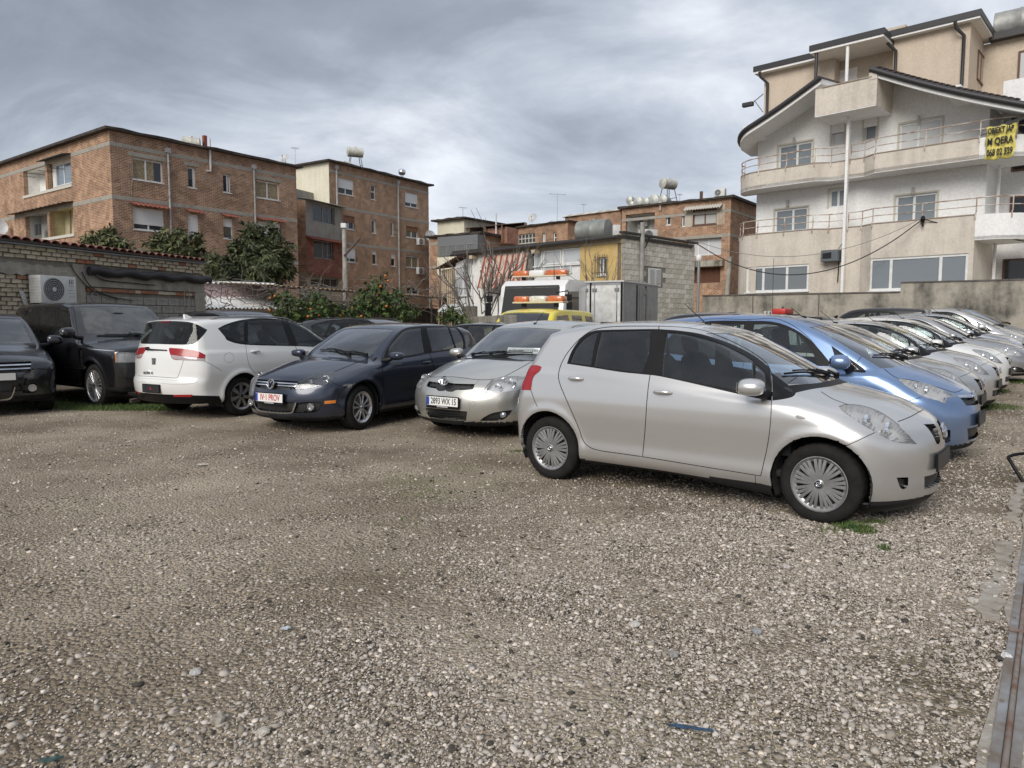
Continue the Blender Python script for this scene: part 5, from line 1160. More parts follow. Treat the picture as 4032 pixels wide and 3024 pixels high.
for k,(x,y,r_) in enumerate(((495,250,.27),(518,290,.24),(590,262,.36),(672,265,.30),(762,245,.38),(860,250,.33))):
    u,z = U(x,y,.6); tank('roof_water_drum',Rb.world(u,.9,Rb.zt+(.13 if k != 0 else .42)),r_,.95,1.02,['small grey drum raised on a frame at the end of the tank row','smallest grey drum on the roof edge under the raised one','grey water drum second in the tank row','medium grey drum in the middle of the tank row','largest grey water drum under the high tank','grey water drum last in the tank row'][k],(.46,.47,.44),group='drum water tanks in a row')
u,z = U(850,150,.6); tank('water_tank',Rb.world(u,1.6,Rb.zt+.13),.38,1.15,.55,'cream water tank high on four legs over the drum row',(.6,.59,.53),stand=1.25)
u,z = U(1497,270,.5); ac_unit('air_conditioner',Rb.world(u,.2,Rb.zt+.2),Rb.root.rotation_euler[2],'air conditioner standing on the long brick block parapet',.75,.5,.35)
u,z = U(540,510); ac_unit('air_conditioner',Rb.world(u,1.5,z),Rb.root.rotation_euler[2],'air conditioner inside the white loggia of the long brick block',.75,.55,.3)
b = MB(); u,z = U(1237,240); b.tube([(u,.6,Rb.zt),(u,.6,Rb.zt+.75)],.12,8); b.build('chimney',mat('rust brown',(.13,.07,.05),.9),Rb.root)
u,z = U(835,300); pipe(Rb,u,U(0,440)[1],z,m=mat('pale pipe',(.5,.45,.4),.6))
antenna('roof_antenna',Rb.world(U(975,270)[0],1.0,Rb.zt),.8,.2,'small antenna on the long brick block right of the drums',4,.35)
# its lower continuation to the left
R2 = Bld('brick_apartment_block',ZC(1590,430),None,ZD(405,352),'middle wing of brick with a pale parapet behind the big grey tank',Yb=55.5); L = R2.L; box_shell(R2,L,8,R2.zt,[],BRICK); roof_slab(R2,L,8,R2.zt,.2,.12,mat('pale coping',(.6,.6,.57),.8))
R3 = Bld('brick_apartment_block',ZC(1045,552),None,ZC(1620,478),'lower wing of brick with an old white glazed window',Yb=57.5); L = R3.L
wa = R3.rect(ZC(1072,620),ZC(1262,745)); wb = R3.rect(ZC(1340,605),ZC(1378,715)); wc = R3.rect(ZC(1462,598),ZC(1495,700)); box_shell(R3,L,8,R3.zt,[wa,wb,wc],BRICK); roof_slab(R3,L,8,R3.zt,.2,.12)
R3.window(wa,.1,mull=(.2,.4,.6,.8),trans=(.3,.65),frame=mat('old white frame',(.5,.5,.46),.7),pane=glass_pane('grey pane',(.06,.065,.07))); R3.window(wb,.1,mull=(),pane=glass_pane('white blind',(.6,.6,.6))); R3.window(wc,.1,mull=(),trans=(.5,))
antenna('roof_antenna',R3.world(R3.uv(*ZC(1450,480))[0],.6,R3.zt-.2),2.7,.35,'tall thin antenna mast with one boom above the roofs',2,1.4)
antenna('roof_antenna',R2.world(R2.uv(*ZC(1742,400))[0],.6,R2.zt),.95,.35,'short antenna by the pale parapet of the middle wing',4,.4)
# ================================================================ low house: block gable, yellow wall, glazed verandah, striped awning
K = Bld('low_house',ZC(560,815),None,ZD(413,660),'low house with yellow front and bare block gable',Yb=28.0); L = K.L; zt = K.zt
YEL = stain_mat('yellow render',(.60,.43,.18),(.40,.30,.14),.5); BLK_ = [mat('block grey %d' % i,c,.95,noise=(14,.25),bump=(50,.5)) for i,c in enumerate([(.66,.625,.55),(.59,.56,.48),(.71,.68,.60),(.53,.50,.43)])]
uy = K.uv(*ZC(1755,760))[0]; wbar = K.rect(ZD(150,868),ZD(240,1058)); zg = 0.0
wv = [K.rect(ZC(1345,800),ZC(1535,935)),K.rect(ZC(1555,775),ZC(1752,925)),K.rect(ZC(1345,962),ZC(1535,1030)),K.rect(ZC(1555,940),ZC(1645,1040)),K.rect(ZC(1242,805),ZC(1330,1045))]
b = MB(); holed_wall(b,uy,L,zg,zt,[wbar],0,.2); b.build('yellow_wall',YEL,K.root); K.window(wbar,.1,mull=(.5,))
for k in range(6): b = MB(); x = wbar[0]-.08+(wbar[2]-wbar[0]+.16)*k/5; b.tube([(x,-.08,wbar[1]-.1),(x,-.08,wbar[3]+.1)],.012,5); b.build('window_bar',mat('bar steel',(.12,.12,.12),.6,.5),K.root)
for zz_ in (wbar[1]+.1,wbar[3]-.1): b = MB(); b.tube([(wbar[0]-.14,-.09,zz_),(wbar[2]+.14,-.09,zz_)],.012,5); b.build('window_bar',mat('bar steel',(.12,.12,.12),.6,.5),K.root)
uv0 = K.uv(*ZC(1235,810))[0]; b = MB(); b.box((uv0,.12,zg),(uy,.2,zt)); b.build('verandah_panel',PVC(),K.root)
for r in wv: K.window(r,.06,mull=(),fw=.05,sill=False,pane=glass_pane('net pane',(.48,.50,.52)))
for z_ in (wv[0][1]-.06,): b = MB(); b.box((uv0,.03,z_-.03),(uy,.115,z_+.03)); b.build('verandah_rail',PVC(),K.root)
ud = K.uv(*ZC(1190,830))[0]; b = MB(); b.box((ud,.3,zg),(uv0-.005,.35,zt)); b.build('dark_doorway',DARKR,K.root)  # near-black panel paints the shade of the open doorway
ul = K.uv(*ZC(585,850))[0]; b = MB(); b.box((ul,.02,zg),(ud,.3,zt)); b.build('white_wall',stain_mat('whitewash',(.74,.74,.72),(.6,.58,.52),.3),K.root)
# eaves, beams and gutter
b = MB(); b.box((-.25,-.05,zt-.16),(L+.02,.14,zt-.002)); b.build('eaves_board',stain_mat('tan board',(.5,.42,.3),(.35,.28,.2),.5),K.root)
for px in (620,1300): u = K.uv(*ZC(px,830))[0]; b = MB(); b.box((u-.1,-.35,zt-.32),(u+.1,0,zt-.17)); b.build('beam_end',mat('tan beam',(.5,.42,.3),.9),K.root)
b = MB(); b.tube([(-1.0,-.30,zt-.07),(L+.05,-.30,zt+.04)],.075,10); b.build('gutter',mat('dark gutter',(.035,.03,.03),.5),K.root,50)
b = MB(); b.box((-.9,-.32,zt+.005),(L+.05,5.2,zt+.1)); b.build('roof',mat('tar roof',(.05,.045,.04),.8,noise=(3,.4)),K.root)
# gable of bare blocks: every block a piece
gy,gz = K.sx(*ZD(1207,722),L); D = gy; zc = K.sx(*ZD(420,602),L)[1]
b = MB(); vs = [(L-.2,0,0),(L-.2,D,0),(L-.2,D,gz-.03),(L-.2,0,zc-.03),(L-.03,0,0),(L-.03,D,0),(L-.03,D,gz-.03),(L-.03,0,zc-.03)]
b.add(vs,[(0,1,2,3),(4,7,6,5),(0,4,5,1),(1,5,6,2),(2,6,7,3),(3,7,4,0)]); gw = b.build('gable_wall',mat('block joint',(.27,.255,.22),.95,noise=(10,.3)),K.root)
lv = K.sx(*ZD(698,980),L); lv2 = K.sx(*ZD(830,1185),L); gv = (lv[0],lv2[1],lv2[0],lv[1])
bw_,bh_ = .425,.205; rows = int(max(zc,gz)/bh_)+1; meshes = []
for i in range(4):
    b = MB(); b.box((-.03,.008,.006),(.0,bw_-.008,bh_-.006)); o = b.build('block',BLK_[i],None,bevel=.004); meshes.append(o.data); bpy.data.objects.remove(o)
b = MB(); b.box((-.03,.008,.006),(.0,bw_*.5-.008,bh_-.006)); o = b.build('block',BLK_[1],None,bevel=.004); mh_ = o.data; bpy.data.objects.remove(o)
rs = np.random.RandomState(8); nb = 0; rest = MB()
for r in range(rows-1,-1,-1):
    z = r*bh_; y = -bw_*.5 if r % 2 else 0
    while y < D-.05:
        ys,ye_ = max(y,0),min(y+bw_,D); top = zc+(gz-zc)*((ys+ye_)/2)/D
        if z+bh_ < top+.02 and ye_-ys > .15 and not (ye_ > gv[0] and ys < gv[2] and z+bh_ > gv[1] and z < gv[3]):
            full = ye_-ys > bw_*.9
            if nb < 296 and z > 1.2: o = link('block',meshes[rs.randint(4)] if full else mh_,gw,(L+.0+rs.uniform(-.004,.004),ys,z)); o.scale = (1,1 if full else (ye_-ys)/(bw_*.5),1); nb += 1
            else: rest.box((L-.03,ys+.008,z+.006),(L,ye_-.008,z+bh_-.006))
        y += bw_
if rest.v: tag(rest.build('block_courses',BLK_[0],K.root),kind='stuff')
b = MB(); b.box((L-.01,gv[0],gv[1]),(L+.015,gv[2],gv[3])); sh = b.build('shuttered_window',PVC(),K.root)
for half in (0,1):
    for k in range(13): b = MB(); y0_ = gv[0]+.05+half*(gv[2]-gv[0])*.5; z_ = gv[1]+.07+k*(gv[3]-gv[1]-.14)/13; b.obox((L+.03,y0_+(gv[2]-gv[0])*.22,z_+.04),(0,1,0),(.6,0,.8),(.8,0,-.6),(gv[2]-gv[0])*.2,.035,.006); b.build('slat',PVC(),sh)
b = MB(); b.add([(L-.1,-.06,zc),(L+.12,-.06,zc),(L+.12,D+.1,gz),(L-.1,D+.1,gz),(L-.1,-.06,zc+.07),(L+.12,-.06,zc+.07),(L+.12,D+.1,gz+.07),(L-.1,D+.1,gz+.07)],[(0,1,2,3),(4,7,6,5),(0,4,5,1),(1,5,6,2),(2,6,7,3),(3,7,4,0)]); b.build('verge',mat('dark gutter',(.035,.03,.03),.5),K.root)
pv = K.sx(*ZD(610,600),L); b = MB(); b.tube([(L+.1,pv[0],.3),(L+.1,pv[0],K.sx(*ZD(620,490),L)[1])],.1,10); b.build('vent_pipe',mat('grey duct',(.30,.29,.27),.6,noise=(3,.25)),K.root,50)
c_ = [K.sx(*ZD(*q),L) for q in ((705,635),(690,680),(660,750),(622,800))]; b = MB(); b.tube([(L+.05,a_,z_) for a_,z_ in c_],.02,5); b.build('black_cable',M_BLK(),K.root)
# awning
aw = [K.uv(*ZC(720,845)),K.uv(*ZC(1205,812))]; zb_ = K.uv(*ZC(1000,1180),-.6)[1]
AWN = mat('striped awning',(.55,.4,.33),.9); t = AWN.node_tree; bsd = t.nodes['Principled BSDF']; co = N(t,'ShaderNodeTexCoord'); sp_ = N(t,'ShaderNodeSeparateXYZ'); t.links.new(co.outputs['Object'],sp_.inputs[0])
mul = N(t,'ShaderNodeMath',operation='MULTIPLY'); mul.inputs[1].default_value = 2.9; t.links.new(sp_.outputs[0],mul.inputs[0]); fr = N(t,'ShaderNodeMath',operation='FRACT'); t.links.new(mul.outputs[0],fr.inputs[0]); rp = N(t,'ShaderNodeValToRGB'); rp.color_ramp.interpolation = 'CONSTANT'; t.links.new(fr.outputs[0],rp.inputs[0])
rp.color_ramp.elements[0].color = (.34,.07,.05,1); rp.color_ramp.elements[1].position = .34; rp.color_ramp.elements[1].color = (.52,.40,.32,1); e_ = rp.color_ramp.elements.new(.52); e_.color = (.42,.27,.2,1); e_ = rp.color_ramp.elements.new(.6); e_.color = (.55,.43,.35,1); t.links.new(rp.outputs[0],bsd.inputs['Base Color'])
b = MB(); vs = []; n,m_ = 24,8
for i in range(m_+1):
    for k in range(n+1): u = aw[0][0]+(aw[1][0]-aw[0][0])*k/n; t_ = i/m_; vs.append((u+.1*t_,-.12-.5*t_+.03*math.sin(t_*3),aw[0][1]-.05-(aw[0][1]-zb_)*t_+.02*math.sin(k*1.3)*t_))
b.add(vs,[(i*(n+1)+k,i*(n+1)+k+1,(i+1)*(n+1)+k+1,(i+1)*(n+1)+k) for i in range(m_) for k in range(n)]); aw_o = b.build('striped_awning',AWN,K.root,60)
md = aw_o.modifiers.new('thickness','SOLIDIFY'); md.thickness = .006
for px,py,px2,py2 in ((765,830,700,1070),(1128,800,1070,1060)):
    a_ = K.uv(*ZC(px,py),-.15); c_ = K.uv(*ZC(px2,py2),-.65); b = MB(); b.tube([(a_[0],-.15,a_[1]),(c_[0],-.68,c_[1])],.02,6); b.build('awning_arm',PVC(),K.root)
# lean-to at its left end
Le = Bld('lean_to',ZC(250,985),None,ZC(582,918),'white lean-to with windows and a beige striped curtain at the low house',Yb=34.0); LL = Le.L
b = MB(); hs = [Le.rect(ZC(405,970),ZC(575,1070)),Le.rect(ZC(405,1085),ZC(575,1285))]; us = Le.uv(*ZC(400,1000))[0]
b.add([(us,0,0),(LL,0,0),(LL,0,Le.zt+.3),(us,0,Le.zt+.1)],[(0,1,2,3)]); b.build('wall',PVC(),Le.root)
for r in hs: Le.window(r,-.06,mull=(.5,),sill=False,pane=glass_pane('net pane',(.48,.50,.52)))
CU = mat('beige striped cloth',(.45,.38,.28),.9); t = CU.node_tree; bs = t.nodes['Principled BSDF']; co = N(t,'ShaderNodeTexCoord'); wv_ = N(t,'ShaderNodeTexWave',inp={'Scale': 2.2}); t.links.new(co.outputs['Object'],wv_.inputs['Vector']); rp = N(t,'ShaderNodeValToRGB'); rp.color_ramp.elements[0].color = (.5,.43,.32,1); rp.color_ramp.elements[1].color = (.2,.15,.1,1); rp.color_ramp.elements[1].position = .8; t.links.new(wv_.outputs[0],rp.inputs[0]); t.links.new(rp.outputs[0],bs.inputs['Base Color'])
b = MB(); n = 40; vs = []
for k in range(n+1): u = us*k/n; vs += [(u,.03*math.sin(k*1.1),.2),(u,.03*math.sin(k*1.1),Le.zt-.1)]
b.add(vs,[(2*k,2*k+2,2*k+3,2*k+1) for k in range(n)]); b.build('curtain',CU,Le.root)
b = MB(); corrugated(b,(-.3,-.35,Le.zt-.05),(LL+.5,0,.55),(0,2.2,.3),14,.03); b.build('sheet_roof',mat('rust sheet',(.16,.1,.07),.8,noise=(3,.5)),Le.root)
b = MB(); b.tube([(-.05,-.1,0),(-.05,-.1,Le.zt)],.05,8); b.build('post',mat('grey steel',(.25,.25,.25),.5,.5),Le.root)
# big grey tank and bits on the low roof
u,z = K.uv(*ZC(1830,540),1.2); tank('big_water_tank',K.world(u+.5,1.0,zt+.12),.43,1.35,K.root.rotation_euler[2]+.15,'big mottled grey water tank on the low house roof',(.27,.28,.26))
b = MB(); p = K.world(K.uv(*ZD(350,540),.8)[0],.8,zt+.1); b.box((-.14,-.14,.1),(.14,.14,.55)); b.tube([(0,0,0),(0,0,.2)],.08,8); o = b.build('white_canister',mat('white plastic',(.62,.62,.6),.5,noise=(5,.2)),None,bevel=.06,smooth=40); o.location = p; tag(o,'white plastic canister beside the big grey roof tank','canister')
pa = K.sx(*ZD(690,600),L-.5); ac_unit('air_conditioner',K.world(L-.6,pa[0]+.2,zt+.12),K.root.rotation_euler[2]+1.2,'air conditioner standing on the low house roof edge',.7,.5,.35)
# ================================================================ boundary wall on the right
CW = stain_mat('stained boundary concrete',(.38,.35,.295),(.085,.08,.07),.95,scale=.8,streak=1.6,bump=.5)
Wl = Bld('boundary_wall',ZG(-60,838),30.0,ZG(1338,812),'stained grey concrete boundary wall behind the right-hand row','wall'); L = Wl.L
def wall_slab(name,u0,u1,z1,y0=0.0,th=.25):
    b = MB(); n = 40; vs = []; rs = np.random.RandomState(int(u1*7))
    for k in range(n+1):
        u = u0+(u1-u0)*k/n; z = z1+rs.uniform(-.015,.015)
        for (yy,zz_) in ((y0,-.2),(y0,z),(y0+th,z),(y0+th,-.2)): vs.append((u,yy,zz_))
    b.add(vs,[(4*k+i,4*k+(i+1) % 4,4*k+4+(i+1) % 4,4*k+4+i) for k in range(n) for i in range(4)]+[(0,1,2,3),(4*n+3,4*n+2,4*n+1,4*n)]); return b.build(name,CW,Wl.root)
wall_slab('low_section',0,L,Wl.zt); z2 = Wl.uv(*ZG(1345,745))[1]; wall_slab('high_section',L+.002,L+14,z2,-.03)
b = MB(); b.box((0,-.03,Wl.zt),(L-.02,.28,Wl.zt+.05)); b.build('coping',mat('dark coping',(.12,.11,.10),.9,noise=(3,.4)),Wl.root); b = MB(); b.box((L,-.06,z2+.002),(L+14,.25,z2+.05)); b.build('coping',mat('dark coping',(.12,.11,.10),.9,noise=(3,.4)),Wl.root)
for u_ in (L*.28,L*.62): b = MB(); b.box((u_,-.02,-.2),(u_+.03,-.003,Wl.zt-.02)); b.build('wall_joint',mat('joint dark',(.1,.09,.08),.9),Wl.root)
p = gnd(*ZD(1310,1180),0); b = MB(); pp = Wl.world(Wl.uv(*ZD(1308,1300))[0],-.8,0); b.tube([pp,pp+[0,0,3.9]],.06,8); lm = b.build('lamp_post',mat('grey steel',(.25,.25,.25),.5,.5)); tag(lm,'slim grey post with a small white camera before the wall','post'); b = MB(); sup_ell(b,pp+[0,0,4.0],(.12,.12,.16),2.2,12); b.build('camera_head',PVC(),lm,50)
OLDG = mat('grey steel',(.25,.25,.25),.5,.5)
# ================================================================ white villa
V = Bld('white_villa',ZG(120,418),36.0,ZG(1870,262),'white villa with beige curved balconies and rusty railings'); zp1 = V.zt; DEP = 1.35
def chain(name,pts,z0,z1,m,parent=None,th=.12,cap=True,holes=None):
    """wall following plan points (u,y) between two heights, given thickness inwards"""
    b = MB(); P = np.array(pts,float); t = np.gradient(P,axis=0); t /= np.linalg.norm(t,axis=1)[:,None]; nn = np.stack([-t[:,1],t[:,0]],1)*th; Q = P+nn
    vs = []
    for p,q in zip(P,Q): vs += [(p[0],p[1],z0),(p[0],p[1],z1),(q[0],q[1],z1),(q[0],q[1],z0)]
    b.add(vs,[(4*k+i,4*k+(i+1) % 4,4*k+4+(i+1) % 4,4*k+4+i) for k in range(len(P)-1) for i in range(4)]+[(0,1,2,3),tuple(4*(len(P)-1)+i for i in (3,2,1,0))]); return b.build(name,m,parent or V.root,30)
ua = V.uv(*ZE(965,1420))[0]; ub = V.uv(*ZE(1118,1415),.45)[0]; uc = V.uv(*ZE(1262,1400),.45)[0]; ue = V.uv(*ZE(1300,1390),.45)[0]; ug = V.uv(*ZE(1430,1370),.45)[0]; uh = V.uv(*ZE(1530,1330))[0]; ui = V.L
arc = lambda cx,cy,r,a0,a1,n=10: [(cx+r*math.cos(rad(a0+(a1-a0)*k/n)),cy+r*math.sin(rad(a0+(a1-a0)*k/n))) for k in range(n+1)]
r0 = 1.5; plan = [(u,y) for u,y in arc(r0,r0,r0,180,270)]+[(ua,0),(ub,.45),(uc,.45),(ue,.45),(ug,.45),(uh,0),(ui,0)]
pl2 = [(-.0,3.0)]+plan
# ground floor front (beige) up to the first parapet
W1 = V.rect(ZG(250,632),ZG(686,800)); W2 = V.rect(ZG(1122,572),ZG(1808,782))
z0g = .2
b = MB(); holed_wall(b,r0,ua,z0g,zp1,[W1],0,.18); holed_wall(b,uh,ui,z0g,zp1,[W2],0,.18)
for (p,q) in list(zip(pl2[:11],pl2[1:12]))+[((ua,0),(ub,.45)),((ub,.45),(uc,.45)),((uc,.45),(ue,.45)),((ue,.45),(ug,.45)),((ug,.45),(uh,0)),((ui,0),(ui,4))]: b.add([(*p,z0g),(*q,z0g),(*q,zp1),(*p,zp1)],[(0,1,2,3)])
b.build('lower_wall',BEI,V.root)
RFL = glass_pane('painted reflection pane',(.19,.215,.235))  # reflected sky is put into the pane colour
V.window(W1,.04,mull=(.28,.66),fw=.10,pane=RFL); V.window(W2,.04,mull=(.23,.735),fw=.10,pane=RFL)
for (r,t0,t1) in ((W1,.02,.27),(W2,.75,.97)): b = MB(); b.box((r[0]+(r[2]-r[0])*t0,.09,r[1]+.1),(r[0]+(r[2]-r[0])*t1,.1,r[3]-.1)); b.build('blind',mat('pale blind',(.35,.36,.37),.8),V.root)
b = MB(); n = len(plan); b.prism([(a_,c_+.02) for a_,c_ in plan]+[(ui,3),(0,3)],zp1-.95,zp1-.90,axis='z'); b.build('terrace_floor',CONC,V.root)
# upper balcony band
z2t = V.uv(*ZE(965,1405))[1]; z2b = V.uv(*ZE(965,1568))[1]; chain('balcony_parapet',[(-.02,1.6)]+plan,z2b,z2t,BEI); b = MB(); b.prism(plan+[(ui,DEP+.2),(0,DEP+.2)],z2b-.02,z2b+.15,axis='z'); b.build('balcony_slab',WHT,V.root)
for zz_ in (zp1,z2t):
    chain('coping',[(a_,c_-.03) for a_,c_ in plan],zz_,zz_+.035,mat('rust coping',(.24,.15,.10),.8,noise=(4,.5,6,(.35,.33,.3))),th=.18)
# railings
RL = mat('rusty white rail',(.55,.53,.48),.6,.2,noise=(3,.5,8,(.28,.15,.09)))
def railing(zb,pts,posts,h=.62):
    rl = empty('railing',(0,0,0)); rl.parent = V.root
    for f in (1.0,.5): b = MB(); b.tube([(u,y+.05,zb+h*f) for u,y in pts],.026 if f == 1 else .018,6); b.build('rail',RL,rl,50)
    for (u,y) in posts: b = MB(); b.tube([(u,y-.05,zb-.18),(u,y-.05,zb+.03),(u,y+.05,zb+.08),(u,y+.05,zb+h)],.024,6); b.build('baluster',RL,rl)
left = plan[:plan.index((uc,.45))+1]; right = plan[plan.index((ue,.45)):]
for zb in (zp1+.03,z2t+.03):
    railing(zb,left,[plan[2],plan[6],plan[10],((r0+ua)/2,0),(ua,0),(ub,.45),(uc,.45)]); railing(zb,right,[(ue,.45),(ug,.45),(uh,0),(uh+(ui-uh)*.5,0),(ui,0)])
# white main wall with openings, gable shaped top
ul_,_ = V.uv(*ZE(437,1300),DEP); ur_,_ = V.uv(*ZF(1415,1000),DEP); Rw = lambda a,c: V.rect(a,c,DEP)
op = [Rw(ZE(630,1245),ZE(940,1448)),Rw(ZE(1127,1042),ZE(1237,1226)),Rw(ZE(1430,985),ZE(1545,1180)),Rw(ZF(575,1042),ZF(960,1282)),Rw(ZG(450,228),ZG(680,372)),Rw(ZG(835,86),ZG(945,205)),Rw(ZG(1305,130),ZG(1590,305))]
op = [(o_[0],max(o_[1],z2b+.2) if o_[1] > z2b-.6 else o_[1],o_[2],o_[3]) for o_ in op]
zE = V.uv(*ZE(440,1170),DEP)[1]; zF_ = V.uv(*ZF(1415,862),DEP)[1]; uA,zA_ = V.uv(*ZE(975,715),DEP); uB,zB_ = V.uv(*ZF(440,640),DEP); ztop = min(zE,zF_)-.02
b = MB(); holed_wall(b,ul_,ur_,zp1-1.0,ztop,op,DEP,.2); b.add([(ul_,DEP,ztop),(ur_,DEP,ztop),(ur_,DEP,zF_),(uB,DEP,zB_),(uA,DEP,zA_),(ul_,DEP,zE)],[(0,1,2,3,4,5)])
b.add([(ul_,DEP,zp1-1),(ul_,DEP+8,zp1-1),(ul_,DEP+8,zE),(ul_,DEP,zE)],[(0,1,2,3)]); b.add([(ur_,DEP,zp1-1),(ur_,DEP+8,zp1-1),(ur_,DEP+8,zF_),(ur_,DEP,zF_)],[(0,1,2,3)]); b.build('main_wall',WHT,V.root)
OFF = mat('cream frame',(.60,.585,.52),.5); 
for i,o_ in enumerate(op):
    V.window(o_,DEP+.08,mull=() if i in (1,2) else (.45,) if i in (3,6) else (.55,),fw=.09,frame=OFF if i in (1,2) else PVC(),pane=glass_pane('shut pane',(.60,.61,.60)) if i in (1,3) else glass_pane('painted sky pane',(.20,.23,.25)),sill=False)  # grey panes carry the reflected sky in their colour
    b = MB(); f = .07
    for bx_ in ((o_[0]-f,o_[1],o_[0]-.002,o_[3]+f),(o_[2]+.002,o_[1],o_[2]+f,o_[3]+f),(o_[0]-.002,o_[3]+.002,o_[2]+.002,o_[3]+f)): b.box((bx_[0],DEP-.02,bx_[1]),(bx_[2],DEP-.001,bx_[3]))
    tag(b.build('window_surround',mat('stone surround',(.55,.52,.44),.8),V.root),kind='stuff')
for px in (ZE(782,1200),ZF(760,1002),ZG(547,183),ZG(1432,95)): u,z = V.uv(*px,DEP); b = MB(); b.lathe([(.001,.16),(.055,.16),(.055,-.14),(.001,-.14)],c=(u,DEP-.1,z),axis='z',n=12); b.build('wall_lamp',mat('lamp grey',(.4,.38,.35),.6),V.root,40)
# rain pipe in the niche
u,z = V.uv(*ZE(1300,930),DEP-.15); b = MB(); um = (uc+ue)/2; b.box((um-.055,.24,.5),(um+.055,.40,z)); b.build('pipe_chase',WHT,V.root); u = um; u2,z2_ = V.uv(*ZE(1245,870),0); b = MB(); b.tube([(u2-.1,.2,z2_+.1),(u2+.05,.15,z2_-.15),(u-.0,.28,z-.1)],.06,8); b.box((u2-.12,.05,z2_-.15),(u2+.12,.3,z2_+.12)); b.build('pipe_hopper',WHT,V.root)
# eaves: two sloping slabs with white soffits and dark tile edge
TIL = mat('dark roof tile',(.06,.04,.035),.7,noise=(5,.5),bump=(20,.5)); EDG = mat('dark eaves gutter',(.035,.033,.035),.4)
def eave(p_hi,p_lo,flip,yf=-.55,rnd=True,name='eave'):
    (uh_,zh_),(ulo,zlo) = p_hi,p_lo; b = MB(); e = MB(); vs = []; n = 26; ed = []
    for k in range(n+1):
        t = k/n; u = uh_+(ulo-uh_)*t; z = zh_+(zlo-zh_)*t-.10*math.sin(math.pi*t); s_ = max(0,(t-.72)/.28); y = yf+(2.6*(1-math.sqrt(max(0,1-s_*s_))) if rnd else 0)
        vs += [(u,y,z-.12),(u,y,z+.16),(u,6.0,z+.9),(u,6.0,z+.6)]; ed.append((u,y-.05,z+.14))
    b.add(vs,[(4*k+i,4*k+(i+1) % 4,4*k+4+(i+1) % 4,4*k+4+i) for k in range(n) for i in range(4)]+[(0,1,2,3),(4*n+3,4*n+2,4*n+1,4*n)]); o = b.build(name,WHT,V.root); e.tube(ed,.12,8); e.build('eave_gutter',EDG,o,50)
    vs2 = []
    for k in range(n+1): vs2 += [(vs[4*k+1][0],vs[4*k+1][1]-.08,vs[4*k+1][2]+.03),(vs[4*k+2][0],vs[4*k+2][1],vs[4*k+2][2]+.04)]
    t = MB(); t.add(vs2,[(2*k,2*k+2,2*k+3,2*k+1) for k in range(n)]); to = t.build('tile_slope',TIL,o); md = to.modifiers.new('thickness','SOLIDIFY'); md.thickness = .08; return o,ed
lo,_ = eave(V.uv(*ZE(1028,640),-.5),V.uv(*ZE(165,1250),-.2),False)
ro,ed = eave(V.uv(*ZF(310,565),-.5),V.uv(*ZF(1760,905),-.5),True,rnd=False)
tm = MB(); tm.box((-.14,-.0,0),(.14,.5,.05)); tmo = tm.build('tile',TIL,None,bevel=.015); tme = tmo.data; bpy.data.objects.remove(tmo)
for k in range(24): i = 1+int(k*24/24); p = np.array(ed[i]); o = link('tile',tme,ro,(p[0],p[1]+.02,p[2]+.12)); o.rotation_euler = (rad(8),rad(6),0)
for (px,dp) in ((ZE(385,1110),.2),(ZF(1115,755),.2)): u,z = V.uv(*px,dp); b = MB(); b.box((u-.22,-.3,z-.25),(u+.22,DEP,z+.2)); b.build('eave_bracket',WHT,V.root)
# projecting top balcony box
a_ = V.uv(*ZE(975,712),-.6); c_ = V.uv(*ZE(1540,855),-.6); zc1 = V.uv(*ZE(1035,705),-.6)[1]; b = MB(); b.box((a_[0],-.6,c_[1]),(c_[0],DEP+.8,zc1)); b.build('top_balcony',BEI,V.root); b = MB(); b.box((a_[0]+.01,-.59,c_[1]-.04),(c_[0]-.01,DEP+.5,c_[1]-.002)); b.build('balcony_soffit',WHT,V.root)
b = MB(); b.box((a_[0]+.3,-.64,zc1+.002),(c_[0]-.2,-.4,zc1+.05)); b.build('coping',mat('rust coping',(.24,.15,.10),.8),V.root)
b = MB(); b.box((c_[0]-.32,-.62,zc1-.1),(c_[0]+.002,DEP,V.uv(*ZF(310,560),-.6)[1])); b.build('balcony_pier',BEI,V.root)
# right-hand recess with round balconies
yr = 3.2; b = MB(); b.box((ur_+.02,yr,.5),(ur_+7,yr+.3,V.uv(*ZF(1500,880),yr)[1]+1)); b.build('recess_wall',WHT,V.root)
for (tl,br) in ((ZG(2115,135),ZG(2300,415)),(ZG(2062,575),ZG(2300,725)),(ZF(1620,1350),ZF(1900,1450))): r = V.rect(tl,br,yr-.1); V.window(r,yr-.1,mull=(),frame=mat('brown frame',(.12,.06,.04),.6),sill=False,pane=glass_pane('dark door pane',(.012,.014,.016)))
for zt_,zb_ in ((zp1,zp1-.95),(z2t,z2b)):
    rp_ = [(ui,0)]+arc(ui+.2,1.55,1.55,270,400,14); chain('round_balcony',rp_,zb_,zt_,WHT); b = MB(); b.prism(rp_+[(ui,2.6)],zb_-.02,zb_+.12,axis='z'); b.build('balcony_slab',WHT,V.root); railing(zt_+.03,rp_,[rp_[5],rp_[9],rp_[13]])
b = MB(); u,z = V.uv(*ZF(1460,980),DEP); b.tube([(ur_+.3,DEP+.6,.5),(ur_+.3,DEP+.6,z)],.06,8); b.build('drain_pipe',WHT,V.root)
b = MB(); b.obox((ur_+1.8,.4,V.uv(*ZF(1500,1045),.4)[1]+.25),(.96,0,.26),(0,1,0),(-.26,0,.96),2.0,.06,.05); b.build('canopy_bar',mat('grey steel',(.25,.25,.25),.5,.5),V.root)
b = MB(); b.box((ur_+.8,1.0,V.uv(*ZF(1500,1060),1)[1]),(ur_+4.5,3.1,V.uv(*ZF(1500,1000),1)[1])); b.build('dark_shade',mat('dark shade cloth',(.03,.028,.03),.9),V.root)
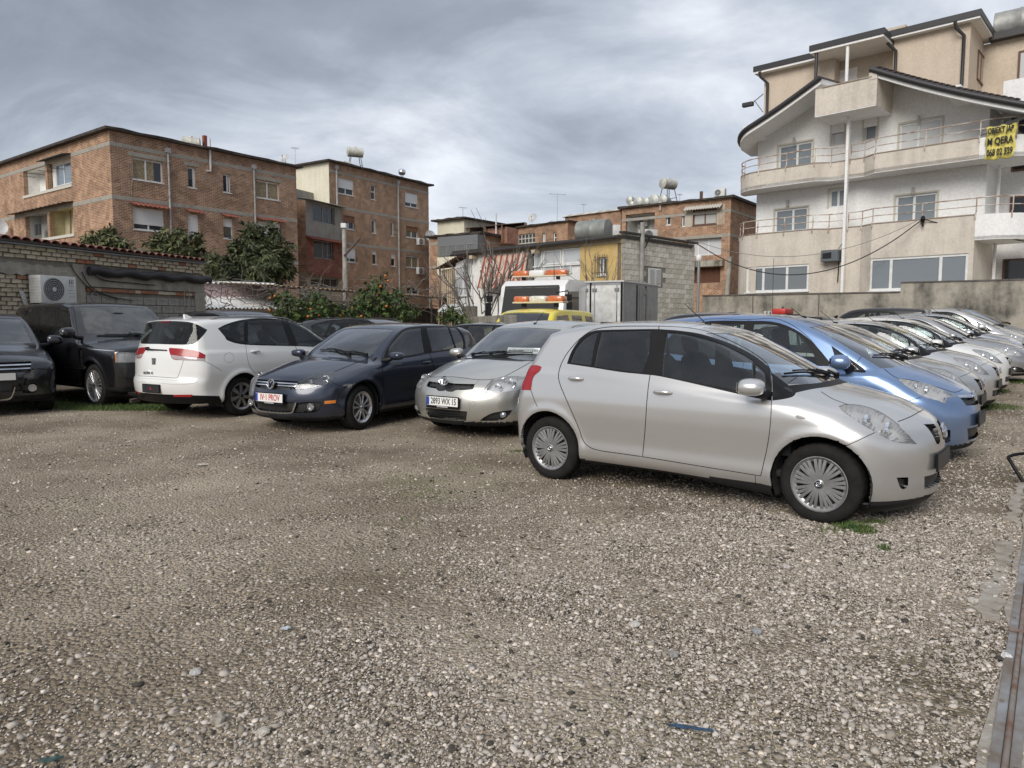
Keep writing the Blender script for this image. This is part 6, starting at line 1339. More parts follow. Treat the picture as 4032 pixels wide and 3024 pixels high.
u,z = V.uv(*ZG(842,546),.1); mb_ = empty('metal_box',V.world(u,.2,z-.28),V.root.rotation_euler[2],'small dark grey metal unit on the villa wall between its windows','box'); b = MB(); b.box((-.36,-.24,0),(.36,.24,.5)); b.build('casing',mat('slate metal',(.13,.15,.16),.5,.3),mb_,bevel=.02); b = MB(); b.box((-.28,-.25,.12),(.1,-.2405,.4)); b.build('opening',DARKR,mb_); b = MB(); b.tube([(.3,0,.5),(.45,0,.75)],.02,5); b.build('lever',OLDG,mb_)
for k,(px,py,py2) in enumerate(((905,520,735),(935,565,680))): u,z = V.uv(*ZG(px,py),.3); _,z2_ = V.uv(*ZG(px,py2),.3); b = MB(); b.tube([(u,.38,z),(u-.05,.38,z2_)],.022,6); b.build('black_conduit',M_BLK(),V.root)
# banner on the balcony
by,bz = [V.uv(*q,-.1) for q in (ZF(1383,1075),ZF(1650,1345))]; w_,h_ = bz[0]-by[0],by[1]-bz[1]
bn = empty('rental_banner',V.world((by[0]+bz[0])/2,-.1,(by[1]+bz[1])/2),V.root.rotation_euler[2],'crumpled yellow cloth banner with black lettering on the villa balcony','banner')
b = MB(); n = 16; vs = []
for j in range(n+1):
    for i in range(n+1): x = -w_/2+w_*i/n; z = h_/2-h_*j/n; vs.append((x*(1-.06*j/n)+.03*math.sin(j*.7),.03*math.sin(i*1.2+j*.35)+.02*math.sin(j*1.7),z+.03*math.sin(i*.9)))
b.add(vs,[(j*(n+1)+i,j*(n+1)+i+1,(j+1)*(n+1)+i+1,(j+1)*(n+1)+i) for j in range(n) for i in range(n)]); o = b.build('cloth',mat('yellow cloth',(.68,.60,.16),.85,noise=(2,.25)),bn,60); md = o.modifiers.new('thickness','SOLIDIFY'); md.thickness = .004
for txt,zz_,sz in (('OBJEKT JAP',.36,.32),('M QERA',.03,.40),('068 02 529',-.30,.36)):
    me = text_mesh(txt,h_*sz*.75,.002,1,.012); xs = [v.co.x for v in me.vertices]; k_ = w_*.86/(max(xs)-min(xs)); me.transform(Matrix.Diagonal((k_,1,1,1))); me.materials.append(mat('banner ink',(.02,.02,.02),.8)); t = link('banner_lettering',me,bn); t.rotation_euler = (math.pi/2,0,0); t.location = (.0,-.075,h_*zz_)
# ---- upper beige house behind
yb = 7.5; Up = Bld('beige_house',ZE(500,575),44.5,ZE(985,462),'beige upper house with dark gutters behind the white villa'); BE2 = stain_mat('warm beige render',(.60,.51,.41),(.45,.38,.30),.45,streak=2.5)
e1 = Up.zt; U2 = lambda q,d=0: Up.uv(*q,d); uR,_ = U2(ZF(1225,400)); z3 = U2(ZF(1200,100))[1]; u3,_ = U2(ZF(520,300)); u2_,z2_ = U2(ZE(985,460))
b = MB(); b.box((0,0,0),(u2_+1,8,e1)); b.build('wall',BE2,Up.root); b = MB(); b.box((u2_+1.002,0.9,0),(u3+.3,8,e1+1.2)); b.build('wall',BE2,Up.root); b = MB(); b.box((u3,0,0),(uR,3.4,z3)); b.build('wall',BE2,Up.root)
b = MB(); b.box((-.45,-.45,e1),(u2_+1.2,8,e1+.12)); b.build('eaves',WHT,Up.root); b = MB(); b.box((-.5,-.5,e1+.122),(u2_+1.3,8,e1+.42)); b.build('gutter_edge',EDG,Up.root)
cz = U2(ZE(1270,300),-1.6)[1]; cu0 = U2(ZE(925,360),-1.6)[0]; cu1 = U2(ZE(1610,195),-1.6)[0]; b = MB(); b.box((cu0,-1.6,cz),(cu1,3,cz+.12)); b.build('canopy_soffit',WHT,Up.root); b = MB(); b.box((cu0-.05,-1.65,cz+.122),(cu1+.05,3,cz+.42)); b.build('canopy_edge',EDG,Up.root)
for px,dk in ((ZE(980,500),True),(ZE(1268,500),False)): u = U2(px,-1.45)[0]; b = MB(); b.tube([(u,-1.45,zc1-.5),(u,-1.45,cz)],.09,8); b.build('post',EDG if dk else WHT,Up.root,50)
b = MB(); b.box((u3-.3,-.4,z3+.0),(uR+.45,3.8,z3+.1)); b.build('eaves',WHT,Up.root); b = MB(); b.box((u3-.35,-.45,z3+.102),(uR+.5,3.85,z3+.4)); b.build('gutter_edge',EDG,Up.root)
for u_,z_,z0_ in ((.25,e1,U2(ZE(515,925))[1]),(u3+.15,z3,U2(ZF(515,550))[1]),(uR-.25,z3,U2(ZF(1185,690))[1])): b = MB(); b.tube([(u_-.35,-.5,z_+.05),(u_-.3,-.45,z_-.25),(u_,-.12,z_-.6),(u_,-.12,z0_-.5)],.085,8); b.build('drain_pipe',EDG,Up.root,50)
r = Up.rect(ZE(1195,545),ZE(1362,665),.9); b = MB(); b.box((r[0],.85,r[1]-.6),(r[2],.895,r[3])); b.build('shutter_door',WHT,Up.root)
yw,zw = Up.sx(*ZF(1305,345),uR); yw2,zw2 = Up.sx(*ZF(1370,720),uR); Up.window((yw,zw2,yw2,zw),uR+.0,axis='v',mull=(.33,.66),frame=mat('brown frame',(.12,.06,.04),.6),pane=glass_pane('beige pane',(.3,.25,.2)),sill=False)
b = MB(); b.box((uR+.002,3.4,0),(uR+9,8,z3-.15)); b.build('wall',BE2,Up.root); b = MB(); b.box((uR+.3,2.9,z3-.148),(uR+9.5,8,z3+.2)); b.build('gutter_edge',EDG,Up.root)
r = Up.rect(ZF(1685,360),ZF(1900,700),3.35); Up.window(r,3.32,mull=(),frame=mat('brown frame',(.12,.06,.04),.6),pane=glass_pane('white cloth pane',(.55,.56,.57)),fw=.1,sill=False)
u,z = U2(ZF(1640,150),4.2); tank('water_tank',Up.world(u+.3,4.6,z3+.2),.75,2.4,Up.root.rotation_euler[2]+.05,'mottled grey water tank on the beige house right wing',(.33,.33,.31))
u,z = U2(ZF(610,200),2.0); tank('boiler_drum',Up.world(u,2.2,z3+.4),.36,1.1,Up.root.rotation_euler[2]+.35,'small shiny boiler drum on the beige house roof',(.65,.67,.7))
u,z = U2(ZE(340,855),-.2); fl = empty('flood_lamp',Up.world(u,-.2,z),Up.root.rotation_euler[2],'small dark flood lamp on a bracket at the beige house corner','lamp'); b = MB(); b.box((-.3,-.14,-.14),(.35,.14,.1)); b.build('lamp_head',EDG,fl,bevel=.03); b = MB(); u2w = -u; b.tube([(.3,0,.02),(u2w,.1,.45)],.03,6); b.tube([(u2w*.45,0,.15),(u2w,.1,-.6)],.03,6); tag(b.build('bracket_arms',mat('grey steel',(.25,.25,.25),.5,.5),fl),kind='stuff')
# ================================================================ brick shed on the left: bricks and tiles are pieces
Sh = Bld('brick_shed',ZH(0,108),15.9,ZH(1955,325),'old brick shed with red tiled verge and patched concrete wall'); L = Sh.L; zt = Sh.zt; U0 = -2.2
RS = np.random.RandomState(21)
MOR = stain_mat('old mortar',(.30,.27,.225),(.15,.14,.115),.6); SHC = stain_mat('rough shed concrete',(.40,.37,.31),(.20,.18,.15),.7,bump=.8)
b = MB(); b.box((U0,.03,-.2),(L,.3,zt)); b.box((U0,.3,-.2),(U0+.2,6,zt)); b.box((L-.25,.3,-.2),(L,6,zt)); sw = b.build('wall',MOR,Sh.root)
BC = [(.55,.465,.335),(.61,.53,.39),(.47,.395,.285),(.57,.475,.345),(.35,.165,.10),(.42,.175,.095)]
BM = [mat('shed brick %d' % i,c,.95,noise=(16,.35),bump=(60,.6)) for i,c in enumerate(BC)]
bl,ch = .262,.098; bmesh_ = []
for i,m in enumerate(BM):
    b = MB(); b.box((.006,-.035,.006),(bl-.008,.028,ch-.008)); o = b.build('brick',m,None,bevel=.009); bmesh_.append(o.data); bpy.data.objects.remove(o)
nb = 0; zc1_ = Sh.uv(*ZH(300,345))[1]; zc2_ = Sh.uv(*ZH(300,455))[1]; ux = Sh.uv(*ZH(690,500))[0]; ua_ = Sh.uv(*ZH(700,400))[0]
def put_brick(u,z,red=.1):
    global nb
    i = RS.choice([4,5]) if RS.rand() < red else RS.randint(4)
    o = link('brick',bmesh_[i],sw,(u+RS.uniform(-.008,.008),RS.uniform(-.012,.010),z+RS.uniform(-.006,.006))); o.rotation_euler = (0,RS.uniform(-.02,.02),RS.uniform(-.02,.02)); o.scale = (RS.uniform(.9,1.0),1,RS.uniform(.9,1)); nb += 1
r = 0; z = zt-.16
while z > zc1_+.02:
    u = -.75-(bl*.5 if r % 2 else 0)
    while u < L-.1:
        if z > Sh.uv(*ZH(1200,400))[1]-.02 or u < ua_: put_brick(u,z,.12)
        u += bl
    z -= ch; r += 1
z = zc2_-ch
while z > .85 and nb < 300:
    u = -.6-(bl*.5 if r % 2 else 0); lim = ux if z > 1.6 else ux*.75
    while u < lim:
        if nb < 300: put_brick(u,z,.12 if z > 1.45 else .55)
        u += bl
    z -= ch; r += 1
# concrete patch and beam, blocks, debris row
b = MB(); n = 30; vs = []
for k in range(n+1): u = U0+(ua_+.2-U0)*k/n; vs += [(u,-.045+RS.uniform(-.012,.012),zc2_+RS.uniform(-.04,.04)),(u,-.05+RS.uniform(-.012,.012),(zc1_+zc2_)/2),(u,-.03,zc1_+RS.uniform(-.03,.05)),(u,.05,zc1_),(u,.05,zc2_)]
b.add(vs,[(5*k+i,5*k+(i+1) % 5,5*k+5+(i+1) % 5,5*k+5+i) for k in range(n) for i in range(5)]); b.build('concrete_patch',SHC,Sh.root)
zb1,zb2 = Sh.uv(*ZH(1300,430))[1],Sh.uv(*ZH(1300,585))[1]; b = MB(); b.box((ua_+.05,-.04,zb2),(L+.03,.02,zb1)); b.build('concrete_beam',SHC,Sh.root,bevel=.01); b = MB(); b.box((ua_-.02,-.05,-.1),(ua_+.30,.02,zb1+.1)); b.build('concrete_post',SHC,Sh.root,bevel=.01); b = MB(); b.box((L-.4,-.05,-.1),(L+.02,.02,zb2-.003)); b.build('concrete_post',SHC,Sh.root,bevel=.01)
GBm = mat('grey shed block',(.36,.34,.30),.95,noise=(10,.3),bump=(40,.6)); b = MB(); b.box((.008,-.02,.008),(.44,.028,.2)); o = b.build('block',GBm,None,bevel=.01); gbd = o.data; bpy.data.objects.remove(o)
for rr2 in range(4):
    u = ua_+.34+(.2 if rr2 % 2 else 0)
    while u < L-.5: link('block',gbd,sw,(u,RS.uniform(-.006,.006),zb2-.42-rr2*.21)); u += .45
u = ua_+.36
while u < L-.5: put_brick(u,zb2-.12,.7); u += bl*.8
# tarpaulin gutter
g0,g1 = Sh.uv(*ZH(880,385),-.2),Sh.uv(*ZH(1995,500),-.2); b = MB(); n = 30; vs = []
for k in range(n+1):
    u = g0[0]+(g1[0]+.25-g0[0])*k/n; z = (g0[1]+g1[1])/2+.03*math.sin(k*.9); s_ = .11+.015*math.sin(k*2.1)
    for a in range(8): t = 2*math.pi*a/8; vs.append((u,-.14+.09*math.cos(t),z-.02+s_*math.sin(t)))
b.add(vs,[(8*k+a,8*k+(a+1) % 8,8*k+8+(a+1) % 8,8*k+8+a) for k in range(n) for a in range(8)]+[tuple(range(8)),tuple(8*n+7-a for a in range(8))]); tag(b.build('rolled_tarpaulin',mat('black tarpaulin',(.022,.022,.025),.55,bump=(14,.6)),Sh.root,50))
# verge tiles
TM = [mat('roof tile red %d' % i,c,.8,noise=(12,.5,5,(.10,.055,.045)),bump=(40,.3)) for i,c in enumerate([(.22,.085,.06),(.17,.07,.05),(.25,.10,.075)])]
tms = []
for m in TM:
    b = MB(); n = 8; vs = []
    for yy,k_ in ((-.14,1.0),(.42,.92)):
        for lay in (0,1):
            for i in range(n+1): t = math.pi*i/n; rr3 = (.115-.016*lay)*k_; vs.append((rr3*1.05*math.cos(t),yy,rr3*.72*math.sin(t)))
    fs = []
    for i in range(n): fs += [(i,i+1,2*(n+1)+i+1,2*(n+1)+i),(n+1+i,3*(n+1)+i,3*(n+1)+i+1,n+1+i+1),(i,n+1+i,n+1+i+1,i+1)]
    b.add(vs,fs); o = b.build('tile',m,None,40); tms.append(o.data); bpy.data.objects.remove(o)
b = MB(); b.box((U0-.1,-.12,zt-.02),(L+.05,6.2,zt+.03)); rf = b.build('roof',mat('roof deck',(.12,.10,.085),.9),Sh.root)
k = 0; u = U0
while u < L+.05: o = link('tile',tms[RS.randint(3)],rf,(u,-.04,zt+.035)); o.rotation_euler = (rad(7),RS.uniform(-.03,.03),RS.uniform(-.04,.04)); u += .243
for row_ in (1,2,3):
    u = U0
    while u < L: o = link('tile',tms[RS.randint(3)],rf,(u+.1*(row_ % 2),.45*row_,zt+.035+.055*row_)); o.rotation_euler = (rad(7),0,0); u += .243
b = MB(); b.tube([(U0,-.13,zt-.05),(L*.5,-.14,zt-.07),(L,-.13,zt-.05)],.022,6); b.build('verge_wire',mat('grey wire',(.2,.2,.19),.7),Sh.root)
# things on that wall
u,z = Sh.uv(*ZH(545,715),-.35); ac_unit('air_conditioner',Sh.world(u,-.28,z-.02),Sh.root.rotation_euler[2],'white air conditioner with big round fan on the shed wall',.92,.62,.34,detail=True)
me = text_mesh('Electrolux',.034,.001,1,0); me.materials.append(mat('ac logo',(.25,.25,.26),.6)); acr = [o for o in bpy.data.objects if o.name.startswith('air_conditioner')][-1]; t = link('brand_lettering',me,acr); t.rotation_euler = (math.pi/2,0,0); t.location = (.33,-.178,.40)
def cab(name,pts,r,label,m=None): b = MB(); b.tube(cr_spline(pts,6,False),r,5); return tag(b.build(name,m or mat('old cable',(.03,.028,.026),.8),None,50),label,'cable')
W_ = lambda px,py,d=-.08: Sh.world(Sh.uv(*ZH(px,py),d)[0],d,Sh.uv(*ZH(px,py),d)[1])
cab('wall_cable',[W_(690,370),W_(760,470),W_(900,600),W_(1150,690)],.012,'dark cable looping down beside the shed air conditioner'); cab('wall_cable',[W_(790,420),W_(880,560),W_(1050,650),W_(1290,700)],.012,'dark cable running below the tarpaulin to the grey blocks'); cab('wall_cable',[W_(850,370),W_(980,490),W_(1250,525),W_(1500,548)],.012,'thin cable along the shed concrete beam')
cab('pale_cable',[W_(1780,760),W_(1790,600),W_(1830,610),W_(1825,780)],.012,'pale cable loop at the shed corner',mat('cable pale',(.4,.33,.25),.8))
b = MB(); q0,q1 = W_(205,600),W_(255,740); b.obox((q0+q1)/2,(q1-q0)/np.linalg.norm(q1-q0),np.array([Sh.d[0],Sh.d[1],0]),np.array([Sh.n[0],Sh.n[1],0]),np.linalg.norm(q1-q0)/2,.05,.012); tag(b.build('white_rag',mat('white rag',(.6,.6,.58),.9,noise=(20,.3)),None,bevel=.008),'white plastic rag stuffed in the shed wall','rag')
u,z = Sh.uv(*ZH(908,658)); b = MB(); b.lathe([(.001,.01),(.075,.01),(.08,-.03),(.12,-.035),(.12,.02)],c=(u,-.0,z),axis='y',n=18); b.build('pipe_hole',[mat('hole ring',(.3,.28,.24),.9)],Sh.root)
# ================================================================ pink shed with white corrugated lean roof
Pk = Bld('pink_shed',ZB(20,1425),25.5,ZB(650,1445),'pink walled shed with white corrugated sheet roof'); L = Pk.L
b = MB(); b.box((-.5,0,-.2),(L,3.5,Pk.zt-.05)); b.build('wall',stain_mat('pink render',(.58,.44,.45),(.45,.33,.33),.4),Pk.root)
b = MB(); corrugated(b,(-.6,-.15,Pk.zt-.0),(L+.7,0,0),(0,3.8,.25),18,.045); b.build('roof',mat('white sheet',(.66,.67,.66),.5,noise=(3,.25)),Pk.root)
zs1 = Pk.uv(*ZB(300,1560))[1]; b = MB(); corrugated(b,(-.9,-.02,zs1),(L+1.4,0,0),(0,-1.5,-.42),30,.03); b.build('lean_roof',mat('white sheet',(.66,.67,.66),.5,noise=(3,.25)),Pk.root)
b = MB(); b.box((-.9,-1.5,zs1-.52),(L+.5,-1.44,zs1-.44)); b.build('beam',mat('old wood',(.2,.14,.09),.9),Pk.root)
# ================================================================ pergola with rusty sheet roof
RST = mat('rusty sheet',(.20,.12,.07),.85,.1,noise=(2.5,.5,8,(.30,.22,.14))); OLD = mat('rusty post',(.13,.10,.085),.8,.3,noise=(6,.4))
Pg = Bld('pergola',ZB(600,1448),24.5,ZC(575,1325),'long rusty pergola over bare vines before the brick blocks'); L = Pg.L
b = MB(); corrugated(b,(0,-.1,Pg.zt),(L,0,0),(0,2.2,.12),60,.02); b.build('sheet_roof',RST,Pg.root)
for z_ in (Pg.zt-.06,Pg.zt-.45): b = MB(); b.tube([(0,-.05,z_),(L,-.05,z_)],.03,6); b.build('rail',OLD,Pg.root)
for i,px in enumerate((1120,1197,1357,1520,1690,1815)): u,_ = Pg.uv(px,1200); b = MB(); b.tube([(u,-.1,0),(u+.03,-.1,Pg.zt+.0)],.045,7); b.build('post',OLD,Pg.root)
for i in range(8): u = L*(i+.3)/8; b = MB(); b.tube([(u,-.08,Pg.zt-.1),(u+1.1,-.08,Pg.zt-.75)],.02,5); b.build('brace',OLD,Pg.root)
b = MB(); b.box((.3,2.0,-.2),(L-.2,2.15,Pg.zt-.5)); b.build('back_wall',mat('dark back wall',(.10,.085,.075),.95,noise=(2,.5)),Pg.root)
b = MB(); p = gnd(1640,1265,1.5); corrugated(b,(*Pg.world(Pg.uv(1630,1215)[0],-1.2,0)[:2],1.95),(1.15,-.25,0),(.25,.9,.35),9,.025); o = b.build('white_canopy',mat('white sheet',(.66,.67,.66),.5,noise=(3,.25))); tag(o,'small white corrugated canopy next to the pergola','canopy')
# low wall and white wall in the gap
Lw = Bld('low_wall',(1845,1248),23.5,(1990,1240),'low weathered concrete wall below the bare trees','wall'); b = MB(); b.box((-.2,0,-.2),(Lw.L+.3,.2,Lw.zt)); b.build('wall',CW,Lw.root); b = MB(); b.box((-.5,-.1,-.2),(-.05,.3,Lw.zt+.35)); b.build('pier',stain_mat('mossy stone',(.25,.24,.2),(.1,.11,.07),.8,bump=.8),Lw.root,bevel=.03)
# ================================================================ poles and wires
def pole(name,px,ytop,Y,r,label,lean=(0,0)):
    d = ray(px,ytop); p = np.array([0,0,CAMH])+d*(Y/d[1]); t = empty(name,(p[0],p[1],0),0,label,'pole'); b = MB(); b.tube([(0,0,-.2),(lean[0],lean[1],p[2])],[r,r*.72],10); b.build('shaft',mat('pole concrete',(.36,.345,.31),.9,noise=(3,.3)),t,50); return t,p
pt,pp = pole('utility_pole',*ZB(1292,905),33.0,.13,'grey concrete utility pole before the second brick block')
b = MB(); b.tube([(0,-.1,pp[2]-1.35),(.45,-.2,pp[2]-.9),(.75,-.2,pp[2]-.55)],.05,6); b.build('bracket',OLD,pt); b = MB(); sup_ell(b,(.0,-.25,pp[2]-4.3),(.32,.2,.3),3,12); b.build('junction_box',PVC(),pt,50)
b = MB(); b.box((-.12,-.15,pp[2]-.1),(.1,.15,pp[2]+.1)); b.build('cap',PVC(),pt)
p2,q2 = pole('utility_pole',*ZD(1535,860),38.5,.16,'leaning grey pole behind the boundary wall next to the villa',(.25,0))
vA = V.world(V.uv(*ZG(1497,292),-.15)[0],-.15,V.uv(*ZG(1497,292),-.15)[1]); kE = K.world(K.L+.1,K.sx(*ZD(1207,722),K.L)[0],K.sx(*ZD(1207,722),K.L)[1])
def wire(name,a,c,sag,r,label,m=None): cab(name,[a+(c-a)*t-np.array([0,0,sag*4*t*(1-t)]) for t in np.linspace(0,1,9)],r,label,m)
wire('overhead_wire',vA,kE,1.75,.022,'thick black overhead wire sagging across the villa front'); wire('overhead_wire',vA+[0,0,.05],kE+[0,0,.1],1.05,.012,'thin grey overhead wire sagging across the villa front',mat('grey wire',(.2,.2,.19),.7))
vB = vA+np.array([12,-6,-1.4]); wire('overhead_wire',vA,vB,.9,.022,'black overhead wire leaving the villa rightwards'); b = MB(); sup_ell(b,vA,(.09,.09,.14),2,10); b.tube([vA-[0,0,.1],vA-[0,0,.3]],.04,6); tag(b.build('wire_insulator',M_BLK(),None,50),'black wire anchor on the villa parapet','insulator')
wire('overhead_wire',pp+[0,0,-1],np.array([*A.world(A.L-3,-.1,5.2)]),.5,.015,'thin wire between the utility pole and the left brick block')
# ================================================================ trees and plants
def leaf_mat(name,c1,c2):
    if name in MATS: return MATS[name]
    m = bpy.data.materials.new(name); m.use_nodes = True; t = m.node_tree; b = t.nodes['Principled BSDF']; a = N(t,'ShaderNodeVertexColor'); a.layer_name = 'Col'
    mx = N(t,'ShaderNodeMix',data_type='RGBA'); mx.inputs[6].default_value = (*c1,1); mx.inputs[7].default_value = (*c2,1); sc = N(t,'ShaderNodeSeparateColor'); t.links.new(a.outputs[0],sc.inputs[0]); t.links.new(sc.outputs[0],mx.inputs[0]); t.links.new(mx.outputs[2],b.inputs['Base Color'])
    b.inputs['Roughness'].default_value = .55; b.inputs['Specular IOR Level'].default_value = .4; MATS[name] = m; return m
def crown(name,blobs,n,ll,lw,m,parent,seed,droop=.3,rosette=6):
    """leaves in rosettes near the blob surfaces: uneven outline with gaps"""
    rs = np.random.RandomState(seed); tot = sum(r[0]*r[1]*r[2] for _,r in blobs); V_ = []; F_ = []; C_ = []; nv = 0
    for c,r in blobs:
        k = max(6,int(n/rosette*(r[0]*r[1]*r[2])/tot))
        d = rs.normal(size=(k,3)); d /= np.linalg.norm(d,axis=1)[:,None]; ph = rs.uniform(0,6,3); q = rs.uniform(.3,1.0,k)**.55*(1+.28*np.sin(d[:,0]*5+ph[0])*np.sin(d[:,2]*6+ph[1])+.12*np.sin(d[:,1]*9+ph[2]))
        P = np.asarray(c)+d*q[:,None]*np.asarray(r)
        for p,dd in zip(P,d):
            col = rs.rand(); ax = dd*.6+rs.normal(size=3)*.35+np.array([0,0,.25]); ax /= np.linalg.norm(ax)
            for _ in range(rosette):
                v = rs.normal(size=3); v -= ax*(v@ax)*.6; v /= np.linalg.norm(v); v = v*.9+ax*.45-np.array([0,0,droop*rs.rand()]); v /= np.linalg.norm(v)
                s = np.cross(v,ax+rs.normal(size=3)*.2); s /= np.linalg.norm(s)+1e-6; L_ = ll*(.6+.7*rs.rand()); w = lw*(.7+.5*rs.rand()); up = np.cross(s,v)
                V_ += [p,p+v*L_*.45+s*w-up*.02*L_,p+v*L_-np.array([0,0,droop*.3*L_]),p+v*L_*.45-s*w-up*.02*L_]; F_ += [(nv,nv+1,nv+2),(nv,nv+2,nv+3)]; nv += 4; C_ += [min(1,max(0,col+rs.uniform(-.25,.25)))]*4
    me = bpy.data.meshes.new(name); me.from_pydata([tuple(v) for v in V_],[],F_); a = me.color_attributes.new('Col','FLOAT_COLOR','POINT'); C = np.array(C_); a.data.foreach_set('color',np.stack([C,C,C,np.ones_like(C)],1).reshape(-1)); me.materials.append(m)
    return link(name,me,parent)
BARK = mat('bark',(.10,.08,.065),.95,noise=(8,.4),bump=(20,.6)); BARKG = mat('grey bark',(.17,.15,.13),.95,noise=(8,.4),bump=(20,.5))
def limbs(parent,base_,tips,r,name='trunk',seed=0,m=None):
    rs = np.random.RandomState(seed); b = MB(); f = np.asarray(base_,float)
    for k,t in enumerate(tips):
        t = np.asarray(t,float); mid = f+(t-f)*.5+np.array([rs.uniform(-.15,.15),rs.uniform(-.15,.15),.15]); b.tube(cr_spline([f,f+(mid-f)*.5+[0,0,.1],mid,t],4,False),np.linspace(r*(1 if k == 0 else .6),r*.15,13),7)
    return b.build(name,m or BARK,parent,50)
def px_at(px,py,Y): d = ray(px,py); return np.array([0,0,CAMH])+d*(Y/d[1])
def tree(name,label,base_px,Y,blobs_px,n,ll,lw,m,seed,cat='tree',droop=.3,group=None,zbase=0,rosette=6,trunk_r=.12):
    """blobs_px: (px, py, rx_px, rz_px); everything at distance Y with depth like its width"""
    p0 = px_at(base_px,1300,Y); t = empty(name,(p0[0],p0[1],0),0,label,cat,group); B_ = []
    rs = np.random.RandomState(seed+5)
    for (a,c,rx,rz) in blobs_px: p = px_at(a,c,Y); B_.append((np.array([p[0]-p0[0],rs.uniform(-.35,.35)*rx*Y/F_PX,p[2]]),np.array([rx,rx*.9,rz])*Y/F_PX))
    limbs(t,(0,0,zbase),[c+np.array([0,0,-.1]) for c,_ in B_],trunk_r,seed=seed); crown('crown',B_,n,ll,lw,m,t,seed,droop,rosette); return t,B_
LQ = leaf_mat('loquat leaf',(.022,.034,.014),(.105,.12,.05)); OLV = leaf_mat('mango leaf',(.035,.05,.02),(.16,.165,.07)); CIT = leaf_mat('citrus leaf',(.02,.045,.012),(.09,.13,.03)); 
tree('loquat_tree','dense dark loquat tree before the left brick block',1010,29,[(1000,960,70,70),(1060,930,55,50),(960,1030,85,75),(1060,1030,95,85),(1110,1010,45,75),(900,1075,65,60),(1100,1085,55,45),(1000,1090,80,50),(940,975,40,40),(985,905,35,28)],7500,.26,.045,LQ,31,droop=.5)
tree('leafy_tree','olive green leafy tree rising behind the shed roof',690,27,[(640,965,70,45),(720,965,75,50),(690,925,50,32),(600,1000,45,35),(780,1000,45,45),(700,1010,90,40),(830,1040,40,60),(865,1090,35,50)],4200,.24,.04,OLV,32,droop=.5)
tree('leafy_shrub','sparse leafy shrub poking over the shed tiles',405,24,[(360,955,35,30),(420,935,40,32),(440,965,45,30),(480,975,35,25),(355,925,14,14),(440,905,18,14)],1500,.20,.035,OLV,33,droop=.4)
def fruits(t,B_,n,seed):
    rs = np.random.RandomState(seed)
    b = MB(); sup_ell(b,(0,0,0),(.045,.045,.042),2,10); o = b.build('orange',mat('orange peel',(.5,.16,.03),.6),None,60); d = o.data; bpy.data.objects.remove(o)
    for _ in range(n):
        c,r = B_[rs.randint(len(B_))]; v = rs.normal(size=3); v[1] = -abs(v[1]); v /= np.linalg.norm(v); link('orange',d,t,tuple(c+v*r*.95))
t,B_ = tree('orange_tree','orange tree with ripe fruit behind the navy hatchback',1480,22.5,[(1470,1180,90,65),(1540,1200,90,60),(1420,1230,70,50),(1600,1235,55,50),(1480,1120,40,40),(1510,1095,25,28),(1570,1150,30,30),(1380,1240,40,35)],5200,.095,.028,CIT,34,rosette=7); fruits(t,B_,12,3)
t,B_ = tree('orange_tree','smaller orange tree between the pink shed and pergola post',1150,22.5,[(1120,1195,50,55),(1180,1215,60,50),(1250,1205,60,55),(1320,1230,50,45),(1100,1240,50,30),(1220,1240,80,30),(1080,1160,20,25)],3800,.095,.028,CIT,35,rosette=7); fruits(t,B_,6,4)
tree('oleander_bush','low green bush beside the small white canopy',1790,21,[(1780,1240,40,30),(1815,1255,35,25),(1745,1255,30,20)],900,.11,.02,CIT,36,cat='bush')
# bare trees
def bare(name,label,px,Y,tips,seed,r=.05,n=5):
    p0 = px_at(px,1300,Y); t = empty(name,(p0[0],p0[1],0),0,label,'tree'); rs = np.random.RandomState(seed); b = MB()
    def grow(a,c,rad_,dep):
        mid = (a+c)/2+rs.normal(size=3)*.05*np.linalg.norm(c-a)+np.array([0,0,-.03]); P = cr_spline([a,mid,c],4,False); b.tube(P,np.linspace(rad_,rad_*.55,len(P)),6)
        if dep == 0: return
        for _ in range(n if dep > 1 else 4):
            f = rs.uniform(.35,1.0); s = a+(c-a)*f; dd = (c-a)/np.linalg.norm(c-a)+rs.normal(size=3)*.55+np.array([0,0,.35]); dd /= np.linalg.norm(dd); grow(s,s+dd*np.linalg.norm(c-a)*rs.uniform(.28,.6),rad_*.5,dep-1)
    tr_ = np.array([0,0,.9]); b.tube([(0,0,-.1),tr_*.5+[.03,0,0],tr_],[r*1.5,r*1.3,r*1.1],8)
    for (a,c) in tips: p = px_at(a,c,Y); grow(tr_,np.array([p[0]-p0[0],rs.uniform(-.7,.7),p[2]]),r*.8,2)
    b.build('trunk_and_branches',BARKG,t,50); return t
bare('bare_fig_tree','leafless fig tree with upswept twigs before the striped awning',1900,23.0,[(1775,1120),(1830,1040),(1890,1060),(1950,1010),(1990,1090),(1740,1180)],41)
bare('bare_fig_tree','second leafless tree beside the white truck cab',1945,24.0,[(1930,1080),(2010,1060),(2050,1120),(1960,1150)],42,.045)
bare('bare_sapling','thin bare branches over the box body by the yellow wall',2360,26.5,[(2300,1085),(2330,1070),(2390,1085),(2420,1095)],43,.03,4)
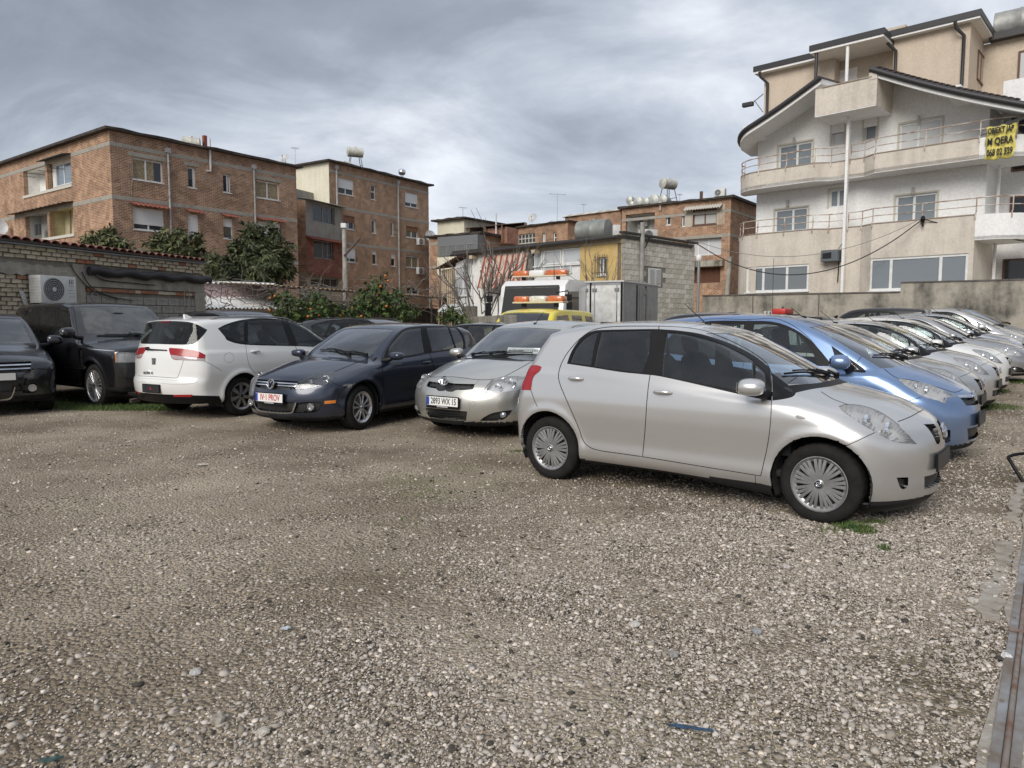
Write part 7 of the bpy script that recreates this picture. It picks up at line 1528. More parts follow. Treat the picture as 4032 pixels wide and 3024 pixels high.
# vines under the pergola
def vine(name,label,x0,x1,y0,y1,Y,n,seed):
    rs = np.random.RandomState(seed); b = MB(); c = px_at((x0+x1)/2,1300,Y)
    for _ in range(n):
        a = px_at(rs.uniform(x0,x1),rs.uniform(y0,y1),Y+rs.uniform(-.5,.5)); P = [a]; d = rs.normal(size=3)*[1,.4,.45]; d /= np.linalg.norm(d)
        for _k in range(6): d = d+rs.normal(size=3)*.35; d[2] -= .08; d /= np.linalg.norm(d); P.append(P[-1]+d*rs.uniform(.12,.3))
        b.tube(P,np.linspace(.014,.004,7),4)
    return tag(b.build(name,BARKG),label,kind='stuff')
vine('bare_vines','tangle of bare vine twigs over the pergola and pink shed',770,1850,1120,1200,23.8,170,51)
# ================================================================ CARS
Z4 = lambda p: Z(1900,1200,1.8433,p)
Z5 = lambda p: Z(2800,1150,1.659,p)
SILVER = paint('silver paint',(.64,.635,.625),.7,.33,.22)
yaris = dict(name='silver_hatchback',pose=(1.8226,6.7095,-.67715,True),paint=SILVER,rec=(.6,.6,.6),
  label='silver five-door hatchback with multi-spoke wheel covers in front of the blue car',cat='car',
  xf=1.23,xr=-1.23,R=.305,ra=.352,res=.028,
  sil=[(1.60,.105),(1.79,.11),(1.875,.20),(1.905,.40),(1.905,.54),(1.88,.66),(1.83,.745),(1.72,.82),(1.55,.895),(1.30,.955),(1.08,1.01),(.80,1.165),(.50,1.315),(.22,1.425),(-.10,1.485),(-.5,1.507),(-.9,1.492),(-1.22,1.452),(-1.42,1.405),(-1.42,1.405),(-1.58,1.20),(-1.70,.99),(-1.775,.83),(-1.805,.66),(-1.80,.48),(-1.775,.33),(-1.70,.22),(-1.5,.18),(0,.19)],
  W=[(-1.8,.83),(-1.5,.842),(-1.2,.845),(-.6,.847),(.4,.847),(1.1,.845),(1.4,.825),(1.7,.79),(2.05,.74)],
  sec=[(0,.09),(.18,.07),(.25,.035),(.32,.022),(.42,.03),(.52,.02),(.66,.002),(.78,0),(.88,.018),(1.0,.05),(1.2,.07)],
  belt=[(-1.8,1.06),(-1.2,1.03),(-.2,.965),(.6,.90),(1.1,.90),(2.1,1.0)],
  wg=[(-1.8,.72),(-1.4,.765),(-.8,.80),(0,.808),(.7,.80),(1.2,.77),(2.1,.72)],
  tum=.30,bF=[(0,.42),(.35,.42),(.6,.40),(.8,.34),(1.0,.22),(1.2,.17),(1.5,.10)],bR=[(0,.17),(.7,.19),(1.0,.17),(1.3,.13),(1.6,.08)],pw=2.4,
  crown=[(-1.8,.05),(-1,.06),(0,.065),(.6,.06),(1.2,.07),(1.6,.10),(2.1,.10)],
  wheel=(('yaris',.305,.203,.185,9,3,(.36,.36,.36),.0265,.29),dict(hub=.036,emblem='three_ovals',taper=.8,rough=.42)),
  steer=rad(-3),lampdark=.8,dash=(.98,.99),seatx=.08,seatz=.55,seatgap=.82,
  mirror=((.755,.955,1.0),(.105,.105,.066)),
  handles=[('door_rear',*Z4([(680,540)])[0],.16),('door_front',*Z4([(1310,640)])[0],.17)])
_dr = Z4([(1281,155),(1281,155),(1262,330),(1215,515),(1193,700),(1180,900),(1161,1103),(1161,1103),(1000,1080),(850,1058),(775,1032),(730,985),(700,900),(655,795),(600,670),(560,570),(552,500),(580,410),(640,318),(715,240),(800,185),(900,163),(1050,155)])
_df = Z4([(1281,155),(1281,155),(1450,162),(1620,190),(1800,258),(1950,336),(2060,418),(2100,495),(2100,495),(2097,690),(2090,850),(2070,1010),(2040,1150),(2018,1243),(2018,1243),(1600,1175),(1161,1103),(1161,1103),(1180,900),(1193,700),(1215,515),(1262,330)])
yaris['features'] = [
  ('door_rear','cam',_dr),('door_front','cam',_df),
  ('bonnet','top',[(1.86,-.03),(1.86,-.03),(1.85,.2),(1.82,.42),(1.76,.56),(1.76,.56),(1.55,.665),(1.25,.715),(.98,.72),(.98,.72),(1.06,.5),(1.14,.25),(1.16,-.03),(1.16,-.03)]),
  ('trim_cowl','top',[(1.16,-.03),(1.16,-.03),(1.14,.25),(1.06,.5),(.98,.70),(.98,.70),(.90,.66),(.90,.66),(1.0,.45),(1.06,.25),(1.08,-.03),(1.08,-.03)]),
  ('g_windscreen','top',[(1.08,-.03),(1.08,-.03),(1.06,.25),(1.0,.45),(.90,.64),(.90,.64),(.62,.625),(.40,.59),(.20,.55),(.20,.55),(.275,.3),(.30,-.03),(.30,-.03)]),
  ('g_rear','rear',[(-.03,1.36),(-.03,1.36),(.3,1.355),(.47,1.33),(.47,1.33),(.56,1.1),(.58,1.02),(.58,1.02),(.3,1.0),(-.03,1.0),(-.03,1.0)]),
  ('seam','cam',_dr,dict(w=3.2,closed=True)),('seam','cam',_df,dict(w=3.2,closed=True)),
  ('trim','cam',Z4([(612,428),(612,428),(640,350),(680,283),(735,223),(800,192),(880,182),(1220,176),(1330,180),(1450,190),(1600,215),(1800,280),(1950,355),(2050,428),(2090,480),(2098,697),(2098,697),(1950,670),(1600,588),(1300,522),(1165,505),(1000,488),(800,456)])),
  ('trim','cam',Z5([(400,528),(400,528),(470,580),(545,640),(552,662),(530,685),(470,700),(400,709),(400,709)])),
  ('g_quarter','cam',Z4([(634,420),(634,420),(665,340),(705,282),(750,237),(800,208),(838,198),(838,198),(810,300),(786,438),(786,438)])),
  ('g_back','cam',Z4([(862,194),(862,194),(1218,184),(1218,184),(1205,350),(1158,496),(1158,496),(808,447),(808,447),(828,330)])),
  ('g_front','cam',Z4([(1338,198),(1338,198),(1450,208),(1600,240),(1750,288),(1880,350),(1965,402),(1965,402),(1962,640),(1962,640),(1600,572),(1300,512),(1300,512),(1312,350)])),
  ('g_vent','cam',Z4([(1985,425),(1985,425),(2052,488),(2052,488),(2060,640),(2060,640),(1978,625),(1978,625)])),
  ('seam','cam',Z5([(500,595),(530,575),(556,558)]),dict(w=3.2)),
  ('headlight','cam',Z5([(845,750),(865,740),(910,738),(985,746),(1070,772),(1150,815),(1220,868),(1280,925),(1320,968),(1345,992),(1345,992),(1240,986),(1165,965),(1080,918),(1000,872),(900,805),(852,768)])),
  ('seam','cam',Z5([(835,750),(865,737),(912,735),(985,743),(1070,769),(1150,812),(1225,868)]),dict(w=3)),
  ('seam','cam',Z5([(725,655),(800,700),(905,738)]),dict(w=3)),
  ('seam','cam',Z5([(1225,845),(1300,815),(1372,775)]),dict(w=3.5)),
  ('seam','cam',Z5([(880,1005),(960,970),(1068,918)]),dict(w=3)),
  ('seam','cam',Z5([(288,1205),(290,1258)]),dict(w=2.5)),
  ('taillight','cam',Z4([(300,490),(320,462),(360,442),(405,441),(428,452),(428,452),(415,480),(380,510),(362,545),(352,620),(352,620),(290,618),(290,618)])),
  ('seam','cam',Z4([(352,622),(375,690),(398,740)]),dict(w=2.5)),
  ('lampclear','cam',Z5([(552,812),(565,803),(595,805),(620,818),(615,828),(585,830),(560,823)])),
  ('grille','front',[(.06,.72),(.06,.72),(.26,.735),(.26,.735),(.19,.60),(.14,.575),(.14,.575),(.06,.60)]),
  ('intake','cam',Z5([(1212,1212),(1212,1212),(1288,1210),(1288,1210),(1285,1265),(1262,1288),(1235,1275)])),
  ('intake_low','front',[(-.03,.36),(-.03,.36),(.36,.36),(.36,.36),(.33,.26),(.33,.26),(-.03,.25),(-.03,.25)]),
  ('skirt','side',[(1.5,.165),(2.1,.18),(2.1,.05),(1.5,.05)],dict(smooth=False)),
]
yaris['bowls'] = [(*Z5([(1215,915)])[0],.075,.05),(*Z5([(1075,855)])[0],.06,.05)]
YAR = make_car(yaris)
def yaris_extras(sp):
    S = sp['S']; wipers(S,[[(1.02,.10),(1.0,.0),(.93,-.3),(.86,-.52)],[(1.0,.45),(.99,.35),(1.0,.05),(.93,-.12)]]); roof_aerial(S,-.02,.0,.3,.78)
    xf = S.x1; plate_obj(S.root,'',.52,.11,(xf+.006,0,.455),(1,0,.05),bg=(.03,.03,.033),band=None)
    b = MB(); add_emblem(b,'three_ovals',(xf+.0,0,.67),(0,1,0),(-.25,0,.97),.075,.008); b.build('emblem',M_CHR(),S.root,50)
yaris_extras(yaris)
Z1 = lambda p: Z(0,1100,2.212,p)
Z2 = lambda p: Z(900,1150,2.212,p)
Z3 = lambda p: Z(1600,1150,2.766,p)
Z6 = lambda p: Z(3100,1150,2.370,p)
D2 = lambda p: [q for a in p for q in (a,a)]          # all corners
def circ(c,r,n=16,e=1.0): return [(c[0]+r*e*math.cos(2*math.pi*i/n),c[1]+r*math.sin(2*math.pi*i/n)) for i in range(n)]
def base(hw,H,fe,re,xa,belt0=.95,**kw):
    """generic section/width tables for a car of half width hw, front end fe, rear end re"""
    d = dict(W=[(re,hw-.055),(re+.3,hw-.02),(re+.8,hw),(0,hw),(fe-.8,hw-.002),(fe-.45,hw-.025),(fe,hw-.10)],
      sec=[(0,.09),(.18,.07),(.26,.03),(.34,.02),(.44,.03),(.56,.018),(.70,.0),(.82,.002),(.92,.02),(1.05,.05),(1.3,.08)],
      belt=[(re,belt0+.09),(-.8,belt0+.04),(.3,belt0-.02),(fe-1,belt0-.02),(fe,belt0+.1)],
      wg=[(re,hw-.14),(re+.5,hw-.07),(-.5,hw-.042),(.4,hw-.042),(1.0,hw-.07),(fe,hw-.12)],tum=.32,
      bF=[(0,.40),(.35,.40),(.6,.38),(.8,.32),(1.0,.2),(1.2,.16),(1.6,.10)],bR=[(0,.20),(.7,.2),(1.0,.16),(1.3,.13),(1.7,.08)],pw=2.4,
      crown=[(re,.05),(-1,.06),(0,.065),(.6,.06),(1.2,.07),(fe-.5,.10),(fe,.10)])
    d.update(kw); return d
# ---- dark blue hatchback (front three-quarter)
NAVY = paint('navy paint',(.018,.026,.05),.5,.3,.12,(.16,.15,.14))
golf = base(.893,1.479,2.165,-2.03,1.289,name='navy_hatchback',pose=(-2.151,11.608,-2.109,False),paint=NAVY,rec=(.03,.04,.06),
  label='dark navy hatchback with red-lettered plate and chrome grille bars, beside the white estate',cat='car',
  xf=1.289,xr=-1.289,R=.318,ra=.36,res=.035,
  sil=[(1.9,.17),(2.08,.19),(2.15,.30),(2.165,.45),(2.14,.58),(2.09,.70),(1.98,.775),(1.7,.86),(1.35,.935),(1.0,.985),(.65,1.19),(.25,1.38),(-.05,1.45),(-.5,1.479),(-1.0,1.465),(-1.45,1.42),(-1.68,1.37),(-1.68,1.37),(-1.85,1.15),(-1.95,.95),(-2.0,.75),(-2.03,.55),(-2.01,.4),(-1.95,.25),(-1.75,.2),(0,.18)],
  wheel=(('golf',.318,.215,.205,5,2,(.62,.62,.63),.030,.40),dict(hub=.034,emblem='v_over_w',taper=.6,rough=.3)),
  steer=rad(6),dash=(.9,.98),seatx=.0,mirror=((.72,1.0,1.0),(.085,.115,.06)),lampdark=.16,
  handles=[('door_front',*Z2([(1720,615)])[0],.18)])
_gd = Z2([(1335,598),(1335,598),(1346,800),(1330,985),(1330,985),(1560,945),(1792,905),(1792,905),(1805,760),(1790,650),(1748,530),(1748,530),(1690,298),(1690,298),(1560,312),(1480,355),(1400,440),(1350,530)])
golf['features'] = [
  ('door_front','cam',_gd),('seam','cam',_gd,dict(w=2.2,closed=True)),
  ('bonnet','cam',Z2([(1255,548),(1255,548),(1180,590),(1060,635),(925,692),(800,712),(690,748),(612,778),(612,778),(410,768),(230,755),(60,740),(250,600),(690,545)])),
  ('g_windscreen','cam',Z2([(690,552),(690,552),(1000,567),(1180,560),(1268,530),(1268,530),(1330,440),(1390,375),(1438,325),(1438,325),(1250,315),(985,322),(985,322),(850,420)])),
  ('seam','cam',Z2([(1260,552),(1180,592),(1060,637),(925,694)]),dict(w=2.2)),
  ('trim','cam',Z2([(1348,590),(1348,590),(1365,520),(1415,435),(1490,352),(1565,312),(1690,296),(1920,292),(1990,305),(2050,390),(2066,492),(2066,492),(1770,530),(1560,570)])),
  ('g_front','cam',Z2([(1388,558),(1388,558),(1400,480),(1450,415),(1515,350),(1572,324),(1675,310),(1675,310),(1706,528),(1706,528),(1550,556)])),
  ('g_back','cam',Z2([(1722,306),(1722,306),(1910,303),(1910,303),(1972,488),(1972,488),(1775,518),(1775,518)])),
  ('g_quarter','cam',Z2([(1926,306),(1926,306),(1985,318),(2038,400),(2050,484),(2050,484),(1985,490),(1985,490)])),
  ('headlight','cam',Z2([(578,830),(578,830),(605,788),(690,745),(780,712),(870,700),(918,705),(928,728),(905,772),(855,803),(760,825),(650,845),(590,843)])),
  ('grille','cam',Z2([(150,790),(150,790),(230,757),(420,768),(606,779),(606,779),(575,828),(588,846),(588,846),(400,850),(150,815),(150,815)])),
  ('chrome_a','cam',Z2(D2([(230,772),(600,796),(597,806),(230,782)]))),
  ('chrome_b','cam',Z2(D2([(222,795),(585,817),(582,827),(222,805)]))),
  ('intake','cam',Z2([(190,930),(190,930),(572,962),(572,962),(562,1012),(540,1045),(440,1046),(290,1032),(215,1000)])),
  ('intake_fog','cam',Z2([(592,966),(592,966),(700,958),(806,962),(795,1015),(740,1048),(600,1052),(600,1052),(562,1050),(580,1010)])),
  ('chrome_c','cam',Z2([(182,935),(182,935),(200,1000),(260,1040),(400,1056),(545,1058),(575,1010),(590,968),(590,968),(578,966),(562,1008),(538,1047),(400,1046),(270,1030),(212,995),(194,930),(194,930)])),
  ('lampamber','cam',Z2(D2([(836,949),(935,940),(932,967),(834,974)]))),
  ('seam','cam',Z2([(905,790),(960,812),(1020,832)]),dict(w=1.8)),
  ('skirt','side',D2([(1.6,.205),(2.3,.215),(2.3,.05),(1.6,.05)])),
  ('g_rear','rear',[(-.03,1.33),(-.03,1.33),(.3,1.325),(.5,1.3),(.5,1.3),(.6,1.05),(.6,1.05),(-.03,1.0),(-.03,1.0)]),
  ('taillight','rear',[(.5,.93),(.5,.93),(.8,.95),(.8,.78),(.52,.78),(.52,.78)]),
]
golf['bowls'] = [(*Z2([(820,765)])[0],.058,.05),(*Z2([(690,795)])[0],.045,.045)]
make_car(golf); S = golf['S']
b = MB(); c = S.hit(*Z2([(367,797)])[0]); c[1] = 0; c[0] = S.x1-.03; add_emblem(b,'v_over_w',c+np.array([.02,0,0]),(0,1,0),(-.2,0,.98),.062,.008); b.lathe([(.001,.008),(.06,.008)],c=c,axis='x',n=24,mi=1); b.build('emblem',[M_CHR(),M_BLK()],S.root,50)
plate_obj(S.root,'IV·1 PROV',.52,.112,(S.x1+.02,0,.475),(1,0,.03),fg=(.5,.03,.03),bg=(.8,.78,.76),fx=.72,size=.118,strip='AUTO KINOSTUDIO',band_side=1)
for sg in (1,-1):
    b = MB(); c = S.hit(*Z2([(710,1002)])[0])*np.array([1,sg,1]); b.lathe([(.001,.0),(.035,.0),(.038,.012),(.05,.012),(.052,-.02)],c=c-np.array([.01,0,0]),axis='x',n=20); b.build('fog_lamp',mat('fog glass',(.5,.52,.54),.12,.7,1),S.root,60)
b = MB(); c = S.hit(*Z2([(1293,688)])[0])
for sg in (1,-1): b = MB(); b.obox(c*np.array([1,sg,1]),(1,0,0),(0,1,0),(0,0,1),.035,.004,.009); b.build('fender_badge',M_CHR(),S.root)
wipers(S,[[(.93,.28),(.92,.2),(.86,-.1),(.82,-.42)],[(.86,.55),(.86,.45),(.9,.1),(.84,-.1)]])
roof_aerial(S,-1.45,0,.1,fin=True)
# ---- champagne silver hatchback (front view, sign on the dash)
CHAMP = paint('champagne silver paint',(.545,.54,.50),.72,.33,.22)
auris = base(.88,1.515,2.175,-2.06,1.30,name='champagne_hatchback',pose=(.378,11.053,-2.189,False),paint=CHAMP,rec=(.6,.6,.55),
  label='champagne silver hatchback with a white paper sign on its dashboard',cat='car',
  xf=1.30,xr=-1.30,R=.315,ra=.36,res=.03,
  sil=[(1.9,.17),(2.08,.18),(2.16,.3),(2.175,.48),(2.13,.62),(2.05,.73),(1.9,.81),(1.6,.90),(1.3,.965),(1.02,1.02),(.65,1.22),(.25,1.41),(-.1,1.49),(-.5,1.515),(-1,1.49),(-1.45,1.43),(-1.7,1.37),(-1.7,1.37),(-1.85,1.15),(-1.95,.95),(-2.04,.75),(-2.06,.5),(-2.0,.3),(-1.8,.2),(0,.18)],
  wheel=(('auris',.315,.205,.195,7,1,(.5,.5,.5),.06,.3),dict(hub=.04,taper=.7)),
  dash=(.95,1.0),seatx=.0,mirror=((.72,.99,1.03),(.085,.11,.065)),lampdark=.8,lining=mat('grey lining',(.12,.12,.12),.9))
_ad = [(.62,.95),(.62,.95),(.66,.6),(.6,.25),(.6,.25),(-.35,.25),(-.35,.25),(-.33,.95),(-.36,1.42),(-.36,1.42),(0,1.42),(.35,1.22)]
_ad2 = [(-.35,.25),(-.35,.25),(-.33,.95),(-.36,1.42),(-.36,1.42),(-1.0,1.40),(-1.25,1.1),(-1.2,.75),(-.98,.45),(-.88,.26),(-.88,.26)]
def side_set(front_top,dz=0,sx=1.0,w=.006):
    """plain side doors and windows (side view) for flanks the photograph hides"""
    q = lambda p: [(a*sx,c+dz) for a,c in p]
    return [('door_front','side',q(_ad)),('door_rear','side',q(_ad2)),('seam','side',q(_ad),dict(w=w,closed=True)),('seam','side',q(_ad2),dict(w=w,closed=True)),
      ('trim','side',q([(.66,.95),(.66,.95),(.35,1.21),(.0,1.38),(-.4,1.405),(-.95,1.39),(-1.3,1.24),(-1.42,1.05),(-1.42,1.05),(-.4,.965)])),
      ('g_front','side',q([(.5,.98),(.5,.98),(.28,1.22),(-.02,1.36),(-.29,1.375),(-.29,1.375),(-.29,.985),(-.29,.985)])),
      ('g_back','side',q([(-.4,.99),(-.4,.99),(-.4,1.375),(-.4,1.375),(-.92,1.36),(-.92,1.36),(-1.03,1.05),(-1.03,1.05)])),
      ('g_quarter','side',q([(-.97,1.35),(-.97,1.35),(-1.2,1.27),(-1.36,1.08),(-1.36,1.08),(-1.08,1.05),(-1.08,1.05)]))]
REAR_SET = [('g_rear','rear',[(-.03,1.33),(-.03,1.33),(.3,1.325),(.5,1.3),(.5,1.3),(.6,1.05),(.6,1.05),(-.03,1.0),(-.03,1.0)]),
  ('taillight','rear',[(.62,1.05),(.62,1.05),(.86,1.1),(.86,.75),(.66,.75),(.66,.75)])]
auris['features'] = side_set(1) + REAR_SET + [
  ('bonnet','cam',Z3([(1380,748),(1380,748),(1210,845),(1085,912),(1085,912),(945,948),(790,955),(560,928),(240,893),(0,850),(300,690),(530,690)])),
  ('seam','cam',Z3([(1380,748),(1210,845),(1085,912),(1085,912),(945,948),(790,955),(560,928),(240,893)]),dict(w=2.2)),
  ('trim_cowl','cam',Z3([(500,690),(500,690),(800,725),(1100,748),(1380,750),(1380,750),(1450,690),(1430,690),(1000,720),(580,662),(580,662)])),
  ('g_windscreen','cam',Z3([(575,668),(575,668),(800,700),(1000,720),(1250,735),(1375,738),(1430,700),(1430,700),(1560,560),(1688,408),(1688,408),(1300,384),(1015,382),(1015,382),(800,515)])),
  ('headlight','cam',Z3([(862,1102),(862,1102),(878,1045),(940,962),(1000,928),(1100,915),(1270,918),(1350,935),(1350,935),(1270,1050),(1100,1085),(950,1104)])),
  ('seam','cam',Z3([(805,1135),(870,1035),(935,960)]),dict(w=2.5)),
  ('grille','cam',Z3([(240,955),(240,955),(420,975),(520,995),(745,1002),(745,1002),(722,1055),(640,1066),(545,1068),(500,1086),(440,1080),(400,1050),(240,1015),(240,1015)])),
  ('intake','cam',Z3([(200,1255),(200,1255),(662,1302),(662,1302),(648,1390),(610,1398),(300,1352),(200,1310),(200,1310)])),
  ('intake_fog','cam',Z3([(798,1402),(798,1402),(860,1355),(960,1312),(1158,1284),(1158,1284),(1120,1340),(1050,1390),(950,1402)])),
  ('seam','cam',Z3([(790,962),(712,1050),(684,1150),(688,1290)]),dict(w=1.2,reg='seam_soft')),
  ('seam','cam',circ(Z3([(725,1218)])[0],9.5),dict(w=.9,closed=True,reg='seam_soft')),
  ('skirt','side',D2([(1.5,.205),(2.3,.215),(2.3,.05),(1.5,.05)])),
]
auris['bowls'] = [(*Z3([(975,1045)])[0],.052,.045),(*Z3([(1040,955)])[0],.032,.04),(*Z3([(1120,1000)])[0],.06,.05)]
make_car(auris); S = auris['S']; AUR = S.root
arr_obj('bumper_line',S.part(['seam_soft'],off=-.002),mat('crease shade line',(.2,.2,.19),.6),S.root)  # grey line paints the shade of the bumper crease, plus tow cap joint
b = MB(); c = np.array([S.x1-.045,0,.735]); add_emblem(b,'three_ovals',c+np.array([.03,0,0]),(0,1,0),(-.3,0,.95),.072,.009); b.lathe([(.001,.012),(.065,.012)],c=c,axis='x',n=24,mi=1); b.build('emblem',[M_CHR(),M_BLK()],S.root,50)
plate_obj(S.root,'2893 WX 15',.52,.112,(S.x1+.018,0,.475),(1,0,.03),fx=.72,size=.112,strip='AUTO KINOSTUDIO')
for k in range(5):
    b = MB(); zz = .245+.025*k; b.tube([(S.x1-.028-(.10*(yy/.4)**2),yy,zz) for yy in np.linspace(-.36,.36,9)],.006,5); b.build('intake_bar',M_BLK(),S.root)
for sg in (1,-1):
    b = MB(); c = S.hit(*Z3([(1035,1340)])[0])*np.array([1,sg,1]); b.lathe([(.001,.012),(.03,.008),(.04,-.004),(.042,-.03)],c=c-np.array([.015,0,0]),axis='x',n=20); b.build('fog_lamp',mat('fog glass',(.5,.52,.54),.12,.7,1),S.root,60)
wipers(S,[[(1.0,-.12),(.99,-.05),(.93,.22),(.86,.5)],[(.96,-.48),(.97,-.4),(.98,-.1),(.93,.1)]])
roof_aerial(S,.05,0,.3,.8)
SIGN_AT = S
# ---- white estate seen from behind
WHITE = paint('white paint',(.76,.76,.74),.0,.35,.16,(.45,.42,.36))
altea = base(.884,1.58,2.19,-2.277,1.289,.98,name='white_estate',pose=(-4.431,13.129,1.059,True),paint=WHITE,rec=(.7,.7,.7),
  label='white estate car parked tail first with red tail lamps and roof rails',cat='car',
  xf=1.289,xr=-1.289,R=.318,ra=.365,res=.035,flare=.02,
  sil=[(1.9,.19),(2.1,.21),(2.17,.32),(2.19,.48),(2.15,.62),(2.08,.73),(1.8,.87),(1.45,.965),(1.1,1.04),(.7,1.25),(.3,1.45),(-.1,1.55),(-.6,1.58),(-1.2,1.572),(-1.7,1.552),(-1.99,1.515),(-1.99,1.515),(-2.07,1.33),(-2.16,1.1),(-2.21,.97),(-2.235,.8),(-2.25,.66),(-2.285,.57),(-2.275,.42),(-2.2,.28),(-2.0,.23),(0,.19)],
  bR=[(0,.27),(.5,.30),(.8,.27),(1.0,.26),(1.3,.22),(1.7,.14)],pw=2.3,
  belt=[(-2.28,1.05),(-1.2,1.03),(.3,.98),(1.2,.94),(2.2,1.05)],
  wheel=(('altea',.318,.215,.205,7,1,(.30,.30,.30),.058,.3),dict(hub=.045,taper=.55,rough=.4)),
  dash=(1.0,1.02),seatx=.05,glass=glass_mat('estate glass',(.5,.55,.54),refl=.55),mirror=((.8,.99,1.05),(.08,.115,.07)),
  handles=[('door_rear',*Z2([(230,520)])[0],.18),('door_front',*Z2([(655,522)])[0],.18)])
_wr = Z2([(152,248),(152,248),(150,440),(163,560),(190,655),(260,720),(420,770),(560,780),(640,760),(640,760),(640,640),(620,555),(580,468),(580,468),(500,240),(500,240),(330,232)])
_wf = Z2([(500,240),(500,240),(580,468),(620,555),(640,640),(640,760),(640,760),(900,720),(900,720),(920,560),(900,450),(935,352),(935,352),(800,292),(640,250)])
altea['features'] = [
  ('door_rear','cam',_wr),('door_front','cam',_wf),('seam','cam',_wr,dict(w=2,closed=True)),('seam','cam',_wf,dict(w=2,closed=True)),
  ('tailgate','cam',Z1([(1812,430),(1812,430),(1715,560),(1640,585),(1605,680),(1572,790),(1545,850),(1510,858),(1230,838),(1100,800),(1150,550),(1350,350),(1500,338),(1700,365)])),
  ('seam','cam',Z1([(1640,572),(1605,680),(1572,790),(1545,850),(1510,858),(1230,838)]),dict(w=1.6)),
  ('g_rear','cam',Z1([(1240,556),(1240,556),(1320,460),(1395,376),(1440,362),(1600,366),(1700,386),(1790,430),(1804,445),(1760,500),(1705,550),(1640,568),(1450,566)])),
  ('taillight','cam',Z1([(1475,602),(1520,600),(1620,608),(1720,626),(1788,658),(1788,658),(1780,711),(1780,711),(1600,704),(1510,695),(1485,655)])),
  ('taillight_c','cam',Z1([(1505,690),(1505,690),(1490,660),(1590,672),(1700,685),(1783,690),(1783,690),(1779,711),(1779,711),(1600,705)]),dict(on=['taillight'])),
  ('seam','cam',Z1([(1172,852),(1400,872),(1560,882),(1700,878),(1700,902),(1560,918),(1400,905)]),dict(w=1.5,reg='seam_soft')),
  ('seam','cam',Z1([(1782,712),(1860,752),(1935,800)]),dict(w=1.6)),
  ('skirt','cam',Z1([(1150,965),(1150,965),(1300,992),(1500,1004),(1912,1016),(1912,1016),(1895,1090),(1450,1080),(1150,1040),(1150,1040)])),
  ('lampred','cam',Z1(D2([(1508,1005),(1676,1003),(1664,1024),(1516,1023)]))),
  ('trim','cam',Z1([(1897,428),(1897,428),(1960,395),(2060,362),(2145,347)]) + Z2([(290,224),(460,226),(640,248),(800,293),(938,352),(938,352),(740,478),(740,478),(600,472),(160,460),(0,425)]) + Z1([(1955,495)])),
  ('g_quarter','cam',Z1([(1908,432),(1908,432),(1965,402),(2060,372),(2130,360),(2130,360),(2132,548),(2132,548),(2060,536),(1960,490)])),
  ('g_back','cam',Z2([(168,246),(168,246),(330,238),(458,236),(458,236),(538,460),(538,460),(168,450),(168,450)])),
  ('g_front','cam',Z2([(518,246),(518,246),(640,260),(800,306),(920,350),(920,350),(735,470),(735,470),(604,464),(604,464)])),
  ('g_windscreen','top',[(1.08,-.03),(1.08,-.03),(1.0,.4),(.9,.66),(.9,.66),(.4,.62),(.2,.58),(.2,.58),(.3,-.03),(.3,-.03)]),
  ('headlight','front',[(.45,.72),(.5,.78),(.8,.85),(.78,.7),(.6,.66)]),
  ('grille','front',D2([(-.03,.72),(.36,.72),(.3,.6),(-.03,.6)])),
  ('flapR','cam',circ(Z1([(1995,682)])[0],19)),('seam','cam',circ(Z1([(1995,682)])[0],19.5),dict(w=1.2,closed=True)),
]
make_car(altea); S = altea['S']
arr_obj('bumper_line',S.part(['seam_soft'],off=-.002),mat('crease shade line white',(.45,.44,.42),.6),S.root)  # grey line paints the shade along the rear bumper crease
def on_tail(S,z,y=0.0):
    x = np.linspace(S.x0-.05,S.x0+1,900); P = np.stack([x,np.full(900,y),np.full(900,z)],1); i = np.nonzero(S.f(P) < 0)[0]; return np.array([x[i[0]],y,z])
def on_nose(S,z,y=0.0):
    x = np.linspace(S.x1+.05,S.x1-1,900); P = np.stack([x,np.full(900,y),np.full(900,z)],1); i = np.nonzero(S.f(P) < 0)[0]; return np.array([x[i[0]],y,z])
plate_obj(S.root,'AL',.40,.11,on_tail(S,.47)+[-.012,0,0],(-1,0,0),fg=(.5,.03,.03),bg=(.02,.02,.022),band=None,size=.05)
b = MB(); c = on_tail(S,.885)+[-.006,0,0]; b.obox(c,(0,1,0),(0,0,1),(1,0,0),.042,.05,.004); add_emblem(b,'s_blade',c+[-.006,0,0],(0,-1,0),(0,0,1),.03,.008,1); b.build('emblem',[mat('emblem grey',(.3,.31,.33),.2,.9),M_CHR()],S.root,bevel=.002)
me = text_mesh('ALTEA XL',.055,.003,1.05,.001); me.materials.append(mat('badge grey',(.1,.1,.11),.3,.6)); t = link('model_lettering',me,S.root)
c = on_tail(S,.70,.12)+[-.004,0,0]; t.matrix_local = Matrix.Translation(Vector(c))@Matrix(((0,0,-1,0),(-1,0,0,0),(0,1,0,0),(0,0,0,1)))
b = MB(); c = on_tail(S,1.07,.15); P = [on_tail(S,1.075,.22)+[-.03,0,0],on_tail(S,1.065,.1)+[-.03,0,0],on_tail(S,1.06,-.25)+[-.02,0,0]]; b.tube(P,[.018,.012,.008],6); b.tube([P[0]+[.04,0,0],P[0]-[.01,0,0]],.028,10); b.build('rear_wiper',M_BLK(),S.root,50)
b = MB(); c = on_tail(S,1.50); b.obox(c+[.0,0,-.01],(0,1,0),(-.4,0,.9),(-.9,0,-.4),.11,.016,.012); b.build('brake_light',mat('brake lens',(.2,.01,.015),.2,0,1),S.root,bevel=.004)
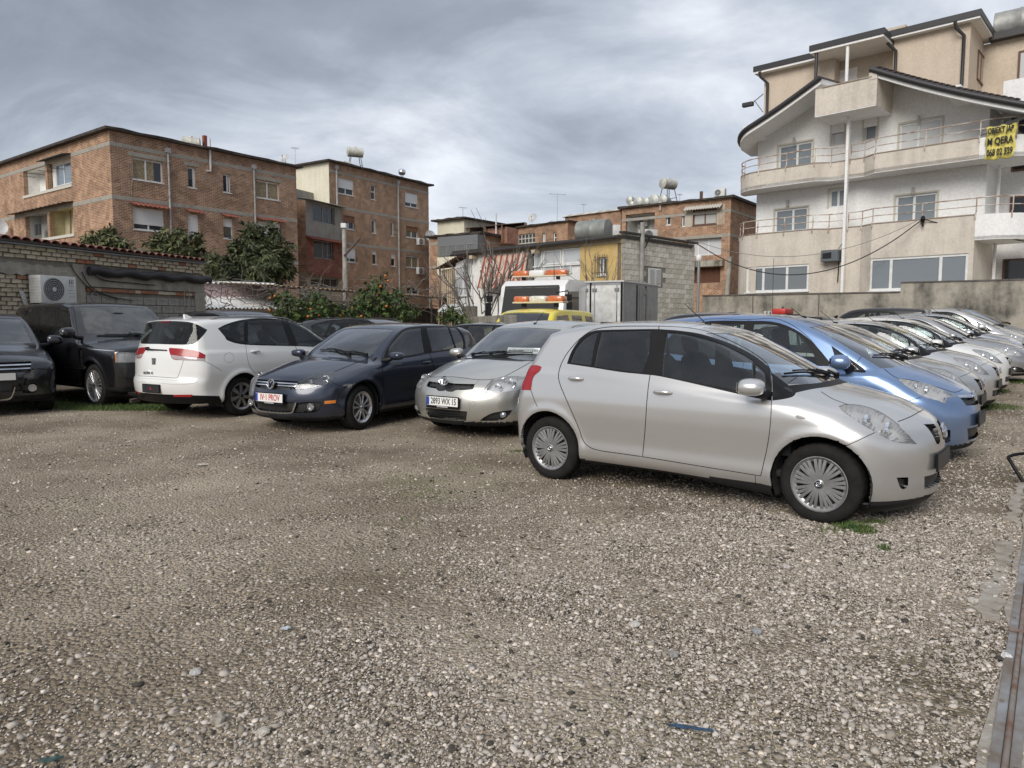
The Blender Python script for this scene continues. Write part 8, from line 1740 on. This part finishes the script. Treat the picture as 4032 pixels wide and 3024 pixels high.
for sg in (1,-1):
    b = MB(); b.tube([(x,sg*(.60-.02*abs(x)),top_z(S,x,.6)+(.035 if -1.6 < x < .05 else .0)) for x in np.linspace(.25,-1.8,14)],.013,6); b.build('roof_rail',mat('rail',(.25,.25,.26),.3,.6),S.root,50)
S.finmat = WHITE; roof_aerial(S,-1.6,0,.1,fin=True)
b = MB(); b.tube([(-2.15,.52,.26),(-2.30,.52,.25)],.035,12); b.build('exhaust_pipe',mat('exhaust',(.12,.11,.1),.4,.8),S.root,50)
# ---- black off-roader
BLACK = paint('black paint',(.008,.008,.010),.2,.3,.08,(.12,.11,.1))
rr = base(.985,1.88,2.35,-2.62,1.44,1.16,name='black_off_roader',pose=(-7.937,14.294,-.63,True),paint=BLACK,rec=(.02,.02,.02),
  label='tall black boxy off-roader parked under the air conditioner on the shed wall',cat='car',xf=1.44,xr=-1.44,R=.385,ra=.43,res=.04,flare=.02,tum=.27,tum2=.05,sill=.34,
  sil=[(2.05,.28),(2.28,.32),(2.34,.5),(2.35,.75),(2.33,1.0),(2.27,1.09),(2.0,1.13),(1.5,1.165),(1.08,1.19),(.62,1.52),(.28,1.78),(.1,1.835),(-.4,1.875),(-1.2,1.875),(-2.0,1.85),(-2.35,1.81),(-2.35,1.81),(-2.47,1.5),(-2.57,1.15),(-2.60,.9),(-2.62,.6),(-2.55,.4),(-2.2,.33),(0,.30)],
  sec=[(0,.1),(.3,.06),(.42,.02),(.6,.01),(.9,.0),(1.05,.01),(1.15,.03),(1.3,.06)],
  bF=[(0,.2),(.9,.2),(1.1,.16),(1.3,.14),(1.9,.08)],k=((0,.12),(.9,.1),(1.2,.07),(2,.08)),
  belt=[(-2.7,1.19),(0,1.17),(1,1.15),(1.4,1.25),(2.4,1.3)],wheel=(('rr',.385,.275,.25,10,2,(.55,.55,.56),.026,.42),dict(hub=.05,taper=.8,rough=.3)),
  dash=(.95,1.2),seatx=.1,seatz=.78,seatgap=.95,mirror=((.88,1.10,1.30),(.10,.13,.095)),lampdark=.5,glass=glass_mat('dark car glass',(.2,.22,.22)),wsglass=glass_mat('dim windscreen',(.45,.48,.48),dust_haze=.16),
  handles=[('door_front',*Z1([(440,565)])[0],.2)])
_rf = Z1([(488,240),(488,240),(470,470),(420,540),(415,640),(440,752),(440,752),(730,778),(730,778),(690,650),(680,500),(680,500),(640,245),(640,245)])
_rb = Z1([(250,250),(250,250),(488,240),(488,240),(470,470),(420,540),(415,640),(440,752),(440,752),(310,735),(240,690),(160,600),(150,470),(150,470)])
rr['features'] = [('door_front','cam',_rf),('door_rear','cam',_rb),('seam','cam',_rf,dict(w=2,closed=True)),('seam','cam',_rb,dict(w=2,closed=True)),
  ('bonnet','cam',Z1([(700,508),(700,508),(720,590),(1000,628),(1000,628),(1150,615),(1420,600),(1420,480),(760,490)])),
  ('g_windscreen','cam',Z1([(690,240),(690,240),(720,350),(752,468),(752,468),(1000,470),(1330,455),(1430,440),(1430,440),(1350,310),(1270,243),(1270,243),(1000,235)])),
  ('g_front','cam',Z1(D2([(507,250),(625,252),(660,465),(482,470)]))),('g_back','cam',Z1(D2([(352,247),(482,246),(470,468),(332,464)]))),
  ('g_quarter','cam',Z1([(162,456),(162,456),(205,330),(252,256),(252,256),(334,250),(334,250),(315,460),(315,460)])),
  ('headlight','cam',Z1(D2([(1003,632),(1225,640),(1225,722),(1008,725)]))),
  ('lampamber','cam',Z1(D2([(1003,634),(1009,634),(1012,722),(1007,722)]))),
  ('chrome_a','cam',Z1(D2([(690,596),(1000,622),(1000,628),(690,602)]))),
  ('intake_v','cam',Z1(D2([(676,602),(708,604),(716,775),(700,775)]))),
  ('grille','front',D2([(-.03,1.02),(.52,1.02),(.5,.72),(-.03,.72)])),('intake','front',D2([(-.03,.6),(.6,.6),(.55,.42),(-.03,.42)])),
  ('g_rear','rear',D2([(-.03,1.72),(.6,1.7),(.68,1.25),(-.03,1.22)])),('taillight','rear',D2([(.78,1.25),(.93,1.2),(.95,.85),(.82,.85)])),
  ('seam','cam',Z1([(310,738),(440,755),(730,790)]),dict(w=2.5,reg='chrome_low')),
]
rr['bowls'] = [(*Z1([(1128,668)])[0],.075,.05),(*Z1([(1195,680)])[0],.05,.05)]
make_car(rr); S = rr['S']; RRO = S.root
wipers(S,[[(1.02,.1),(1.02,.0),(.98,-.35),(.92,-.62)],[(1.02,.6),(1.02,.5),(1.0,.15),(.94,-.05)]])
b = MB(); sup_ell(b,(.42,0,1.62),(.05,.14,.05),2.5,14); b.build('mirror_housing',M_BLK(),S.root,50)
# ---- dark crossover cut by the picture's edge
tig = base(.905,1.67,2.2,-2.23,1.302,1.06,name='dark_crossover',pose=(-9.42,12.86,-.86,False),paint=paint('dark slate paint',(.012,.014,.02),.4,.3,.1,(.12,.11,.1)),rec=(.02,.02,.02),
  label='dark crossover with chrome grille bars and round fog lamp beside the black off-roader',cat='car',xf=1.302,xr=-1.302,R=.345,ra=.39,res=.036,flare=.02,sill=.27,
  sil=[(1.8,.22),(2.08,.25),(2.17,.36),(2.2,.55),(2.19,.7),(2.14,.84),(2.02,.93),(1.7,1.0),(1.35,1.06),(1.02,1.11),(.66,1.32),(.26,1.55),(-.05,1.63),(-.5,1.66),(-1.2,1.65),(-1.85,1.6),(-1.85,1.6),(-2.0,1.3),(-2.12,1.05),(-2.2,.8),(-2.23,.6),(-2.17,.4),(-2.0,.28),(0,.24)],
  wheel=(('tig',.345,.225,.225,5,2,(.5,.5,.5),.034,.4),dict(hub=.04)),dash=(.95,1.12),seatx=.05,seatz=.66,mirror=((.78,1.03,1.17),(.09,.125,.085)),lampdark=.2)
_ts = [tuple([f[0],f[1],[(a,c+.14) for a,c in f[2]]]+list(f[3:])) for f in side_set(1)]
tig['features'] = _ts + [('g_rear','rear',D2([(-.03,1.52),(.55,1.5),(.64,1.12),(-.03,1.1)])),('taillight','rear',D2([(.55,1.05),(.86,1.05),(.86,.82),(.55,.82)])),
  ('g_windscreen','top',[(1.0,-.03),(1.0,-.03),(.93,.4),(.82,.68),(.82,.68),(.4,.62),(.2,.59),(.2,.59),(.27,-.03),(.27,-.03)]),
  ('headlight','cam',Z1([(122,832),(122,832),(140,770),(200,722),(250,690),(286,755),(290,792),(240,812),(180,836)])),
  ('grille','front',D2([(-.03,.86),(.5,.86),(.46,.70),(-.03,.70)])),('chrome_a','front',D2([(-.03,.825),(.49,.825),(.485,.805),(-.03,.805)])),('chrome_b','front',D2([(-.03,.765),(.475,.765),(.47,.745),(-.03,.745)])),
  ('intake','front',D2([(-.03,.60),(.42,.60),(.36,.40),(-.03,.40)])),('chrome_c','cam',Z1([(0,1058),(0,1058),(85,1045),(118,1000),(134,938),(134,938),(126,938),(108,996),(80,1034),(0,1046),(0,1046)])),
  ('intake_fog','cam',Z1([(180,920),(180,920),(300,905),(318,950),(300,985),(200,990),(200,990)])),
  ('skirt','side',D2([(1.6,.31),(2.3,.33),(2.3,.1),(1.6,.1)]))]
tig['bowls'] = [(*Z1([(225,755)])[0],.05,.045),(*Z1([(170,785)])[0],.05,.045)]
make_car(tig); S = tig['S']; TIG = S.root
for sg in (1,-1):
    b = MB(); c = S.hit(*Z1([(283,945)])[0])*np.array([1,sg,1]); b.lathe([(.001,.0),(.04,.0),(.044,.012),(.058,.012),(.06,-.02)],c=c-np.array([.01,0,0]),axis='x',n=20); b.build('fog_lamp',mat('fog glass',(.5,.52,.54),.12,.7,1),S.root,60)
plate_obj(S.root,'',.52,.11,(S.x1+.015,0,.64),(1,0,0),bg=(.5,.5,.5),band=None)
# ---- sky blue mini MPV behind the silver hatchback
BLUE = paint('sky blue paint',(.20,.30,.50),.7,.32,.15)
verso = base(.848,1.595,2.01,-1.96,1.275,.96,name='blue_mini_mpv',pose=(3.52,9.05,-.677,True),paint=BLUE,rec=(.2,.3,.5),
  label='sky blue mini MPV with long raked windscreen and jagged headlamps',cat='car',xf=1.275,xr=-1.275,R=.305,ra=.35,res=.03,
  sil=[(1.75,.15),(1.91,.16),(1.97,.25),(1.985,.46),(1.95,.63),(1.88,.75),(1.72,.85),(1.5,.95),(1.26,1.04),(.85,1.26),(.4,1.46),(.1,1.55),(-.4,1.595),(-1,1.58),(-1.5,1.535),(-1.68,1.5),(-1.68,1.5),(-1.78,1.25),(-1.87,1.0),(-1.93,.75),(-1.96,.5),(-1.9,.3),(-1.7,.2),(0,.19)],
  wheel=(('verso',.305,.203,.185,7,1,(.45,.45,.45),.05,.3),dict(hub=.04,emblem='three_ovals')),dash=(1.1,1.03),seatx=.1,seatz=.58,
  mirror=((.78,.96,1.06),(.105,.10,.08)),lampdark=.8)
verso['features'] = [tuple([f[0],f[1],[(a*1.02,c+.05+(.05 if c > 1.1 else 0)) for a,c in f[2]]]+list(f[3:])) for f in side_set(1)] + REAR_SET + [
  ('trim','cam',Z6([(410,498),(410,498),(560,605),(700,705),(732,742),(710,752),(600,742),(480,722),(480,722)])),
  ('g_vent','cam',Z6([(418,524),(418,524),(560,628),(680,735),(680,735),(590,732),(490,712),(490,712)])),
  ('g_windscreen','cam',Z6([(205,328),(205,328),(390,305),(560,300),(800,420),(1000,560),(1160,668),(1160,668),(1010,700),(870,712),(870,712),(690,598),(480,470),(330,385)])),
  ('bonnet','cam',Z6([(905,718),(905,718),(1020,800),(1180,828),(1420,895),(1560,935),(1560,935),(1640,905),(1800,850),(1500,700),(1160,672),(1010,705)])),
  ('seam','cam',Z6([(905,718),(1020,800),(1180,826),(1420,893),(1560,935),(1640,905)]),dict(w=2.5)),
  ('headlight','cam',Z6([(1025,805),(1025,805),(1180,830),(1300,855),(1420,900),(1530,945),(1568,982),(1568,982),(1490,984),(1490,984),(1474,1040),(1474,1040),(1400,1012),(1320,992),(1240,960),(1130,890),(1060,840)])),
  ('seam','cam',Z6([(690,603),(650,655)]),dict(w=2.5)),('seam','cam',Z6([(1135,1015),(1255,980)]),dict(w=2.2)),
  ('grille','front',D2([(-.03,.68),(.42,.70),(.38,.62),(-.03,.60)])),('chrome_a','front',D2([(-.03,.715),(.44,.725),(.43,.705),(-.03,.69)])),
  ('intake','front',D2([(-.03,.38),(.40,.38),(.34,.25),(-.03,.25)])),('intake_fog','cam',Z6(D2([(1440,1288),(1522,1286),(1522,1412),(1452,1400)]))),
]
verso['bowls'] = [(*Z6([(1360,930)])[0],.06,.05),(*Z6([(1250,890)])[0],.04,.04)]
make_car(verso); S = verso['S']; VER = S.root
wipers(S,[[(1.2,.10),(1.18,.0),(1.1,-.3),(1.02,-.52)],[(1.16,.45),(1.15,.35),(1.17,.05),(1.1,-.12)]]); roof_aerial(S,.1,0,.22,.8)
plate_obj(S.root,'',.52,.11,(S.x1+.02,0,.46),(1,0,.05),bg=(.03,.03,.033),band=None)
b = MB(); add_emblem(b,'three_ovals',on_nose(S,.70)+[.008,0,0],(0,1,0),(-.25,0,.97),.075,.008); b.build('emblem',M_CHR(),S.root,50)
GRP = 'cars parked in the right-hand row'
def clone(root,x,y,yaw,label,name=None,matmap=None,group=None,scale=None):
    c = copy_tree(root,None,matmap); c.name = name or root.name; c.location = (x,y,float(gh(x,y))); c.rotation_euler = (0,0,yaw); c['label'] = label
    if 'group' in c: del c['group']
    if group: c['group'] = group
    if scale: c.scale = scale
    return c
def row(k): return 1.60+.61*k,6.71+.79*k
WHITE2 = paint('pearl white paint',(.72,.72,.70),.0,.35,.2); GREYS = paint('grey silver paint',(.42,.425,.43),.75,.34,.3); ICE = paint('ice silver paint',(.56,.60,.66),.7,.3,.15); SILV2 = paint('dusty silver paint',(.48,.48,.48),.72,.36,.5); DGREY = paint('dark grey paint',(.045,.047,.05),.4,.3,.25); JET = paint('jet paint',(.010,.010,.012),.2,.3,.15); DBLUE = paint('midnight paint',(.02,.026,.045),.4,.3,.12)
clone(YAR,*row(5.4),-.677,'dusty silver hatchback squeezed next to the sky blue mini MPV',matmap={'silver paint': SILV2})
clone(YAR,*row(8.1),-.677,'silver hatchback standing between the dusty silver one and the white one',matmap={})
clone(YAR,*row(10.8),-.677,'white hatchback in the row of silver cars','white_hatchback',{'silver paint': WHITE2})
clone(AUR,*row(13.5),-.677,'grey silver hatchback with fog lamps behind the white hatchback','grey_hatchback',{'champagne silver paint': GREYS})
clone(YAR,*row(16.2),-.677,'pale ice silver hatchback near the stained concrete wall','ice_silver_hatchback',{'silver paint': ICE})
clone(VER,*row(19.0),-.677,'silver mini MPV at the end of the row by the concrete wall','silver_mini_mpv',{'sky blue paint': SILVER})
clone(VER,*row(21.7),-.677,'blue grey mini MPV half hidden behind the silver mini MPV','grey_mini_mpv',{'sky blue paint': paint('blue grey paint',(.3,.34,.4),.6,.3,.2)})
GOLF = golf['S'].root; ALT = altea['S'].root
clone(TIG,3.6,15.2,math.pi-.5,'black crossover whose roof shows over the sky blue mini MPV','black_crossover',{'dark slate paint': JET})
clone(TIG,10.7,22.4,math.pi-.67,'black crossover with roof visible just below the concrete wall','black_crossover',{'dark slate paint': JET})
clone(TIG,-6.7,18.3,-.63,'dark grey crossover behind the white estate beside the shed','grey_crossover',{'dark slate paint': DGREY},scale=(1.06,1.03,1.08))
clone(ALT,-3.05,17.3,-.42,'black estate car with roof rails below the orange trees','black_estate',{'white paint': JET,'rail': mat('black rail',(.02,.02,.02),.4)})
clone(GOLF,-5.2,20.6,-.42,'dark grey hatchback wedged between the white estate and the black estate','grey_hatchback',{'navy paint': DGREY})
clone(GOLF,-.85,15.5,math.pi-.55,'midnight blue hatchback standing right behind the navy one','blue_hatchback',{'navy paint': DBLUE})
wag = clone(GOLF,7.9,21.3,math.pi-.67,'dark car carrying a red box and work lamps on its roof','dark_hatchback',{'navy paint': DGREY})
# red box on the roof of that car
bx = empty('roof_box',(7.9,21.3,1.475+float(gh(7.9,21.3))),math.pi-.67,'small red plastic box standing on a dark car roof before the wall','box')
b = MB(); b.box((-.2,-.38,.03),(.2,.38,.2)); b.build('shell',mat('red plastic',(.5,.04,.03),.4),bx,bevel=.05,smooth=50)
b = MB(); b.tube([(0,-.06,.2),(0,0,.25),(0,.06,.2)],.012,6); b.build('handle',M_BLK(),bx)
for sg in (1,-1):
    b = MB(); b.tube([(sg*.32,-.55,.02),(sg*.32,.55,.02)],.018,6); b.build('roof_bar',M_BLK(),bx)
for k in range(4):
    b = MB(); b.box((.3,-.5+.3*k,.04),(.36,-.36+.3*k,.12)); b.build('work_lamp',[mat('lamp white',(.6,.6,.58),.2,.2)],bx,bevel=.01)
b = MB(); b.tube([(0,.9,0),(0,.9,1.6)],.006,5); b.build('aerial',M_BLK(),bx)
# paper sign on the champagne car's dash
S = SIGN_AT; c = np.array([.80,.30,1.085])
sg_ = plate_obj(S.root,'AUTO KINOSTUDIO',.50,.10,c,(.75,.12,.65),fg=(.03,.03,.03),bg=(.8,.8,.8),band=None,size=.052,fx=.95,name='paper_sign',frame=False)
# ---- yellow recovery pickup
YELLOW = paint('yellow paint',(.72,.60,.05),.0,.35,.15)
ye = base(.85,1.74,2.2,-2.4,1.35,1.05,name='yellow_pickup',pose=(.5,17.0,-2.06,False),paint=YELLOW,rec=(.6,.5,.05),
  label='yellow recovery pickup with an orange and white beacon bar',cat='pickup',xf=1.4,xr=-1.4,R=.36,ra=.4,res=.05,tum=.2,tum2=.03,sill=.38,
  sil=[(1.9,.35),(2.12,.38),(2.18,.55),(2.18,.8),(2.12,.95),(1.8,1.02),(1.3,1.08),(1.0,1.12),(.7,1.36),(.42,1.62),(.28,1.68),(0,1.725),(-.6,1.735),(-1.4,1.72),(-2.1,1.69),(-2.1,1.69),(-2.22,1.3),(-2.3,1.0),(-2.32,.6),(-2.2,.4),(0,.35)],
  bF=[(0,.18),(1.0,.16),(1.3,.10),(1.9,.06)],belt=[(-2.4,1.1),(1,1.08),(1.4,1.2),(2.3,1.3)],k=((0,.1),(1.1,.07),(2,.07)),
  wheel=(('ye',.36,.21,.24,6,1,(.5,.5,.5),.06,.3),dict(hub=.05)),dash=(.95,1.12),seatx=.1,seatz=.72,mirror=((.75,1.0,1.2),(.07,.11,.1)))
ye['features'] = [('g_windscreen','top',[(1.0,-.03),(1.0,-.03),(.97,.4),(.92,.67),(.92,.67),(.36,.59),(.36,.59),(.38,.3),(.40,-.03),(.40,-.03)]),
  ('door_front','side',D2([(.72,.5),(.72,1.1),(.25,1.6),(-.5,1.63),(-.5,.5)])),('door_rear','side',D2([(-.52,.5),(-.52,1.63),(-1.35,1.62),(-1.35,.9),(-1.0,.5)])),
  ('g_front','side',D2([(.6,1.14),(.22,1.56),(-.42,1.58),(-.42,1.14)])),('g_back','side',D2([(-.6,1.14),(-.6,1.58),(-1.25,1.57),(-1.25,1.14)])),('g_quarter','side',D2([(-1.45,1.16),(-1.45,1.57),(-2.0,1.54),(-2.12,1.16)])),
  ('headlight','front',D2([(.5,.92),(.78,.9),(.78,.74),(.5,.74)])),('grille','front',D2([(-.03,.92),(.46,.92),(.46,.74),(-.03,.74)])),('skirt','front',D2([(-.03,.6),(.9,.6),(.9,.3),(-.03,.3)]))]
make_car(ye); YE = ye['S'].root; YE.scale = (1,1,1.04)
ORG = mat('orange beacon lens',(.62,.16,.04),.25,0,1,noise=(18,.3)); WLENS = mat('white beacon lens',(.68,.65,.55),.3,0,1,noise=(18,.2))
def beacon(parent,c,L,segs,w=.16,h=.085):
    """light bar across the roof (local y), parts: base + lens segments"""
    b = MB(); b.box((c[0]-w,c[1]-L/2,c[2]-.05),(c[0]+w,c[1]+L/2,c[2]-.015)); b.build('beacon_base',mat('beacon base',(.6,.55,.4),.4),parent,bevel=.01)
    for sg in (1,-1):
        b = MB(); b.box((c[0]-.08,c[1]+sg*L*.32-.03,c[2]-.14),(c[0]+.08,c[1]+sg*L*.32+.03,c[2]-.052)); b.build('beacon_foot',M_BLK(),parent)
    y = c[1]-L/2
    for fr,m in segs:
        y2 = y+fr*L; b = MB(); sup_ell(b,(c[0],(y+y2)/2,c[2]+h/2-.01),(w,(y2-y)/2-.004,h),5,20); b.build('beacon_lens',m,parent,50); y = y2
beacon(YE,(-.35,0,1.90),1.32,[(.31,ORG),(.36,WLENS),(.33,ORG)])
# ---- white recovery truck cab behind it
tr = empty('white_truck',(1.0,21.7,float(gh(1.0,21.7))),-2.06,'white truck cab with orange beacons behind the yellow pickup','truck')
WT = paint('truck white paint',(.74,.74,.73),0,.4,.25); DG = glass_mat('truck glass',(.3,.33,.34),dust_haze=.3)  # pale film on the windscreen glass is a painted grey reflection
cab = [(1.15,.55),(1.18,1.25),(1.10,1.45),(.88,2.42),(.62,2.60),(-.55,2.62),(-.62,2.5),(-.62,.55)]
b = MB(); b.prism(cab,-1.03,1.03); b.build('cab',WT,tr,40,bevel=.06)
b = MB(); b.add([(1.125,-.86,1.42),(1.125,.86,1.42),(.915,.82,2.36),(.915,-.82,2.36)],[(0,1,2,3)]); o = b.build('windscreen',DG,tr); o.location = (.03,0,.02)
b = MB(); b.add([(1.165,-.9,1.36),(1.165,.9,1.36),(.915,.86,2.42),(.915,-.86,2.42)],[(0,1,2,3)]); o = b.build('windscreen_seal',mat('rubber seal',(.02,.02,.02),.7),tr); o.location = (.018,0,.01)
for sg in (1,-1):
    b = MB(); b.prism([(.82,1.45),(.70,2.25),(-.05,2.28),(-.05,1.45)],sg*1.032,sg*1.045); d = b.build('door_window',mat('truck side glass',(.02,.022,.025),.05,0,1),tr)
    b = MB(); b.tube([(1.2,sg*.9,2.2),(1.22,sg*1.25,2.25),(1.2,sg*1.28,2.1)],.018,6); b.build('mirror_arm',M_BLK(),tr)
    b = MB(); b.box((1.15,sg*1.28-.08,1.45),(1.22,sg*1.28+.08,1.95)); b.build('wing_mirror',M_BLK(),tr,bevel=.02)
    b = MB(); b.box((1.12,sg*1.25-.09,1.98),(1.22,sg*1.25+.09,2.16)); b.build('wide_mirror',M_BLK(),tr,bevel=.02)
    for xx in (.45,-2.6):
        w = MB(); w.lathe([(.2,.0),(.44,-.02),(.46,-.06),(.46,-.26),(.44,-.28)],n=28); w.lathe([(.02,-.05),(.2,-.01),(.22,-.06)],n=20,mi=1); o = w.build('wheel',[M_TYRE(),mat('truck rim',(.4,.4,.4),.5,.5)],tr,40); o.location = (xx,sg*1.03,.46); o.rotation_euler = (0,0,0 if sg > 0 else math.pi)
b = MB(); b.box((-4.6,-.45,.62),(.9,.45,.85)); b.build('chassis',M_DARK(),tr)
b = MB(); b.box((-4.6,-1.1,.87),(-.75,1.1,1.02)); b.build('flatbed',mat('flatbed steel',(.2,.2,.2),.6,.5),tr)
b = MB(); b.tube([(-.75,-.9,1.02),(-.75,-.9,2.2),(-.75,.9,2.2),(-.75,.9,1.02)],.04,8); b.build('headboard',mat('grey steel',(.25,.25,.25),.5,.5),tr)
b = MB(); b.tube([(1.06,.5,1.5),(1.1,.1,1.56),(1.08,-.4,1.5)],.012,5); b.build('wiper',M_BLK(),tr)
beacon(tr,(.35,0,2.76),1.75,[(.30,ORG),(.30,mat('white beacon panel',(.72,.72,.7),.4)),(.40,ORG)],w=.14,h=.10)
b = MB(); b.tube([(.6,.55,2.6),(.62,.55,3.15)],[.012,.004],5); b.build('aerial',M_BLK(),tr)
# ---- grey box body with rear doors
GB = mat('grey panel',(.30,.305,.31),.5,.2,noise=(3,.2)); WP = mat('white panel',(.66,.66,.65),.45,noise=(4,.18,6,(.5,.5,.47)))
bxr = empty('box_body',(3.5,23.0,float(gh(3.5,23))),math.atan2(.86,.5),'grey box body with white rear doors standing before the block wall','container')
Lb,Wb,Hb = 3.3,2.2,2.58     # local x along its side, local +y towards the white doors' far edge
b = MB(); b.box((0,0,.75),(Lb,Wb,Hb)); b.build('shell',GB,bxr)
b = MB(); b.box((-.03,-.03,Hb),(Lb+.03,Wb+.03,Hb+.05)); b.build('roof_edge',mat('pale edge',(.55,.55,.53),.5),bxr)
for k in range(2):
    y0 = .08+k*1.06; b = MB(); b.box((-.035,y0,.82),(-.004,y0+1.0,Hb-.1)); d = b.build('door',WP,bxr,bevel=.006)
    for yy in (y0+.12,y0+.88):
        b = MB(); b.tube([(-.06,yy,.85),(-.06,yy,Hb-.05)],.014,6); b.build('lock_rod',M_CHR(),d)
        for zz in (1.1,2.3): b = MB(); b.box((-.085,yy-.07,zz),(-.035,yy+.07,zz+.09)); b.build('latch',mat('grey steel',(.25,.25,.25),.5,.5),d)
b = MB(); b.box((-.03,.02,.8),(-.0,.075,Hb)); b.build('door_seal',M_BLK(),bxr)
b = MB(); b.box((-.03,1.085,.8),(-.0,1.135,Hb)); b.build('door_seal',M_BLK(),bxr)
b = MB(); b.box((1.25,-.03,.82),(1.98,-.004,Hb-.12)); d = b.build('side_door',mat('grey door panel',(.26,.265,.27),.5,.2,noise=(3,.2)),bxr,bevel=.006)
for xx in (1.2,2.03): b = MB(); b.box((xx-.035,-.02,.82),(xx+.035,-.002,Hb-.06)); b.build('door_seal',M_BLK(),bxr)
b = MB(); b.tube([(1.42,-.05,.85),(1.42,-.05,Hb-.1)],.014,6); b.build('lock_rod',mat('grey steel',(.25,.25,.25),.5,.5),d)
for zz in (1.2,2.25): b = MB(); b.box((1.75,-.07,zz),(2.05,-.03,zz+.1)); b.build('hinge',mat('grey steel',(.25,.25,.25),.5,.5),d)
b = MB(); b.box((.2,.2,.0),(.6,Wb-.2,.75)); b.box((Lb-.6,.2,.0),(Lb-.2,Wb-.2,.75)); tag(b.build('support_frame',M_DARK(),bxr),kind='stuff')
b = MB(); b.box((-.62,.1,1.02),(-.15,.5,1.32)); b.tube([(-.4,.3,0),(-.4,.3,1.02)],.05,6); b.build('toolbox',mat('dark tread plate',(.1,.1,.105),.5,.4,bump=(60,.4)),bxr)
